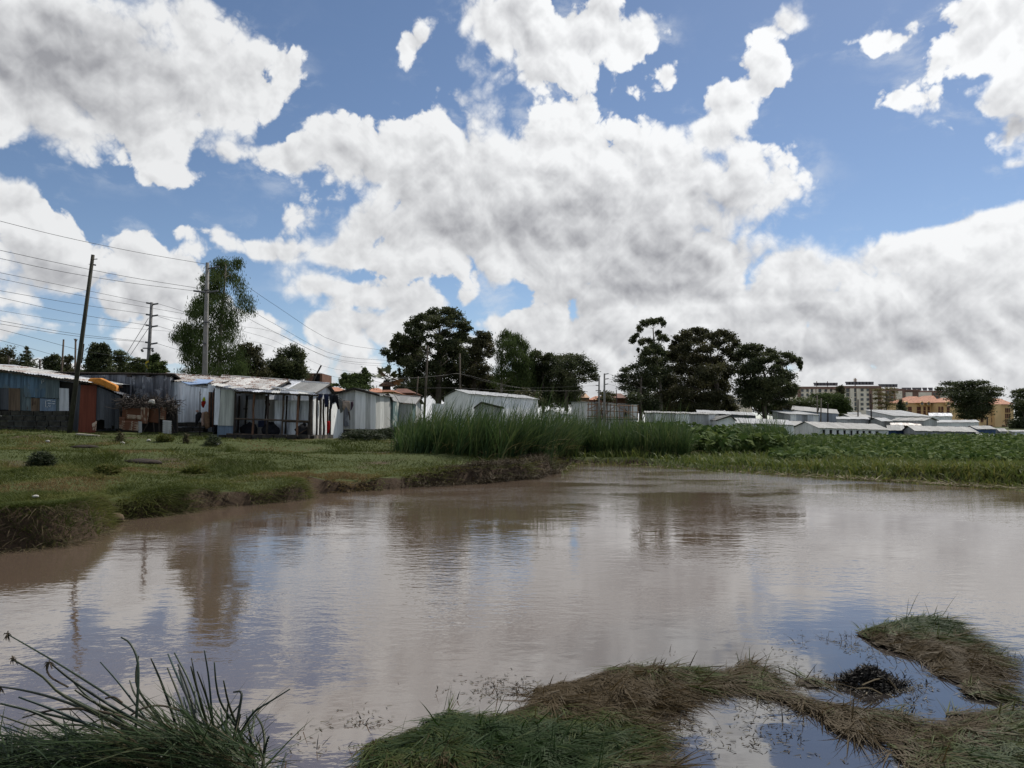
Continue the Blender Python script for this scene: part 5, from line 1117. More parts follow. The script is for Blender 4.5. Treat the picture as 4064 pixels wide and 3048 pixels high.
# right distance
tree('layered_cedar', 'big layered dark cedar-like tree before the ochre buildings', Z6, 165, [(1745, 560), (1745, 400), (1745, 200)],
     [(1540, 160, 60, 11), (1660, 165, 70, 12), (1760, 155, 80, 14), (1850, 150, 46, 12), (1480, 205, 40, 10), (1600, 205, 90, 16), (1740, 205, 110, 18), (1880, 205, 90, 16), (1985, 210, 48, 12), (1560, 245, 75, 14), (1690, 255, 110, 20), (1830, 255, 110, 20), (1950, 255, 60, 14), (1620, 295, 80, 18), (1760, 305, 120, 22), (1890, 305, 80, 18), (1650, 345, 75, 18), (1780, 355, 110, 22), (1880, 360, 70, 18), (1690, 395, 80, 20), (1800, 400, 90, 22), (1720, 440, 70, 20), (1800, 445, 60, 18)], DARKLEAF, .42, 1.2, 'layer', .45, 6)
tree('layered_cedar', 'dark layered tree cut off by the right edge', Z6, 150, [(2210, 640), (2210, 450), (2210, 260)], [(2150, 232, 46, 11), (2220, 222, 50, 12), (2180, 270, 70, 14), (2260, 270, 60, 14), (2170, 315, 55, 15), (2230, 330, 70, 18), (2170, 370, 60, 18), (2230, 390, 80, 20), (2180, 430, 62, 20), (2230, 470, 80, 24), (2170, 500, 70, 22), (2160, 545, 62, 22), (2230, 540, 80, 28)], DARKLEAF, .4, 1.2, 'layer', .4, 5)
tree('acacia', 'broad green acacia in front of the white apartment block', Z6, 190, [(540, 480), (540, 380), (530, 300)], [(420, 265, 70, 13), (500, 270, 80, 16), (590, 285, 60, 20), (430, 300, 90, 16), (540, 315, 95, 24), (630, 325, 45, 25), (480, 345, 110, 26), (590, 360, 90, 28), (650, 375, 45, 22), (560, 400, 110, 25)], GREENLEAF, .45, 1.1, 'layer', .4, 5)
tree('acacia', 'flat yellow-green acacia left of the broad one', Z6, 185, [(280, 480), (280, 380), (280, 320)], [(290, 297, 90, 10), (230, 320, 70, 11), (330, 320, 80, 12), (200, 345, 55, 13), (280, 350, 100, 15), (240, 380, 90, 18), (360, 370, 60, 20)], ACACIALEAF, .42, 1.0, 'layer', .3, 4)
tree('slender_tree', 'slender dark tree rising between two white apartment blocks', Z6, 300, [(600, 440), (600, 250)], [(598, 195, 26, 16), (582, 215, 20, 18), (612, 222, 24, 18), (595, 245, 32, 22), (605, 268, 24, 14)], OLIVELEAF, .55, 1.0, 'puff', .3, 2)
tree('thin_yellow_tree', 'thin open yellow tree in front of the brown apartment block', Z6, 240, [(1000, 440), (1000, 320), (995, 220)], [(925, 215, 45, 8, .6), (1030, 205, 55, 8, .6), (1060, 235, 45, 7, .6), (940, 250, 55, 8, .6), (1020, 262, 60, 8, .6), (930, 290, 50, 8, .6), (1030, 300, 65, 8, .6), (960, 330, 70, 9, .6), (1040, 340, 50, 9, .6), (980, 368, 70, 10, .7)], YELLOWLEAF, .42, .9, 'layer', .25, 3)
tree('small_conifer', 'small dark conifer left of the ochre building', Z6, 210, [(1130, 450), (1130, 310)], [(1130, 308, 14, 9), (1130, 332, 26, 10), (1130, 358, 36, 11), (1130, 385, 42, 12), (1132, 410, 50, 14)], DARKLEAF, .4, 1.1, 'layer', .2, 2)
tree('scrub_bush', 'scrubby bush behind the scaffolded shed', Z5, 100, [(150, 1000), (150, 930)], [(110, 890, 40, 20, .6), (180, 900, 40, 22, .6), (140, 935, 70, 25)], OLIVELEAF, .28, .8, 'puff', .1, 2, cat='bush')
tree('scrub_bush', 'low hedge-like bush at the foot of the see-through gum', Z4, 95, [(1420, 1000), (1420, 960)], [(1380, 905, 60, 30), (1460, 915, 60, 30), (1330, 945, 70, 25), (1440, 960, 110, 25)], OLIVELEAF, .28, .9, 'puff', .1, 2, cat='bush')
for k, (x0, x1, y, D, lb) in enumerate(((0, 560, 420, 75, 'dark hedge line above the blue patched shed roof'), (560, 1100, 405, 76, 'dark hedge line behind the leaning wooden pole'), (1100, 2100, 405, 66, 'dark hedge line above the dark corrugated shed'))):
    tree('hedge', lb, Z1, D, [((x0 + x1) / 2, 480), ((x0 + x1) / 2, 430)], [(x, y + random.uniform(-12, 12), 55, 30, .8) for x in range(x0, x1 + 1, 60)], DARKLEAF, .2, .9, 'puff', .08, 1.5, cat='hedge', branch=False)
for Z_, x0, x1, y, D, lb in ((Z4, 300, 1000, 905, 126, 'dark undergrowth below the huge round-headed tree'), (Z4, 900, 1560, 900, 124, 'dark undergrowth below the see-through gum trees'), (Z4, 1440, 1880, 950, 121, 'dark undergrowth below the umbrella-shaped acacia'),
                            (Z5, 420, 1000, 1010, 124, 'dark undergrowth at left below the right tree clump'), (Z5, 860, 1400, 1015, 123, 'dark undergrowth in the middle below the right tree clump'), (Z5, 1560, 1900, 1010, 119, 'dark undergrowth at right below the right tree clump')):
    tree('undergrowth', lb, Z_, D, [((x0 + x1) / 2, y + 90), ((x0 + x1) / 2, y + 40)], [(x + random.uniform(-15, 15), y + random.uniform(-40, 45), 60, 42) for x in range(x0, x1 + 1, 34)], OLIVELEAF if x0 % 200 else DARKLEAF, .34, .55, 'puff', .1, 1.5, cat='undergrowth', branch=False)
# fan palm
t = empty('fan_palm', V3(P(Z3, 2000, 300, 88), 1.2), 'small fan palm on a stout trunk above the tiled roofs', 'palm')
MB().tube([V3(P(Z3, 2003, 300, 88), 1.2), P(Z3, 2003, 240, 88), P(Z3, 2000, 185, 88)], [.45, .5, .3], 7).build('trunk', TIMBER_DK, t)
MB().tube([P(Z3, 2003, 265, 88), P(Z3, 2003, 235, 88), P(Z3, 2000, 200, 88)], [.95, .85, .2], 8).build('dead_skirt', TIMBER_RED, t)
fc = P(Z3, 2000, 180, 88)
for i in range(26):
    v = Vector(unit(1)[0]); v.z = abs(v.z) * 1.1 - .35; v.normalize(); q = fc + v * random.uniform(.8, 1.5); s = v.cross(Vector((0, 0, 1))).normalized()
    up = s.cross(v).normalized(); mb = MB().tube([fc, q], .03, 3)
    fan = [q] + [q + (v * math.cos(an) + (s * .9 + up * .25) * math.sin(an)) * (.75 if j % 2 == 0 else .5) for j, an in enumerate(np.linspace(-1.9, 1.9, 13))]
    n = len(mb.v); mb.v += [tuple(p) for p in fan]; mb.f += [(n, n + 1 + j, n + 2 + j) for j in range(12)]
    mb.build('frond', m_plain('palm_frond', (0.075, 0.085, 0.035), .5, .3, 2), t)

# ------------------------------------------------------------------ power poles and wires
WIRE = m_plain('black_cable', (0.015, 0.015, 0.017), .6, .1, bump=0)
STEEL = m_plain('dark_steel', (0.10, 0.10, 0.105), .5, .2, 3, metal=.5)
WOODPOLE = m_plain('creosoted_pole', (0.040, 0.038, 0.026), .85, .35, 3, bump=.3)
def pole(name, label, top, bot, r0, r1, mat, arms=(), cat='pole', k=8, parts=None):
    """bot stands in the ground below the lowest point seen"""
    top, bot = Vector(top), Vector(bot); d = (bot - top); zg = gz1(bot.x, bot.y)
    if bot.z > zg and d.z < 0: bot = top + d * ((top.z - zg + .3) / -d.z)
    t = empty(name, V3(bot, gz1(bot.x, bot.y)), label, cat)
    MB().tube([bot, top.lerp(bot, .5), top], [r1, (r0 + r1) / 2, r0], k).build('shaft', mat, t, smooth=True)
    for nm, a, b, r, m in arms: MB().tube([a, b], r, 5).build(nm, m, t)
    return t
D_ = 31.0
def pa(x, y, D): return P(ZA, x, y, D)
pole('leaning_wooden_pole', 'dark wooden pole leaning right in front of the blue patched shed', pa(742, 425, D_), pa(575, 1690, D_), .070, .105, WOODPOLE,
     [('hook', pa(752, 460, D_), pa(775, 458, D_ - .1), .02, STEEL), ('insulator', pa(748, 505, D_), pa(762, 507, D_ - .1), .035, STEEL), ('side_pin', pa(708, 500, D_), pa(735, 500, D_), .012, STEEL), ('side_stub', pa(650, 1290, D_ + .1), pa(668, 1135, D_ + .1), .035, TIMBER_DK)])
DC = 43.0
pole('concrete_pole', 'round grey concrete power pole before weeping eucalyptus', pa(1656, 488, DC), pa(1634, 1400, DC), .10, .185, CONCRETE,
     [('insulator_arm', pa(1660, 535, DC - .1), pa(1750, 518, DC - .1), .05, STEEL), ('insulator_arm', pa(1545, 712, DC - .1), pa(1640, 725, DC - .1), .055, STEEL), ('insulator_arm', pa(1655, 725, DC - .1), pa(1738, 713, DC - .1), .055, STEEL), ('band', pa(1625, 960, DC - .2), pa(1665, 962, DC - .2), .05, STEEL), ('band', pa(1628, 705, DC - .2), pa(1668, 707, DC - .2), .05, STEEL), ('clamp', pa(1622, 1130, DC - .22), pa(1648, 1132, DC - .22), .06, STEEL)], k=12)
DS = 58.0
arms = []
for y in (808, 900, 985, 1122): arms += [('insulator_arm', pa(1168 + (y - 808) * -.03, y, DS), pa(1205, y + 6, DS), .07, STEEL), ('insulator_arm', pa(1208, y + 14, DS), pa(1262 - (y - 808) * .02, y + 6, DS), .07, STEEL)]
arms += [('crossbar', pa(1140, 1170, DS - .2), pa(1225, 1172, DS - .2), .05, STEEL), ('fuse', pa(1130, 1180, DS - .2), pa(1140, 1198, DS - .2), .09, STEEL), ('fuse', pa(1214, 1180, DS - .2), pa(1222, 1198, DS - .2), .09, STEEL), ('stay_wire', pa(1185, 930, DS), pa(1010, 1215, DS - 2), .02, WIRE), ('stay_wire', pa(1185, 1010, DS), pa(1025, 1250, DS - 2), .02, WIRE)]
t = pole('steel_power_pole', 'grey power pole with many insulator arms left of the eucalyptus', pa(1211, 805, DS), pa(1180, 1360, DS), .12, .17, m_plain('grey_pole', (0.17, 0.165, 0.16), .7, .2), arms)
c = pa(1190, 1300, DS - .3); MB().tube([c, c + Vector((0, .08, 0))], .33, 14).build('warning_disc', m_plain('yellow_warning', (0.50, 0.36, 0.03), .6, .1), t)
MB().tube([c + Vector((0, -.012, 0)), c + Vector((0, -.004, 0))], .16, 10).build('warning_mark', m_plain('warning_black', (.02, .02, .02), .6, .1), t)
pole('thin_grey_pole', 'thin bare grey pole behind the blue patched shed', pa(508, 1100, 46), pa(488, 1420, 46), .05, .07, TIMBER)
pole('forked_pole', 'thin pole with forked tip beside the leaning wooden pole', pa(604, 1095, 44), pa(598, 1400, 44), .05, .07, TIMBER, [('fork', pa(604, 1120, 44), pa(590, 1095, 44), .02, TIMBER), ('fork', pa(604, 1125, 44), pa(618, 1098, 44), .02, TIMBER)])
pole('short_dark_post', 'short dark post standing left of the bushy tree', P(Z1, 500, 240, 52), P(Z1, 498, 440, 52), .06, .07, TIMBER_DK)
pole('short_dark_post', 'short dark post among the trees at left edge', P(Z1, 110, 200, 60), P(Z1, 105, 440, 60), .06, .07, TIMBER_DK)
pole('tilted_dark_pole', 'tilted dark pole beside the brown brick building', P(Z3, 1185, 0, 64), P(Z3, 1090, 180, 64), .07, .1, TIMBER_DK)
def p4(x, y, D): return P(Z4, x, y, D)
pole('wooden_power_pole', 'pale power pole in front of the huge round-headed tree', p4(549, 490, 78), p4(526, 935, 78), .085, .14, BARK, [('crossarm', p4(535, 545, 78), p4(562, 540, 78), .05, STEEL)])
pole('wooden_power_pole', 'power pole between the huge round-headed tree and leaning dark tree', p4(829, 560, 82), p4(832, 900, 82), .085, .13, BARK, [('crossarm', p4(815, 600, 82), p4(842, 598, 82), .05, STEEL)])
pole('thin_grey_pole', 'thin short pole before the dark red-roofed house', p4(463, 760, 80), p4(449, 930, 80), .06, .1, TIMBER)
pole('twin_power_pole', 'left one of the paired power poles between tree clumps', p4(2053, 762, 96), p4(2050, 1000, 96), .10, .17, CONCRETE, [('crossarm', p4(2025, 800, 96), p4(2056, 792, 96), .06, STEEL), ('crossarm', p4(2022, 838, 96), p4(2056, 842, 96), .06, STEEL), ('crossarm', p4(2022, 885, 96), p4(2070, 885, 96), .06, STEEL)])
pole('twin_power_pole', 'right taller one of the paired power poles between tree clumps', p4(2099, 735, 92), p4(2098, 1000, 92), .10, .17, CONCRETE, [('crossarm', p4(2098, 742, 92), p4(2135, 736, 92), .06, STEEL), ('crossarm', p4(2098, 785, 92), p4(2135, 780, 92), .06, STEEL), ('crossarm', p4(2098, 832, 92), p4(2132, 826, 92), .06, STEEL)])
pole('thin_grey_pole', 'thin pole above left end of the scaffolding', P(Z5, 236, 850, 90), P(Z5, 240, 985, 90), .05, .07, TIMBER_DK)
for x0, y0, x1, y1, lb in ((395, 262, 397, 380, 'pale thin pole left of the broad green acacia'), (432, 288, 430, 380, 'pale thin pole in front of broad green acacia'), (490, 330, 490, 500, 'dark thin pole before the blue-grey hall'), (412, 368, 396, 432, 'short slanting pole above the blue-grey hall roof'),
                          (755, 300, 755, 400, 'thin pole before the white block with four window columns'), (867, 250, 870, 400, 'thin pole at right corner of the white block'), (645, 452, 645, 520, 'short pole before the bright white roof'), (1890, 455, 1888, 545, 'thin pole before the taller ochre building')):
    pole('thin_pole', lb, P(Z6, x0, y0, 112), P(Z6, x1, y1, 112), .09, .11, BARK_PALE if 'pale' in lb else TIMBER_DK)
def wire(label, pts, r=.016):
    o = MB().tube(curve_pts([P(z, x, y, D) for z, x, y, D in pts], 14), r * .78, 3).build('power_line', WIRE)
    tag(o, label, 'power line', 'overhead power lines')
def za(x, y, D): return (ZA, x, y, D)
wire('uppermost power line running from the top left down to concrete pole', [za(-60, 140, 33), za(500, 280, 36), za(1100, 405, 39.5), za(1652, 500, 43)])
wire('upper of two close power lines to the middle of concrete pole', [za(-60, 375, 33), za(500, 497, 36), za(1050, 606, 39.5), za(1640, 700, 43)])
wire('lower of two close power lines to the middle of concrete pole', [za(-60, 440, 33), za(500, 560, 36), za(1050, 650, 39.5), za(1545, 712, 42.9)])
S = .018
wire('power line meeting the topmost arm of the grey steel pole', [za(-60, 555, 44), za(600, 690, 51), za(1168, 808, 58)], S)
wire('power line passing just below the topmost arm of grey steel pole', [za(-60, 603, 44), za(700, 760, 52), za(1500, 900, 62)], S)
wire('power line meeting the second arm of the grey steel pole', [za(-60, 700, 44), za(600, 815, 51), za(1165, 897, 58)], S)
wire('power line meeting the third arm of the grey steel pole', [za(-60, 752, 44), za(600, 895, 51), za(1160, 983, 58)], S)
wire('faint power line between third and lowest arm of grey steel pole', [za(-60, 860, 50), za(600, 965, 57), za(1190, 1022, 64), za(1420, 1040, 66)], .014)
wire('upper power line meeting the lowest arm of grey steel pole', [za(-60, 940, 44), za(600, 1055, 51), za(1150, 1117, 58)], S)
wire('lower power line meeting the lowest arm of grey steel pole', [za(-60, 966, 44), za(600, 1072, 51), za(1150, 1122, 58)], S)
wire('power line crossing behind leaning pole low at left', [za(-60, 1004, 40), za(300, 1095, 42), za(690, 1195, 46), za(1050, 1250, 52)], .015)
wire('lowest power line at the far left ending by the bushy tree', [za(-60, 1090, 40), za(220, 1165, 44), za(440, 1228, 50)], .015)
wire('power line leaving topmost arm of steel pole to the right', [za(1262, 815, 58), za(1380, 850, 60), za(1500, 890, 62)], S)
wire('power line leaving second arm of steel pole, upper strand', [za(1262, 908, 58), za(1400, 932, 61), za(1530, 952, 64)], S)
wire('power line leaving second arm of steel pole, lower strand', [za(1262, 916, 58), za(1380, 952, 61), za(1490, 988, 64)], S)
wire('power line leaving third arm of steel pole to the right', [za(1258, 992, 58), za(1400, 1035, 61), za(1560, 1075, 64)], S)
wire('power line leaving lowest arm of steel pole to the right', [za(1255, 1133, 58), za(1420, 1182, 61), za(1560, 1215, 64)], S)
wire('power line falling from concrete pole top toward the big round tree', [za(1750, 518, 43), za(1930, 645, 49), za(2212, 838, 58), (Zp, 1320, 1352, 68), (Zp, 1530, 1392, 78)], S)
wire('power line falling from the middle of concrete pole, upper strand', [za(1738, 712, 43), za(1960, 840, 50), za(2212, 988, 58), (Zp, 1330, 1408, 68), (Zp, 1560, 1432, 78)], S)
wire('power line falling from the middle of concrete pole, lower strand', [za(1735, 735, 43), za(1920, 895, 50), za(2212, 1050, 58), (Zp, 1330, 1425, 68), (Zp, 1560, 1446, 78)], S)
wire('thin power line behind eucalyptus running right, top one', [za(1900, 992, 60), za(2212, 1052, 66), (Zp, 1330, 1370 + 60, 72), (Zp, 1540, 1455, 80)], .014)
wire('thin power line behind eucalyptus running right, middle one', [za(1900, 1022, 60), za(2212, 1120, 66), (Zp, 1300, 1458, 72), (Zp, 1540, 1488, 80)], .014)
wire('thin power line behind eucalyptus running right, lowest one', [za(1900, 1095, 60), za(2212, 1170, 66), (Zp, 1300, 1490, 72), (Zp, 1540, 1505, 80)], .014)
wire('cable from the pale pole rising over the leaning dark tree', [(Z4, 0, 772, 70), (Z4, 400, 775, 75), (Z4, 700, 750, 80), (Z4, 850, 740, 82), (Z4, 1200, 830, 92), (Z4, 1500, 885, 100)], .02)
wire('lower cable crossing in front of the left tree clump', [(Z4, 0, 785, 70), (Z4, 380, 858, 76), (Z4, 800, 862, 82), (Z4, 1300, 885, 92), (Z4, 1900, 888, 100)], .018)
wire('cable sagging below the first over the left tree clump', [(Z4, 850, 745, 82), (Z4, 1100, 815, 88), (Z4, 1400, 862, 95), (Z4, 2050, 840, 96)], .018)
wire('upper power line running right from the paired poles', [(Z4, 2135, 737, 92), (Z5, 240, 720, 100), (Z5, 420, 760, 112)], .02)
wire('middle power line running right from the paired poles', [(Z4, 2135, 781, 92), (Z5, 230, 768, 100), (Z5, 420, 815, 112)], .02)
wire('lower power line running right from the paired poles', [(Z4, 2132, 827, 92), (Z5, 280, 830, 100), (Z5, 420, 870, 112)], .02)

# ------------------------------------------------------------------ grass of the left bank
GRASS = m_leaf('bank_grass_blades', (0.054, 0.070, 0.015), (0.112, 0.122, 0.032), (0.165, 0.115, 0.052), .7, .3, .12)
DRYGRASS = m_leaf('dry_hanging_grass', (0.050, 0.046, 0.020), (0.095, 0.076, 0.038), (0.16, 0.125, 0.07), .7, .2, .2)
REED = m_leaf('reed_leaves', (0.026, 0.054, 0.018), (0.076, 0.120, 0.036), (0.27, 0.22, 0.10), .6, .3, .2)
FIELD = m_leaf('swamp_plant_leaves', (0.044, 0.076, 0.017), (0.108, 0.140, 0.032), (0.19, 0.18, 0.05), .6, .3, .2)
BROAD = m_leaf('broad_arrowhead_leaves', (0.036, 0.068, 0.018), (0.082, 0.120, 0.032), (0.130, 0.160, 0.048), .8, .25, .08)
MATGRASS = m_leaf('matted_grass_blades', (0.018, 0.040, 0.007), (0.060, 0.078, 0.017), (0.070, 0.048, 0.020), .65, .25, .18)
STRAW = m_leaf('straw_stalks', (0.11, 0.085, 0.045), (0.20, 0.16, 0.085), (0.30, 0.25, 0.15), .7, .1, .2)
def img_scatter(n, px0, px1, d0, d1):
    px = rng.uniform(px0, px1, n); D = 1 / rng.uniform(1 / d1, 1 / d0, n)
    return (px - CX) / FPX * D, D, px
def add_blades(name, parts, mat, label, cat, kind='stuff', parent=None, loc=None):
    Vs, Fs, Ts, off = [], [], [], 0
    for V, F, t in parts:
        Vs.append(V); Fs.append(F + off); Ts.append(t); off += len(V)
    o = mesh_obj(name, np.concatenate(Vs), np.concatenate(Fs), mat, parent, loc=loc if loc is not None else (0, 0, 0), tint=np.clip(np.concatenate(Ts), 0, 1))
    return tag(o, label, cat, kind=kind)
def bare(x, y):
    """trodden soil: patches left of centre, the path in front of the huts"""
    b = sstep(vnoise(x, y, 2.6, 21, 3), .60, .70)
    for px, py, D, r in ((60, 1800, 20.5, 1.5), (380, 1728, 30, 1.3), (560, 1735, 29, 1.5), (1150, 1790, 24.5, 1.5), (1300, 1795, 24.5, 1.3), (120, 1825, 19, .7)):
        p = W(px, py, D); b = np.maximum(b, sstep(-np.hypot((x - p.x) * .55, (y - p.y)), -r, -r * .55))
    return b
parts = []
x, y, px = img_scatter(430000, -150, 2230, 7.2, 37)
sdl = -pond_sd(x, y); bm = bare(x, y)
hutline = np.interp(px, [-150, 900, 1330, 1340, 1500, 2230], [32.8, 32.6, 32.8, 39, 43, 46])
keep = (sdl > .02) & (y < hutline) & (rng.uniform(size=len(x)) > bm * .75) & (y > 6.8)
keep &= ~((sdl < .55) & (y > 12.5) & (vnoise(x, y, .6, 47, 2) > .66))                       # crumbled bare soil along the edge
x, y, px, sdl = x[keep], y[keep], px[keep], sdl[keep]; N = len(x); z = ground_z(x, y)
lipw = (1 - sstep(sdl, .18, .8)) * (.35 + .65 * sstep(y, 10, 13))
gx_ = (pond_sd(x + .05, y) - pond_sd(x - .05, y)) / .1; gy_ = (pond_sd(x, y + .05) - pond_sd(x, y - .05)) / .1     # towards the water
gl = np.maximum(np.hypot(gx_, gy_), 1e-6)
tall = sstep(vnoise(x, y, 1.3, 31, 2), .45, .75) + 1.6 * sstep(vnoise(x, y, .8, 37, 2), .72, .85)
L_ = (.060 + .09 * tall + .10 * lipw) * rng.uniform(.6, 1.4, N)
an = rng.uniform(0, 2 * math.pi, N)
d = np.stack([np.cos(an) * .55 + gx_ / gl * lipw * .9, np.sin(an) * .55 + gy_ / gl * lipw * .9, np.ones(N) * (1 - .35 * lipw)], 1); d /= np.linalg.norm(d, axis=1, keepdims=True)
Wd = np.maximum(.006, .00085 * y) * rng.uniform(.7, 1.3, N)
V, F, ix = blades(np.stack([x, y, z - .01], 1), d, L_, Wd, .25 + .5 * lipw * rng.uniform(.5, 1.2, N), 2)
tn = .12 + .85 * sstep(vnoise(x, y, 2.2, 41, 3), .46, .78) + .45 * sstep(px + 500 * (vnoise(x, y, 2.5, 43, 2) - .5), 1000, 1750) * sstep(-y, -25, -20) + rng.normal(0, .13, N) - .2 * tall - .45 * (1 - sstep(y, 10, 12.5))
parts.append((V, F, tn[ix]))
add_blades('bank_grass', parts, GRASS, 'short patchy green and brown grass covering the left bank', 'grass')
# dead grass and roots hanging over the bank edge
x, y, px = img_scatter(120000, -200, 2260, 7.2, 26); sdl = -pond_sd(x, y)
hang = vnoise(x, y, 1.0, 51, 2)
k = (sdl > -.09) & (sdl < .28) & (rng.uniform(size=len(x)) < (.12 + .9 * sstep(hang, .46, .68)) * np.clip(y / 12 - .25, .3, 1)); x, y, sdl = x[k], y[k], sdl[k]; N = len(x); z = ground_z(x, y)
gx_ = (pond_sd(x + .05, y) - pond_sd(x - .05, y)); gy_ = (pond_sd(x, y + .05) - pond_sd(x, y - .05)); gl = np.maximum(np.hypot(gx_, gy_), 1e-6)
d = np.stack([gx_ / gl + rng.normal(0, .55, N), gy_ / gl + rng.normal(0, .55, N), rng.uniform(-.2, .9, N)], 1); d /= np.linalg.norm(d, axis=1, keepdims=True)
V, F, ix = blades(np.stack([x, y, np.maximum(z, .02)], 1), d, rng.uniform(.08, .22, N), np.maximum(.005, .0007 * y), rng.uniform(.4, 1.1, N), 3)
V[:, 2] = np.maximum(V[:, 2], .004)
add_blades('bank_edge_grass', [(V, F, rng.uniform(0, 1, N)[ix])], DRYGRASS, 'dead grass and roots hanging over the left bank edge', 'grass')
# brown tangle at the bank's tip
x, y, px = img_scatter(80000, 1500, 2260, 16.5, 33); sdl = -pond_sd(x, y)
k = (sdl > -.2) & (sdl < 1.1 * sstep(px + 260 * (vnoise(x, y, 1.5, 63, 2) - .5), 1560, 2050) + .1) & (rng.uniform(size=len(x)) < .75 * sstep(px + 300 * (vnoise(x, y, .9, 64, 2) - .5), 1600, 1980)); x, y = x[k], y[k]; N = len(x); z = np.maximum(ground_z(x, y), 0.0)
d = unit(N); d[:, 2] = np.abs(d[:, 2]) * .8 + .1; d /= np.linalg.norm(d, axis=1, keepdims=True)
V, F, ix = blades(np.stack([x, y, z + rng.uniform(0, .15, N) * sstep(vnoise(x, y, 1.2, 61), .3, .7)], 1), d, rng.uniform(.08, .30, N), np.full(N, .018), rng.uniform(.1, .9, N), 2)
V[:, 2] = np.maximum(V[:, 2], .004)
add_blades('brown_scrub', [(V, F, (rng.uniform(0, .75, N))[ix])], m_leaf('dead_brown_scrub', (0.030, 0.023, 0.014), (0.072, 0.055, 0.032), (0.13, 0.10, 0.055), .8, .1, .15), 'tangled dead brown scrub at the tip of left bank', 'scrub')

# ------------------------------------------------------------------ reeds
def reeds(name, label, n, pxr, d_of, ytop_of, leaves=22, lean=.30, seed_t=.40, thick=1.0, mat=REED, dead=.09):
    px = rng.uniform(*pxr, n); D = d_of(px) + rng.uniform(0, 1, n) ** 1.3 * 7
    x = (px - CX) / FPX * D; y = D; z = np.maximum(ground_z(x, y), -.1)
    ztop = EYE + (HOR - (ytop_of(px) - 14 + rng.normal(0, 16, n) + 40 * (vnoise(x, y, 2.2, 19, 2) - .5))) / FPX * D
    H_ = np.maximum(ztop - z, .6)
    i = np.repeat(np.arange(n), leaves); N = len(i)
    an = rng.uniform(0, 2 * math.pi, N); sp = rng.uniform(.02, .30, N)
    d = np.stack([np.cos(an) * sp + lean * rng.uniform(.1, 1.1, N), np.sin(an) * sp, np.ones(N)], 1); d /= np.linalg.norm(d, axis=1, keepdims=True)
    ln = H_[i] * rng.uniform(.45, 1.12, N) * np.where(rng.uniform(size=N) < .14, 1.3, 1.0) * rng.uniform(.62, 1.22, n)[i]
    base = np.stack([x[i] + rng.normal(0, .09, N), y[i] + rng.normal(0, .09, N), z[i]], 1)
    tl = np.where(rng.uniform(size=N) < dead, rng.uniform(.75, 1, N), np.clip(rng.normal(seed_t, .18, N) + rng.normal(0, .16, n)[i], 0, .68))
    ln = np.where(tl > .7, ln * rng.uniform(.35, .7, N), ln)
    V, F, ix = blades(base, d, ln, rng.uniform(.022, .048, N) * thick, rng.uniform(.02, .55, N) ** 1.3 + (tl > .7) * .5, 5)
    return add_blades(name, [(V, F, tl[ix])], mat, label, 'reeds')
dfront = lambda p: np.interp(p, [1560, 1650, 1800, 2000, 2150, 2230, 2300, 2650], [28.5, 26.5, 25.3, 24.8, 26.5, 30.5, 33, 30.5])
reeds('reed_bed', 'tall wind-bent green reed bed in front of the white hall', 520, (1575, 2300), dfront, lambda p: np.interp(p, [1560, 1640, 1750, 2000, 2060, 2150, 2230, 2300], [1662, 1640, 1622, 1628, 1652, 1632, 1660, 1680]))
reeds('reed_bed', 'lower reed bed on the far shore before scaffolded shed', 620, (2200, 2720), lambda p: dfront(p) + .5, lambda p: np.interp(p, [2200, 2300, 2450, 2600, 2720], [1640, 1676, 1684, 1680, 1690]), lean=.1)
reeds('reed_clump', 'dark reed clump at right end of the broad-leaved belt', 150, (2960, 3130), lambda p: p * 0 + 37, lambda p: np.interp(p, [2960, 3060, 3130], [1700, 1672, 1705]), lean=-.1)
reeds('reed_clump', 'sparse tall reed stalks standing before the windowed shed', 16, (3190, 3260), lambda p: p * 0 + 40, lambda p: p * 0 + 1712, 12, .15, .5, .8)
reeds('reed_clump', 'sparse thin reeds at left end of the swamp field', 14, (3300, 3400), lambda p: p * 0 + 35, lambda p: p * 0 + 1742, 12, .15, .5, .8)
for nm, pxs, yt in (('tall_reed_stalks', (2440, 2475), 1640), ('tall_reed_stalks', (2150, 2185), 1600)):
    reeds('reed_clump', 'few taller reed stalks sticking up %s' % ('right of scaffolding workers' if pxs[0] > 2300 else 'left of the scaffolded shed'), 9, pxs, lambda p: p * 0 + (33 if pxs[0] > 2300 else 25), lambda p: p * 0 + yt, 10, .1, .3, .8)

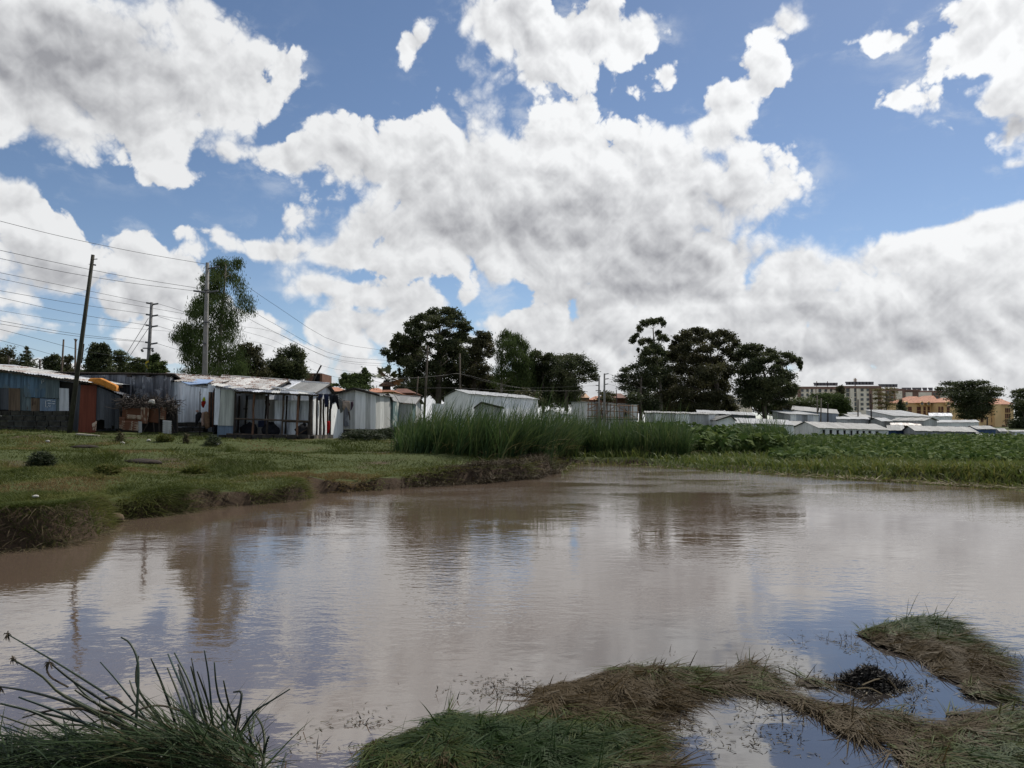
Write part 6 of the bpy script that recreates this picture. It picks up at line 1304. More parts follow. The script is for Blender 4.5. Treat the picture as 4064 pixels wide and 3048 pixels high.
# ------------------------------------------------------------------ broad leaved belt and swamp field
def broad_leaves(name, label, x, y, zb, hgt, size, tint, mat=BROAD):
    N = len(x); yaw = rng.uniform(0, 2 * math.pi, N); pit = rng.uniform(.2, 1.15, N)
    f = np.stack([np.cos(yaw) * np.cos(pit), np.sin(yaw) * np.cos(pit), -np.sin(pit)], 1); s = np.stack([-np.sin(yaw), np.cos(yaw), np.zeros(N)], 1); nn = np.cross(s, f)
    prof = [(-.28, 0, 0), (-.42, .24, .03), (-.22, .46, .05), (.12, .44, .05), (.5, .22, .02), (.95, 0, -.10), (.5, -.22, .02), (.12, -.44, .05), (-.22, -.46, .05), (-.42, -.24, .03), (.1, 0, -.02)]
    c = np.stack([x, y, zb + hgt], 1)
    V = np.stack([c + (f * a + s * b + nn * h) * size[:, None] for a, b, h in prof], 1)
    tri = np.array([(10, i, (i + 1) % 10) for i in range(10)]); F = (tri[None] + (np.arange(N) * 11)[:, None, None]).reshape(-1, 3)
    # stalks
    b0 = np.stack([x + rng.normal(0, .12, N), y + rng.normal(0, .12, N), zb], 1); dv = c - b0; ln = np.linalg.norm(dv, axis=1); dv /= ln[:, None]
    V2, F2, ix2 = blades(b0, dv, ln, np.full(N, .03), np.zeros(N), 2)
    return add_blades(name, [(V.reshape(-1, 3), F, np.repeat(tint, 11)), (V2, F2, tint[ix2] + .2)], mat, label, 'plants')
n = 5200
px = rng.uniform(2500, 3120, n); D = rng.uniform(33, 46, n); x = (px - CX) / FPX * D; zb = np.maximum(ground_z(x, D), 0)
D0_ = np.interp(px, [2500, 3120], [33, 34.5]); k = D > D0_
ht = (rng.uniform(.35, 1.0, n)) * np.interp(D, [33, 37, 46], [.85, 1.12, 1.30]) * (.8 + .4 * vnoise(x, D, 2.5, 71))
broad_leaves('broad_leaved_belt', 'belt of tall dark broad-leaved swamp plants below the dark trees', x[k], D[k], zb[k], ht[k], rng.uniform(.16, .38, n)[k], np.clip(rng.normal(.42, .25, n), 0, 1)[k])
n = 13000
x, y, px = img_scatter(n, 3050, 4350, 27, 84); sdl = -pond_sd(x, y); k = (sdl > .4) & ((px > 3120) | (y < 33)); x, y = x[k], y[k]; N = len(x); zb = np.maximum(ground_z(x, y), 0)
broad_leaves('broad_leaved_field', 'field of low broad-leaved plants stretching to right-hand sheds', x, y, zb, rng.uniform(.15, .46, N), rng.uniform(.09, .22, N) * (.7 + y / 80), np.clip(rng.normal(.45, .24, N) + .3 * (vnoise(x, y, 5, 81) - .5), 0, 1))
x, y, px = img_scatter(80000, 2230, 4350, 17, 80); sdl = -pond_sd(x, y)
k = (sdl > -.5) & ((y < 33.5) | (px > 3080)) & (rng.uniform(size=len(x)) < np.clip(1.15 - y / 62, .1, 1)); x, y, sdl = x[k], y[k], sdl[k]; N = len(x); zb = np.maximum(ground_z(x, y), -.03)
an = rng.uniform(0, 2 * math.pi, N); sp = rng.uniform(.1, .55, N)
d = np.stack([np.cos(an) * sp, np.sin(an) * sp, np.ones(N)], 1); d /= np.linalg.norm(d, axis=1, keepdims=True)
hh = rng.uniform(.16, .45, N) * sstep(sdl, -.6, 1.0) * (.7 + .6 * vnoise(x, y, 1.6, 91)) + .08
V, F, ix = blades(np.stack([x, y, zb], 1), d, hh, rng.uniform(.026, .055, N), rng.uniform(.1, .55, N), 3)
tn = .40 + .40 * sstep(-y, -46, -24) * vnoise(x, y, 3, 95) + rng.normal(0, .16, N)
add_blades('swamp_plants', [(V, F, tn[ix])], FIELD, 'yellow-green upright swamp plants along the far shore', 'plants')
# straw and fallen stalks along the far waterline
x, y, px = img_scatter(26000, 2230, 4300, 17, 33); sdl = -pond_sd(x, y); k = (sdl > -.4) & (sdl < .18) & (rng.uniform(size=len(x)) < .35 + sstep(px, 2900, 3500) * .5); x, y = x[k], y[k]; N = len(x)
an = rng.uniform(0, math.pi, N); d = np.stack([np.cos(an), np.sin(an) * .5, rng.uniform(0, .3, N)], 1); d /= np.linalg.norm(d, axis=1, keepdims=True)
V, F, ix = blades(np.stack([x, y, np.full(N, .03)], 1), d, rng.uniform(.1, .56, N), np.full(N, .02), rng.uniform(0, .3, N), 2); V[:, 2] = np.maximum(V[:, 2], .01)
add_blades('shore_straw', [(V, F, rng.uniform(0, .9, N)[ix])], STRAW, 'fallen straw-coloured stalks lying along the far waterline', 'straw')

# ------------------------------------------------------------------ floating grass mats near the camera
K = 4064 / 2212
SOD = m_plain('wet_matted_sod', (0.040, 0.028, 0.016), .85, .45, 7.0, bump=.8)
def mat_patch(label, outline, flow, tint0, thick, dens, brown=(), name='grass_mat'):
    poly = [(G(a * K, b * K, .03).x, G(a * K, b * K, .03).y) for a, b in outline]
    px_ = np.array(poly); x0, y0 = px_.min(0); x1, y1 = px_.max(0); st = .04
    cx0, cy0 = px_.mean(0)
    t = empty(name, (cx0, cy0, 0), label, 'grass mat', 'floating grass mats')
    def top(x, y):
        s = poly_sd(x, y, poly) + (vnoise(x, y, .40, 7, 4) - .5) * .38 - .015
        return s, .006 + .80 * thick * sstep(s, -.02, .30) * (.1 + 1.0 * vnoise(x, y, .42, 13, 2) + .8 * vnoise(x, y, .13, 14, 2) ** 2)
    xs_, ys_ = np.arange(x0 - .1, x1 + .1, st), np.arange(y0 - .1, y1 + .1, st); X, Y = np.meshgrid(xs_, ys_); S, Z_ = top(X, Y)
    ok = S > 0; q = ok[:-1, :-1] & ok[1:, :-1] & ok[:-1, 1:] & ok[1:, 1:]; id_ = np.arange(X.size).reshape(X.shape)
    F = np.stack([id_[:-1, :-1][q], id_[:-1, 1:][q], id_[1:, 1:][q], id_[1:, :-1][q]], 1)
    use, inv = np.unique(F, return_inverse=True)
    mesh_obj('sod', np.stack([X, Y, Z_], -1).reshape(-1, 3)[use], inv.reshape(F.shape), SOD, t, loc=(cx0, cy0, 0), smooth=True)
    tu = 9; n = int((x1 - x0) * (y1 - y0) * dens * 2.0 / tu)
    tx = rng.uniform(x0 - .1, x1 + .1, n); ty = rng.uniform(y0 - .1, y1 + .1, n)
    tdir = flow + (vnoise(tx, ty, .65, 17, 2) - .5) * 3.0 + rng.normal(0, .75, n); tel = np.abs(rng.normal(.10, .20, n)) + .01
    tlen = rng.uniform(.04, .25, n) * rng.uniform(.6, 1.2, n); ttn = rng.normal(0, .30, n)
    i = np.repeat(np.arange(n), tu); x = tx[i] + rng.normal(0, .016, n * tu); y = ty[i] + rng.normal(0, .016, n * tu); S, Z_ = top(x, y)
    gap = vnoise(x, y, .16, 29, 2)
    k = (S > -.015) & (gap + 1.2 * sstep(S, 0, .16) > .50); i, x, y, Z_, S = i[k], x[k], y[k], Z_[k], S[k]; N = len(x)
    an = tdir[i] + rng.normal(0, .28, N); el = np.abs(tel[i] + rng.normal(0, .08, N))
    up = rng.uniform(size=N) < .012; el = np.where(up, rng.uniform(.6, 1.4, N), el)
    d = np.stack([np.cos(an) * np.cos(el), np.sin(an) * np.cos(el), np.sin(el)], 1)
    V, F, ix = blades(np.stack([x, y, Z_ - .005], 1), d, tlen[i] * rng.uniform(.6, 1.2, N), rng.uniform(.003, .0095, N), np.where(up, .1, rng.uniform(.10, .45, N)), 4)
    sv, zv = top(V[:, 0], V[:, 1])
    V[:, 2] = np.maximum(V[:, 2], zv * (sv > 0) + rng.uniform(.003, .022, N)[ix])
    tn = tint0 + (vnoise(x, y, .42, 23, 3) - .5) * 1.1 + ttn[i] + rng.normal(0, .10, N) + .35 * (1 - sstep(S, 0, .18))
    for bx, by, br, bt in brown:
        p = G(bx * K, by * K, .1); w = 1 - sstep(np.hypot(x - p.x, y - p.y), br * .28, br * .7); tn = tn + bt * w
    o = mesh_obj('grass_blades', V, F, MATGRASS, t, loc=(cx0, cy0, 0), tint=np.clip(tn[ix], 0, 1)); o['kind'] = 'stuff'
    return t
M1 = [(690, 1720), (700, 1659), (760, 1598), (850, 1578), (960, 1540), (1050, 1538), (1130, 1482), (1230, 1455), (1300, 1432), (1370, 1424), (1430, 1438), (1520, 1448), (1530, 1490), (1500, 1518), (1440, 1528), (1392, 1540), (1385, 1572), (1430, 1640), (1450, 1720)]
mat_patch('large green and brown floating grass mat at bottom centre', M1, R(-25), .34, .075, 6200, ((1350, 1465, 1.1, .8), (1250, 1475, .6, .6), (1450, 1500, .7, .7), (1430, 1645, .6, .9), (900, 1658, .5, .6), (1150, 1500, .6, .5), (1000, 1600, .9, -.3), (1200, 1580, .9, -.3)))
mat_patch('narrow brown strip of matted grass right of the large mat', [(1515, 1452), (1570, 1440), (1620, 1424), (1680, 1448), (1720, 1490), (1800, 1514), (1880, 1526), (1965, 1538), (1970, 1550), (1905, 1572), (1850, 1580), (1790, 1550), (1755, 1526), (1640, 1505), (1525, 1486)], R(-35), .95, .045, 6200)
mat_patch('humped grass mat farthest out on the right', [(1856, 1362), (1880, 1344), (1950, 1330), (2020, 1332), (2075, 1355), (2105, 1392), (2150, 1425), (2205, 1480), (2195, 1500), (2130, 1506), (2060, 1498), (2030, 1462), (1990, 1445), (1930, 1408), (1868, 1384)], R(-40), .46, .10, 6000, ((1980, 1400, .9, .9), (2060, 1430, .7, .7), (1950, 1340, .7, -.3), (2130, 1480, .6, -.3)))
mat_patch('green grass mat cut off by the bottom right corner', [(1990, 1604), (2000, 1562), (2060, 1522), (2140, 1518), (2240, 1508), (2330, 1560), (2330, 1730), (2040, 1730), (1992, 1650)], R(-30), .36, .08, 6200, ((2040, 1540, .5, .6), (2040, 1650, .5, .5), (2150, 1590, .6, .3), (2120, 1560, .5, -.2), (2180, 1650, .6, -.3)))
mat_patch('small ragged tuft of brown grass beside the bottom right mat', [(1915, 1600), (1950, 1578), (1995, 1590), (2010, 1620), (1960, 1625)], R(-30), .75, .07, 5200)
mat_patch('tiny scrap of matted grass inside the calm pool', [(1712, 1466), (1750, 1460), (1772, 1470), (1745, 1478)], R(0), .75, .03, 5200)
# dark uprooted clump
t = empty('uprooted_clump', G(1880 * K, 1470 * K), 'black uprooted root clump floating in the calm pool', 'root clump')
c0 = G(1878 * K, 1478 * K); n = 2600
x = c0.x + rng.normal(0, .095, n) ; y = c0.y + rng.normal(0, .06, n); z = .09 * np.exp(-((x - c0.x) / .12) ** 2 - ((y - c0.y) / .085) ** 2) * rng.uniform(.3, 1.2, n)
d = unit(n); d[:, 2] = np.abs(d[:, 2])
V, F, ix = blades(np.stack([x, y, z], 1), d, rng.uniform(.02, .06, n), rng.uniform(.006, .014, n), rng.uniform(0, .4, n), 2); V[:, 2] = np.maximum(V[:, 2], .003)
o = mesh_obj('roots', V, F, m_leaf('black_roots', (0.008, 0.007, 0.006), (0.022, 0.018, 0.014), None, .7, .05), t, loc=t.location, tint=rng.uniform(0, 1, n)[ix]); o['kind'] = 'stuff'
for k, (a, b) in enumerate(([(1850, 1450), (1880, 1462), (1935, 1480)], [(1870, 1480), (1900, 1470), (1930, 1490)], [(1850, 1486), (1880, 1494), (1905, 1502)], [(1895, 1452), (1920, 1462), (1938, 1488)]) if False else [((1850, 1452), (1935, 1482)), ((1862, 1480), (1930, 1468)), ((1850, 1488), (1905, 1500)), ((1895, 1450), (1938, 1490))]):
    p, q = G(a[0] * K, a[1] * K, .06), G(b[0] * K, b[1] * K, .02); m_ = p.lerp(q, .5) + Vector((0, 0, .02))
    MB().tube(curve_pts([p, m_, q], 5), .005, 4).build('stalk', m_plain('dead_stalk', (0.10, 0.075, 0.04), .8, .3), t)
# specks, stalks and bubbles of debris round the mats
n = 5200
cxy = [(1560, 1500, .9, .25), (1440, 1560, .5, .3), (1700, 1560, 1.0, .35), (1650, 1600, 1.2, .3), (1750, 1450, .8, .35), (2000, 1500, .6, .35), (1830, 1400, .5, .25), (1900, 1560, .5, .25), (2060, 1510, .4, .2), (1090, 1490, .5, .2), (2160, 1420, .35, .12), (1500, 1430, .5, .15), (800, 1580, .5, .2), (1950, 1640, .5, .3)]
xs_, ys_ = [], []
for a, b, sx, sy in cxy:
    p = G(a * K, b * K); m = n // len(cxy); xs_.append(p.x + rng.normal(0, sx * .35, m)); ys_.append(p.y + rng.normal(0, sy * .7, m))
x, y = np.concatenate(xs_), np.concatenate(ys_); N = len(x)
keep = vnoise(x, y, .28, 33, 2) > .42; x, y = x[keep], y[keep]; N = len(x)
upright = rng.uniform(size=N) < .10
el = np.where(upright, rng.uniform(.6, 1.5, N), rng.uniform(0, .15, N)); an = rng.uniform(0, 2 * math.pi, N)
d = np.stack([np.cos(an) * np.cos(el), np.sin(an) * np.cos(el), np.sin(el)], 1)
V, F, ix = blades(np.stack([x, y, np.full(N, .004)], 1), d, np.where(upright, rng.uniform(.02, .09, N), rng.uniform(.008, .042, N)), rng.uniform(.003, .008, N), rng.uniform(0, .5, N), 2); V[:, 2] = np.maximum(V[:, 2], .003)
add_blades('floating_debris', [(V, F, rng.uniform(0, 1, N)[ix])], m_leaf('dark_debris', (0.012, 0.010, 0.008), (0.045, 0.034, 0.02), (0.10, 0.085, 0.05), .7, .05), 'dark specks, stalks and scraps floating around the grass mats', 'debris')

# ------------------------------------------------------------------ bulrush clump at bottom left
def ZB(x, y): return x / 1.7696, 2450 + y / 1.7696
BUL = [m_plain('bulrush_green', (0.024, 0.038, 0.020), .45, .35, 4, bump=.1, spec=.4), m_plain('bulrush_olive', (0.036, 0.042, 0.020), .5, .35, 4, bump=.1), m_plain('bulrush_dark', (0.016, 0.022, 0.015), .5, .35, 4, bump=.1), m_plain('bulrush_blue', (0.024, 0.042, 0.036), .45, .3, 4, bump=.1)]
BUL_DEAD = m_plain('bulrush_dead', (0.060, 0.045, 0.028), .8, .4, 5, bump=.2)
t = empty('bulrush_clump', V3(W(500, 3000, 3.3), .07), 'clump of dark round-stemmed bulrushes leaning left at bottom left', 'bulrushes')
STEMS = [[(55, 120), (400, 320), (750, 540), (1150, 800)], [(85, 295), (290, 410), (430, 540), (700, 680), (1000, 820)], [(345, 315), (560, 480), (1050, 790)], [(705, 315), (850, 480), (1100, 810)], [(850, 140), (915, 185), (965, 300), (970, 480), (955, 740)],
         [(975, 270), (955, 400), (985, 530), (1190, 810)], [(1060, 288), (1130, 450), (1215, 690), (1260, 870)], [(1180, 258), (1240, 400), (1330, 600), (1400, 870)], [(1225, 250), (1330, 450), (1420, 700), (1490, 880)], [(1175, 355), (1260, 560), (1310, 720), (1340, 880)],
         [(1345, 285), (1380, 480), (1440, 750), (1450, 900)], [(1435, 232), (1465, 420), (1490, 700), (1500, 900)], [(1505, 315), (1520, 480), (1560, 620), (1680, 800), (1790, 1020)], [(1570, 445), (1610, 620), (1690, 830)], [(1640, 525), (1695, 530), (1680, 650), (1640, 860)],
         [(2035, 505), (1900, 590), (1780, 670), (1690, 810)], [(1690, 605), (1600, 710), (1480, 830)], [(1790, 680), (1840, 760), (1860, 870), (1850, 1020)], [(1730, 690), (1750, 790), (1770, 920), (1780, 1050)], [(1890, 835), (1860, 930), (1840, 1080)], [(1775, 650), (1780, 760), (1740, 940)],
         [(910, 445), (960, 560), (1120, 740)], [(0, 487), (200, 520), (450, 590), (760, 720), (1000, 860)], [(130, 560), (350, 640), (700, 790), (900, 900)], [(0, 605), (250, 670), (480, 790), (800, 960)], [(0, 690), (300, 800), (600, 950), (780, 1050)], [(160, 705), (350, 655), (600, 645), (900, 710), (1150, 800)],
         [(0, 760), (400, 900), (700, 1010)], [(520, 460), (620, 560), (800, 690), (1000, 820)], [(525, 510), (650, 590), (900, 710), (1100, 830)], [(1250, 330), (1330, 540), (1400, 800)], [(1290, 560), (1330, 700), (1380, 910)], [(1370, 520), (1375, 700), (1390, 880)], [(1140, 650), (1190, 780), (1240, 910)],
         [(2010, 950), (1975, 1075)], [(1955, 1010), (1952, 1075)], [(1600, 610), (1590, 760), (1580, 960)], [(1385, 380), (1450, 560), (1490, 720)], [(1255, 370), (1300, 520), (1400, 790)], [(1550, 640), (1570, 800), (1590, 980)], [(400, 520), (560, 600), (800, 720), (1050, 850)],
         [(1340, 345), (1400, 560), (1470, 800)], [(1690, 680), (1660, 800), (1620, 940)], [(1800, 830), (1830, 930), (1850, 1040)], [(150, 640), (420, 700), (800, 790), (1100, 900)], [(200, 760), (600, 760), (1000, 830), (1300, 930)], [(0, 850), (300, 900), (700, 1000), (900, 1060)], [(740, 600), (900, 690), (1150, 850)]]
for i, st in enumerate(STEMS):
    Db = 3.36 + random.uniform(-.18, .25); lean = random.uniform(-.18, .38); m = len(st)
    pts = [P(ZB, xx, yy, Db + lean * (1 - j / (m - 1))) for j, (xx, yy) in enumerate(st)][::-1]
    b = pts[0]; pts = [b + (b - pts[1]).normalized() * .18] + pts
    q = curve_pts(pts, 14); r = random.uniform(.0056, .0080)
    o = MB().tube(q, [r * (1 - .55 * (j / 14) ** 2) for j in range(15)], 6).build('stem', BUL[i % 4] if i not in (26,) else BUL_DEAD, t, smooth=True)
    if i in (0, 1, 2, 22):                     # withered flower heads
        tip = q[-1]; mb = MB()
        for _ in range(14):
            v = Vector(unit(1)[0]); v.z -= .5 if i in (2, 22) else .0
            mb.tube([tip, tip + v * random.uniform(.006, .018), tip + v * random.uniform(.014, .03) + Vector((0, 0, -.012))], [.002, .003, .001], 3, cap=False)
        h = mb.build('flower_head', BUL_DEAD, o); h['kind'] = 'stuff'
def bent(ctrl, D):
    q = curve_pts([P(ZB, a, b, D) for a, b in ctrl], 8); MB().tube(q, .0043, 5).build('broken_stem', BUL_DEAD, t)
bent([(345, 315), (328, 340), (335, 385), (370, 430), (480, 490)], 3.55); bent([(880, 715), (1000, 640), (1130, 620), (1260, 655)], 3.25); bent([(740, 570), (800, 560), (860, 600)], 3.4)
# the mass of lying stems underneath
n = 3200
bx = rng.uniform(-260, 1860, n); by = rng.uniform(790, 1120, n) + np.interp(bx, [-260, 300, 1000, 1500, 1860], [100, 80, 20, 40, 150]); keep = by < 1190
bx, by = bx[keep], by[keep]; n = len(bx)
dd = rng.uniform(2.95, 3.6, n); base = np.array([P(ZB, a, b, c) for a, b, c in zip(bx, by, dd)])
left = rng.uniform(size=n) < .8
an = np.where(left, math.pi + rng.normal(0, .45, n), rng.uniform(0, 6.28, n)); el = rng.uniform(-.08, .42, n) + np.where(bx > 1250, .5, 0) * rng.uniform(0, 1.4, n)
d = np.stack([np.cos(an) * np.cos(el), np.sin(an) * np.cos(el), np.sin(el)], 1)
V, F, ix = blades(base, d, rng.uniform(.09, .38, n), rng.uniform(.0042, .0085, n), rng.uniform(.02, .22, n), 5)
V[:, 2] = np.maximum(V[:, 2], .015)
tn = np.clip(rng.normal(.35, .22, n) + np.where(bx > 900, .18, -.08), 0, 1)
o = mesh_obj('lying_stems', V, F, m_leaf('lying_bulrush', (0.009, 0.018, 0.008), (0.026, 0.046, 0.014), (0.058, 0.044, 0.020), .65, .1, .15), t, loc=t.location, tint=tn[ix]); o['kind'] = 'stuff'
n = 9000                                                     # litter and low grass on the near bank
x = rng.uniform(-4, .3, n); y = rng.uniform(1.9, 4.4, n); k = pond_sd(x, y) < .08; x, y = x[k], y[k]; n = len(x); z = np.maximum(ground_z(x, y), .01)
an = rng.uniform(0, 6.28, n); el = np.abs(rng.normal(.35, .3, n)); d = np.stack([np.cos(an) * np.cos(el), np.sin(an) * np.cos(el), np.sin(el)], 1)
V, F, ix = blades(np.stack([x, y, z], 1), d, rng.uniform(.04, .17, n), rng.uniform(.003, .0065, n), rng.uniform(.1, .6, n), 3); V[:, 2] = np.maximum(V[:, 2], .004)
add_blades('near_bank_litter', [(V, F, np.clip(rng.normal(.45, .3, n), 0, 1)[ix])], MATGRASS, 'low grass and dead stalks on the near bank under the bulrushes', 'grass')

# ------------------------------------------------------------------ pen of rusty sheets with brushwood on top
DP = 32.4
t = empty('rusty_sheet_pen', onground(560, DP), 'makeshift pen of rusty corrugated sheets below the brushwood', 'pen')
def hsheet(x0, y0, x1, y1, m, D, sk=0, name='rusty_sheet'):          # ridges run across
    csheet(name, P(Z2, x0 + sk, y0, D), P(Z2, x0, y1, D), P(Z2, x1, y1 + 18, D), P(Z2, x1 + sk, y0 + 14, D), m, t, .10, .028)
hsheet(130, 870, 440, 1100, RUSTY, DP, 18); hsheet(95, 1020, 180, 1210, RUST_PALE, DP - .06); hsheet(140, 1085, 400, 1235, RUST_PALE, DP - .1); hsheet(560, 880, 725, 1110, RUSTY, DP + .05); hsheet(215, 985, 445, 1050, RUST_PALE, DP - .05)
hsheet(745, 855, 838, 1060, RUST_PALE, DP - .05, 10); hsheet(785, 1075, 925, 1290, PALE_OLD, DP - .1, 4)
csheet('rusty_sheet', P(Z2, 440, 1125, DP - .12), P(Z2, 540, 1130, DP - .12), P(Z2, 575, 880, DP - .12), P(Z2, 430, 868, DP - .12), RUST_PALE, t, .1)
csheet('pale_panel', P(Z2, 400, 1275, DP - .15), P(Z2, 455, 1272, DP - .15), P(Z2, 455, 1100, DP - .15), P(Z2, 398, 1092, DP - .15), PALE_OLD, t, .2, .004)
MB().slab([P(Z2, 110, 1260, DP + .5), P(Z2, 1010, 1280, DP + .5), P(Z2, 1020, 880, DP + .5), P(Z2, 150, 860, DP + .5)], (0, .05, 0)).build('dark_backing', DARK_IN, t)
for x0, y0, x1, y1 in ((110, 850, 95, 1230), (470, 1270, 560, 1110), (650, 1265, 640, 1110), (735, 1280, 730, 860), (945, 1290, 930, 1140), (985, 1285, 940, 1180), (1025, 1260, 1010, 900)):
    post(t, P(Z2, x0, y0, DP - .02), P(Z2, x1, y1, DP - .02), .03, TIMBER_DK, 'stake', 5)
mb = MB()
for i in range(620):
    x = random.uniform(120, 1010); y = random.uniform(735, 900) + (90 if x > 850 else 0) * random.random(); D = DP + random.uniform(-.25, .9)
    p = P(Z2, x, y, D); v = Vector(unit(1)[0]); v.z *= .5; l = random.uniform(.2, .75); q = p + v * l + Vector((0, 0, random.uniform(-.1, .2)))
    mb.tube([p, p.lerp(q, .5) + Vector(unit(1)[0]) * .07, q], [random.uniform(.012, .022), .012, .006], 3, cap=False)
o = mb.build('brushwood_pile', m_plain('grey_brushwood', (0.060, 0.048, 0.040), .9, .4, 6, bump=.2)); tag(o, 'tangle of dry brushwood heaped over the rusty sheet pen', 'brushwood', kind='stuff')

# ------------------------------------------------------------------ cloth
def cloth_mat(name, c, v=.25): return m_plain(name, c, .95, v, 7, bump=.5, spec=.1)
def garment(name, label, Z, outline, D, mat, cat='clothing', group=None, th=.05, fold=.05):
    """cloth outline with its own folds and thickness"""
    pts = [P(Z, x, y, D) for x, y in outline]
    n = len(pts); c = sum(pts, Vector()) / n
    V, F = [], []
    rings = 3
    for side in (-1, 1):
        V.append(c + Vector((0, side * th, 0)))
        for r in range(1, rings + 1):
            for j, p in enumerate(pts):
                q = c.lerp(p, r / rings); w = math.sin(q.x * 26 + q.z * 3) * fold * (.4 + .6 * r / rings)
                V.append(q + Vector((0, side * th * (1 - (r / rings) ** 2 * .85) + w, 0)))
    m = 1 + rings * n
    for s in (0, 1):
        o = s * m
        for j in range(n):
            j2 = (j + 1) % n; F.append((o, o + 1 + j, o + 1 + j2) if s == 0 else (o, o + 1 + j2, o + 1 + j))
            for r in range(rings - 1):
                a, b = o + 1 + r * n + j, o + 1 + r * n + j2; F.append((a, a + n, b + n, b) if s == 0 else (a, b, b + n, a + n))
    for j in range(n):
        j2 = (j + 1) % n; a, b = 1 + (rings - 1) * n + j, 1 + (rings - 1) * n + j2; F.append((a, a + m, b + m, b))
    o = mesh_obj(name, [tuple(v) for v in V], F, mat, smooth=True)
    return tag(o, label, cat, group)
garment('white_cloth', 'white rag caught on the brushwood pile', Z2, [(545, 790), (590, 750), (640, 742), (660, 770), (658, 810), (640, 842), (622, 805), (585, 795)], DP - .35, cloth_mat('white_rag', (.50, .47, .42)), 'cloth', th=.09)
garment('garment', 'red cloth with lime green top hanging on the bare stick', Z2, [(1412, 780), (1440, 765), (1475, 775), (1470, 800), (1455, 830), (1442, 882), (1425, 870), (1408, 830)], 33.9, cloth_mat('red_cloth', (.30, .02, .012)), group='clothes hung by the smooth sheet wall')
garment('garment', 'lime green cloth hanging above the red cloth', Z2, [(1424, 740), (1438, 700), (1456, 715), (1472, 770), (1440, 768), (1422, 775)], 33.88, cloth_mat('lime_cloth', (.33, .38, .03)), group='clothes hung by the smooth sheet wall')
garment('garment', 'long brown cloth hung in front of the rusted door', Z2, [(1450, 945), (1490, 935), (1520, 960), (1532, 1080), (1530, 1200), (1480, 1215), (1455, 1190), (1448, 1060)], 33.6, cloth_mat('brown_cloth', (.17, .105, .065)), group='clothes hung by the smooth sheet wall')
garment('garment', 'pale pink cloth hung left of the long brown cloth', Z2, [(1415, 950), (1450, 945), (1452, 1060), (1450, 1170), (1418, 1180), (1408, 1080)], 33.65, cloth_mat('pink_cloth', (.36, .25, .20)), group='clothes hung by the smooth sheet wall')
garment('garment', 'black cloth bunched on the bare stick below red cloth', Z2, [(1318, 990), (1345, 950), (1400, 945), (1430, 990), (1405, 1040), (1370, 1060), (1345, 1150), (1310, 1110)], 33.7, cloth_mat('black_cloth', (.018, .018, .022)), group='clothes hung by the smooth sheet wall')
garment('garment', 'small pink rag above the bunched black cloth', Z2, [(1318, 920), (1345, 912), (1362, 935), (1345, 955), (1325, 945)], 33.72, cloth_mat('pink_rag', (.38, .24, .20)), group='clothes hung by the smooth sheet wall')
p0 = P(Z2, 1380, 1300, 33.75); pole('bare_stick', 'bare forked stick planted beside hung red cloth', P(Z2, 1382, 620, 33.75), p0, .02, .03, TIMBER_DK, [('fork', P(Z2, 1382, 690, 33.75), P(Z2, 1402, 655, 33.75), .01, TIMBER_DK), ('fork', P(Z2, 1384, 640, 33.75), P(Z2, 1388, 580, 33.75), .01, TIMBER_DK)])
LINE = 'clothes on the washing line'
def trousers(x, y0, w, h, sp=.12): return [(x, y0), (x + w, y0 + 4), (x + w * 1.02, y0 + h * .98), (x + w * .60, y0 + h), (x + w * (.52), y0 + h * .35), (x + w * .42, y0 + h * 1.0), (x + w * .02, y0 + h * .95)]
DL = 36.2
garment('trousers', 'navy trousers hung first on the washing line', Z3, [(1140, 362), (1210, 364), (1190, 430), (1188, 510), (1142, 515), (1138, 430)], DL, cloth_mat('navy_denim', (.022, .026, .055)), group=LINE)
garment('trousers', 'navy jeans hung second on the washing line', Z3, [(1214, 362), (1278, 366), (1272, 440), (1270, 520), (1228, 526), (1226, 440)], DL, cloth_mat('navy_denim', (.022, .026, .055)), group=LINE)
garment('trousers', 'black trousers with spread legs on washing line', Z3, [(1345, 368), (1395, 372), (1402, 440), (1412, 545), (1395, 556), (1372, 470), (1352, 430), (1335, 470), (1322, 470)], DL, cloth_mat('black_denim', (.014, .014, .016)), group=LINE)
garment('trousers', 'dark slate trousers third on washing line', Z3, [(1288, 368), (1345, 368), (1330, 450), (1318, 545), (1292, 548), (1294, 450)], DL, cloth_mat('slate_denim', (.024, .026, .032)), group=LINE)
garment('jumper', 'grey jumper with dark hem on the washing line', Z3, [(1400, 418), (1452, 422), (1450, 500), (1452, 580), (1430, 602), (1416, 560), (1404, 490)], DL - .1, cloth_mat('grey_knit', (.13, .13, .12)), group=LINE)
garment('jumper', 'beige jumper with hanging sleeves on the washing line', Z3, [(1450, 442), (1545, 448), (1552, 500), (1540, 570), (1525, 575), (1515, 520), (1500, 480), (1485, 480), (1480, 540), (1455, 575), (1448, 520)], DL - .1, cloth_mat('beige_knit', (.38, .30, .24)), group=LINE)
garment('jumper', 'dark small top at the right end of washing line', Z3, [(1555, 460), (1582, 450), (1588, 500), (1565, 560), (1552, 570), (1556, 520)], DL - .1, cloth_mat('plum_knit', (.06, .04, .05)), group=LINE)
garment('scarf', 'thin brown scarf dangling below beige jumper', Z3, [(1515, 580), (1540, 578), (1550, 640), (1546, 690), (1536, 686), (1530, 630)], DL - .1, cloth_mat('brown_scarf', (.07, .055, .045)), group=LINE)
garment('garment', 'bright red cloth hung by the right side of the timber frame', Z3, [(1255, 700), (1290, 698), (1294, 770), (1280, 850), (1266, 856), (1262, 780)], 36.0, cloth_mat('bright_red', (.34, .015, .015)))
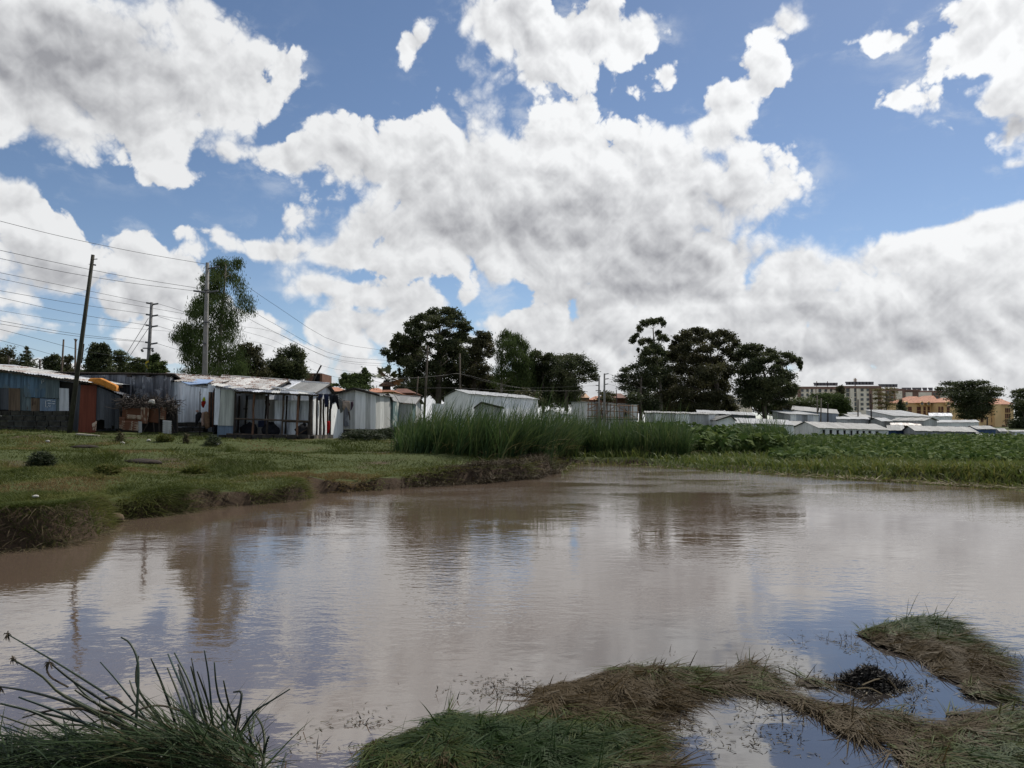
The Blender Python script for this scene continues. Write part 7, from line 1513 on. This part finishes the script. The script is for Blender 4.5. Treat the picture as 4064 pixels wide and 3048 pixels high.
o = MB().tube(curve_pts([P(Z3, 1120, 358, DL), P(Z3, 1350, 372, DL), P(Z3, 1470, 440, DL - .1), P(Z3, 1600, 440, 38.5)], 10), .012, 4).build('washing_line', WIRE); tag(o, 'washing line strung from timber frame to pale gabled shed', 'line')
garment('garment', 'dark red cloth hung inside the open timber frame', Z3, [(475, 450), (500, 444), (535, 470), (540, 500), (520, 520), (480, 495)], 35.5, cloth_mat('maroon_cloth', (.075, .02, .025)))

# ------------------------------------------------------------------ litter and plants on the bank
def hit(px, py, D=None):
    """where the line of sight through a photo pixel meets the ground"""
    r = ray(px, py); dd = np.linspace(7, 60, 1200); x = r[0] / r[1] * dd; zr_ = EYE + r[2] / r[1] * dd; g = ground_z(x, dd)
    j = np.argmax(zr_ <= g) if (zr_ <= g).any() else None
    if j is None: return onground(px, D or 30)
    return Vector((x[j], dd[j], g[j]))
def lump(name, label, cat, c, rx, ry, rz, mat, seed=0, n=2):
    import bmesh
    bm = bmesh.new(); bmesh.ops.create_icosphere(bm, subdivisions=n, radius=1)
    V = np.array([v.co for v in bm.verts]); F = [tuple(v.index for v in f.verts) for f in bm.faces]; bm.free()
    k = .72 + .55 * vnoise(V[:, 0] * 2 + seed, V[:, 1] * 2 + V[:, 2] * 1.7, 1.0, seed, 3)
    o = mesh_obj(name, np.array(c) + V * k[:, None] * np.array([rx, ry, rz]), F, mat, loc=c, smooth=True)
    return tag(o, label, cat)
p = G(430, 2075); lump('boulder', 'brown rounded boulder half in water beside the near grassy lump', 'boulder', (p.x + .03, p.y + .07, .06), .18, .15, .10, m_plain('muddy_rock', (.085, .055, .036), .9, .4, 5, bump=.7), 3)
p = hit(140, 1985); lump('white_litter', 'small white litter on the near grassy lump', 'litter', (p.x, p.y, gz1(p.x, p.y) + .05), .05, .035, .022, m_plain('dirty_white', (.42, .40, .36), .8, .2))
def bush(name, label, px, py, D, r, h, n, mat, cat='bush', leaf=.07, up=.5):
    c = hit(px, py, D); f_ = c.y / D; r *= f_; h *= f_; leaf *= f_; zg = c.z; pos = unit(n) * rng.uniform(.3, 1, n)[:, None] ** .6 * np.array([r, r, h]) + np.array([c.x, c.y, zg]); pos[:, 2] = zg + np.abs(pos[:, 2] - zg)
    d = unit(n); d[:, 2] = np.abs(d[:, 2]) * up + .1; d /= np.linalg.norm(d, axis=1, keepdims=True)
    V, F, ix = blades(pos, d, leaf * rng.uniform(.6, 1.6, n), np.full(n, leaf * .28), rng.uniform(0, .4, n), 2)
    t = empty(name, (c.x, c.y, zg), label, cat)
    mb = MB()
    for i in range(6):
        a = random.uniform(0, 6.28); mb.tube([(c.x, c.y, zg - .05), (c.x + math.cos(a) * r * .5, c.y + math.sin(a) * r * .5, zg + h * .8)], [.012, .004], 4)
    mb.build('stems', TIMBER_DK, t)
    o = mesh_obj('foliage', V, F, mat, t, loc=t.location, tint=np.clip(rng.normal(.35, .25, n), 0, 1)[ix]); o['kind'] = 'stuff'
SHRUB = m_leaf('dark_shrub_leaves', (0.014, 0.024, 0.010), (0.034, 0.048, 0.018), (0.07, 0.075, 0.03), .65, .2, .2)
bush('low_bush', 'dark low bush standing alone in the grass at left', 165, 1850, 19.8, .36, .40, 2600, SHRUB)
bush('low_bush', 'dark grass tuft in the middle of left bank', 425, 1880, 20.5, .34, .22, 1500, GRASS, leaf=.12, up=1)
bush('low_bush', 'small broad tuft right of the dark soil patch', 775, 1880, 21.5, .36, .2, 1400, GRASS, leaf=.12, up=1)
bush('weed', 'spindly weed with pale scrap left of the pen', 478, 1755, 28.5, .16, .42, 260, DRYGRASS, 'weed', .10)
bush('weed', 'upright brown weed below the stone courses', 738, 1760, 29.5, .12, .40, 300, DRYGRASS, 'weed', .10)
bush('weed', 'leafy weed below the ribbed panel hut', 845, 1765, 29.5, .34, .40, 700, SHRUB, 'weed', .09)
bush('weed', 'green weed patch right of the pen', 655, 1752, 29.5, .36, .28, 700, GRASS, 'weed', .12, 1)
bush('low_bush', 'overgrown tuft at corner of the blue patched shed', 245, 1700, 31.5, .8, .40, 3200, GRASS, leaf=.16, up=1)
bush('low_bush', 'scrubby growth at the foot of the pale gabled shed', 1440, 1745, 36.5, 1.2, .5, 4200, SHRUB, leaf=.12)
bush('low_bush', 'dark scrub between green hut and the reeds', 1560, 1735, 38.5, 1.2, .5, 4200, SHRUB, leaf=.12)
bush('low_bush', 'scrub growing over the stone footing of blue patched shed', 60, 1700, 32.6, 1.7, .6, 5200, SHRUB, leaf=.11)
q0, q1 = hit(300, 1726), hit(440, 1729); q1 = Vector((q1.x, q0.y + .1, gz1(q1.x, q0.y + .1)))
o = MB().slab([q0, q1, q1 + Vector((0, .22, 0)), q0 + Vector((0, .22, 0))], (0, 0, .06)).build('plank', m_plain('pale_plank', (.30, .27, .23), .8, .3)); tag(o, 'pale plank lying in the grass before the red sheet door', 'plank')
for px_, py_, D, lb in ((487, 1762, 28.3, 'white scrap lying under the spindly weed'), (590, 1752, 29, 'pale scrap in grass before the rusty pen'), (862, 1768, 29.2, 'pale scrap at the leafy weed by ribbed hut'), (190, 1756, 27, 'thin pale scrap on the trodden soil at left'), (1000, 1700, 31, 'pale block end by the timber frame step')):
    p = hit(px_, py_, D); lump('litter_scrap', lb, 'litter', (p.x, p.y, gz1(p.x, p.y) + .04), .09, .07, .05, MATS['dirty_white'], int(px_), 1)
for px_, py_, D, lb, r in ((560, 1835, 22.5, 'dark dug soil patch in middle of left bank', .62), (330, 1775, 25.5, 'brown soil hump left of middle on the bank', .5)):
    p = hit(px_, py_, D); lump('soil_mound', lb, 'mound', (p.x, p.y, gz1(p.x, p.y) - .02), r, r * .6, .10, m_plain('dark_soil', (.028, .020, .014), .95, .4, 6, bump=.8), int(px_))

# ------------------------------------------------------------------ people
def person(label, px, ytop, D, h, shirt, trouser, pose='stand', zfeet=None):
    top = W(px, ytop, D); z0 = top.z - h if zfeet is None else zfeet
    s = h / 1.72; t = empty('person', (top.x, D, z0), label, 'person')
    arm = .12 if pose == 'stand' else .25
    def skin(name, verts, edges, mat, parent=t):
        me = bpy.data.meshes.new(name); me.from_pydata([Vector(v[:3]) * s for v in verts], [], []) if False else me.from_pydata([tuple(Vector(v[:3]) * s) for v in verts], edges, [])
        o = bpy.data.objects.new(name, me); link(o, parent); md = o.modifiers.new('s', 'SKIN'); md.use_smooth_shade = True
        for i, v in enumerate(verts):
            sv = me.skin_vertices[0].data[i]; sv.radius = (v[3] * s, v[4] * s if len(v) > 4 else v[3] * s); sv.use_root = (i == 0)
        sb = o.modifiers.new('u', 'SUBSURF'); sb.levels = sb.render_levels = 1; me.materials.append(mat); return o
    SK = m_plain('brown_skin', (.075, .042, .028), .6, .1, bump=0)
    V = [(0, 0, .93, .13, .10), (0, 0, 1.15, .12, .09), (0, 0, 1.38, .15, .09), (0, 0, 1.48, .055), (0, 0, 1.56, .085), (0, -.01, 1.66, .085), (0, -.01, 1.71, .05),
         (.18, 0, 1.38, .05), (.24, -arm * .3, 1.14, .042), (.23, -arm, .92, .032), (.23, -arm - .02, .82, .038), (-.18, 0, 1.38, .05), (-.25, -arm * .2, 1.14, .042), (-.24, -arm * .8, .92, .032), (-.24, -arm * .8 - .02, .82, .038),
         (.09, 0, .86, .085), (.10, -.01, .48, .058), (.10, .01, .09, .042), (.10, -.10, .03, .04), (-.09, 0, .86, .085), (-.11, -.02, .48, .058), (-.12, .02, .09, .042), (-.12, -.09, .03, .04)]
    E = [(0, 1), (1, 2), (2, 3), (3, 4), (4, 5), (5, 6), (2, 7), (7, 8), (8, 9), (9, 10), (2, 11), (11, 12), (12, 13), (13, 14), (0, 15), (15, 16), (16, 17), (17, 18), (0, 19), (19, 20), (20, 21), (21, 22)]
    skin('body', V, E, SK)
    g = 1.18
    skin('shirt', [(0, 0, .95, .15, .12), (0, 0, 1.15, .14, .108), (0, 0, 1.38, .17, .108), (.18, 0, 1.38, .065), (.23, -arm * .3, 1.2, .058), (-.18, 0, 1.38, .065), (-.235, -arm * .2, 1.2, .058)], [(0, 1), (1, 2), (2, 3), (3, 4), (2, 5), (5, 6)], cloth_mat('shirt_' + label[:6].strip(), shirt))
    skin('trousers', [(0, 0, .95, .14, .115), (.09, 0, .84, .10), (.10, -.01, .48, .072), (.10, .01, .13, .06), (-.09, 0, .84, .10), (-.11, -.02, .48, .072), (-.12, .02, .13, .06)], [(0, 1), (1, 2), (2, 3), (0, 4), (4, 5), (5, 6)], cloth_mat('trousers_' + label[:6].strip(), trouser))
    skin('hair', [(0, .012, 1.66, .088), (0, .015, 1.70, .072)], [(0, 1)], m_plain('black_hair', (.01, .01, .01), .8, .1))
person('dark-clothed person standing at left behind the scaffold poles', 2388, 1617, 99.0, 1.5, (.02, .02, .025), (.025, .022, .02), zfeet=W(2388, 1663, 99).z)
person('person in grey clothes at right among the scaffold poles', 2483, 1622, 99.0, 1.5, (.05, .05, .055), (.03, .03, .035), 'reach', zfeet=W(2483, 1664, 99).z)
person('child in red shirt standing against the plain white shed', Z6(1466, 0)[0], Z6(0, 598)[1], 85.2, 1.12, (.28, .02, .02), (.03, .03, .05))
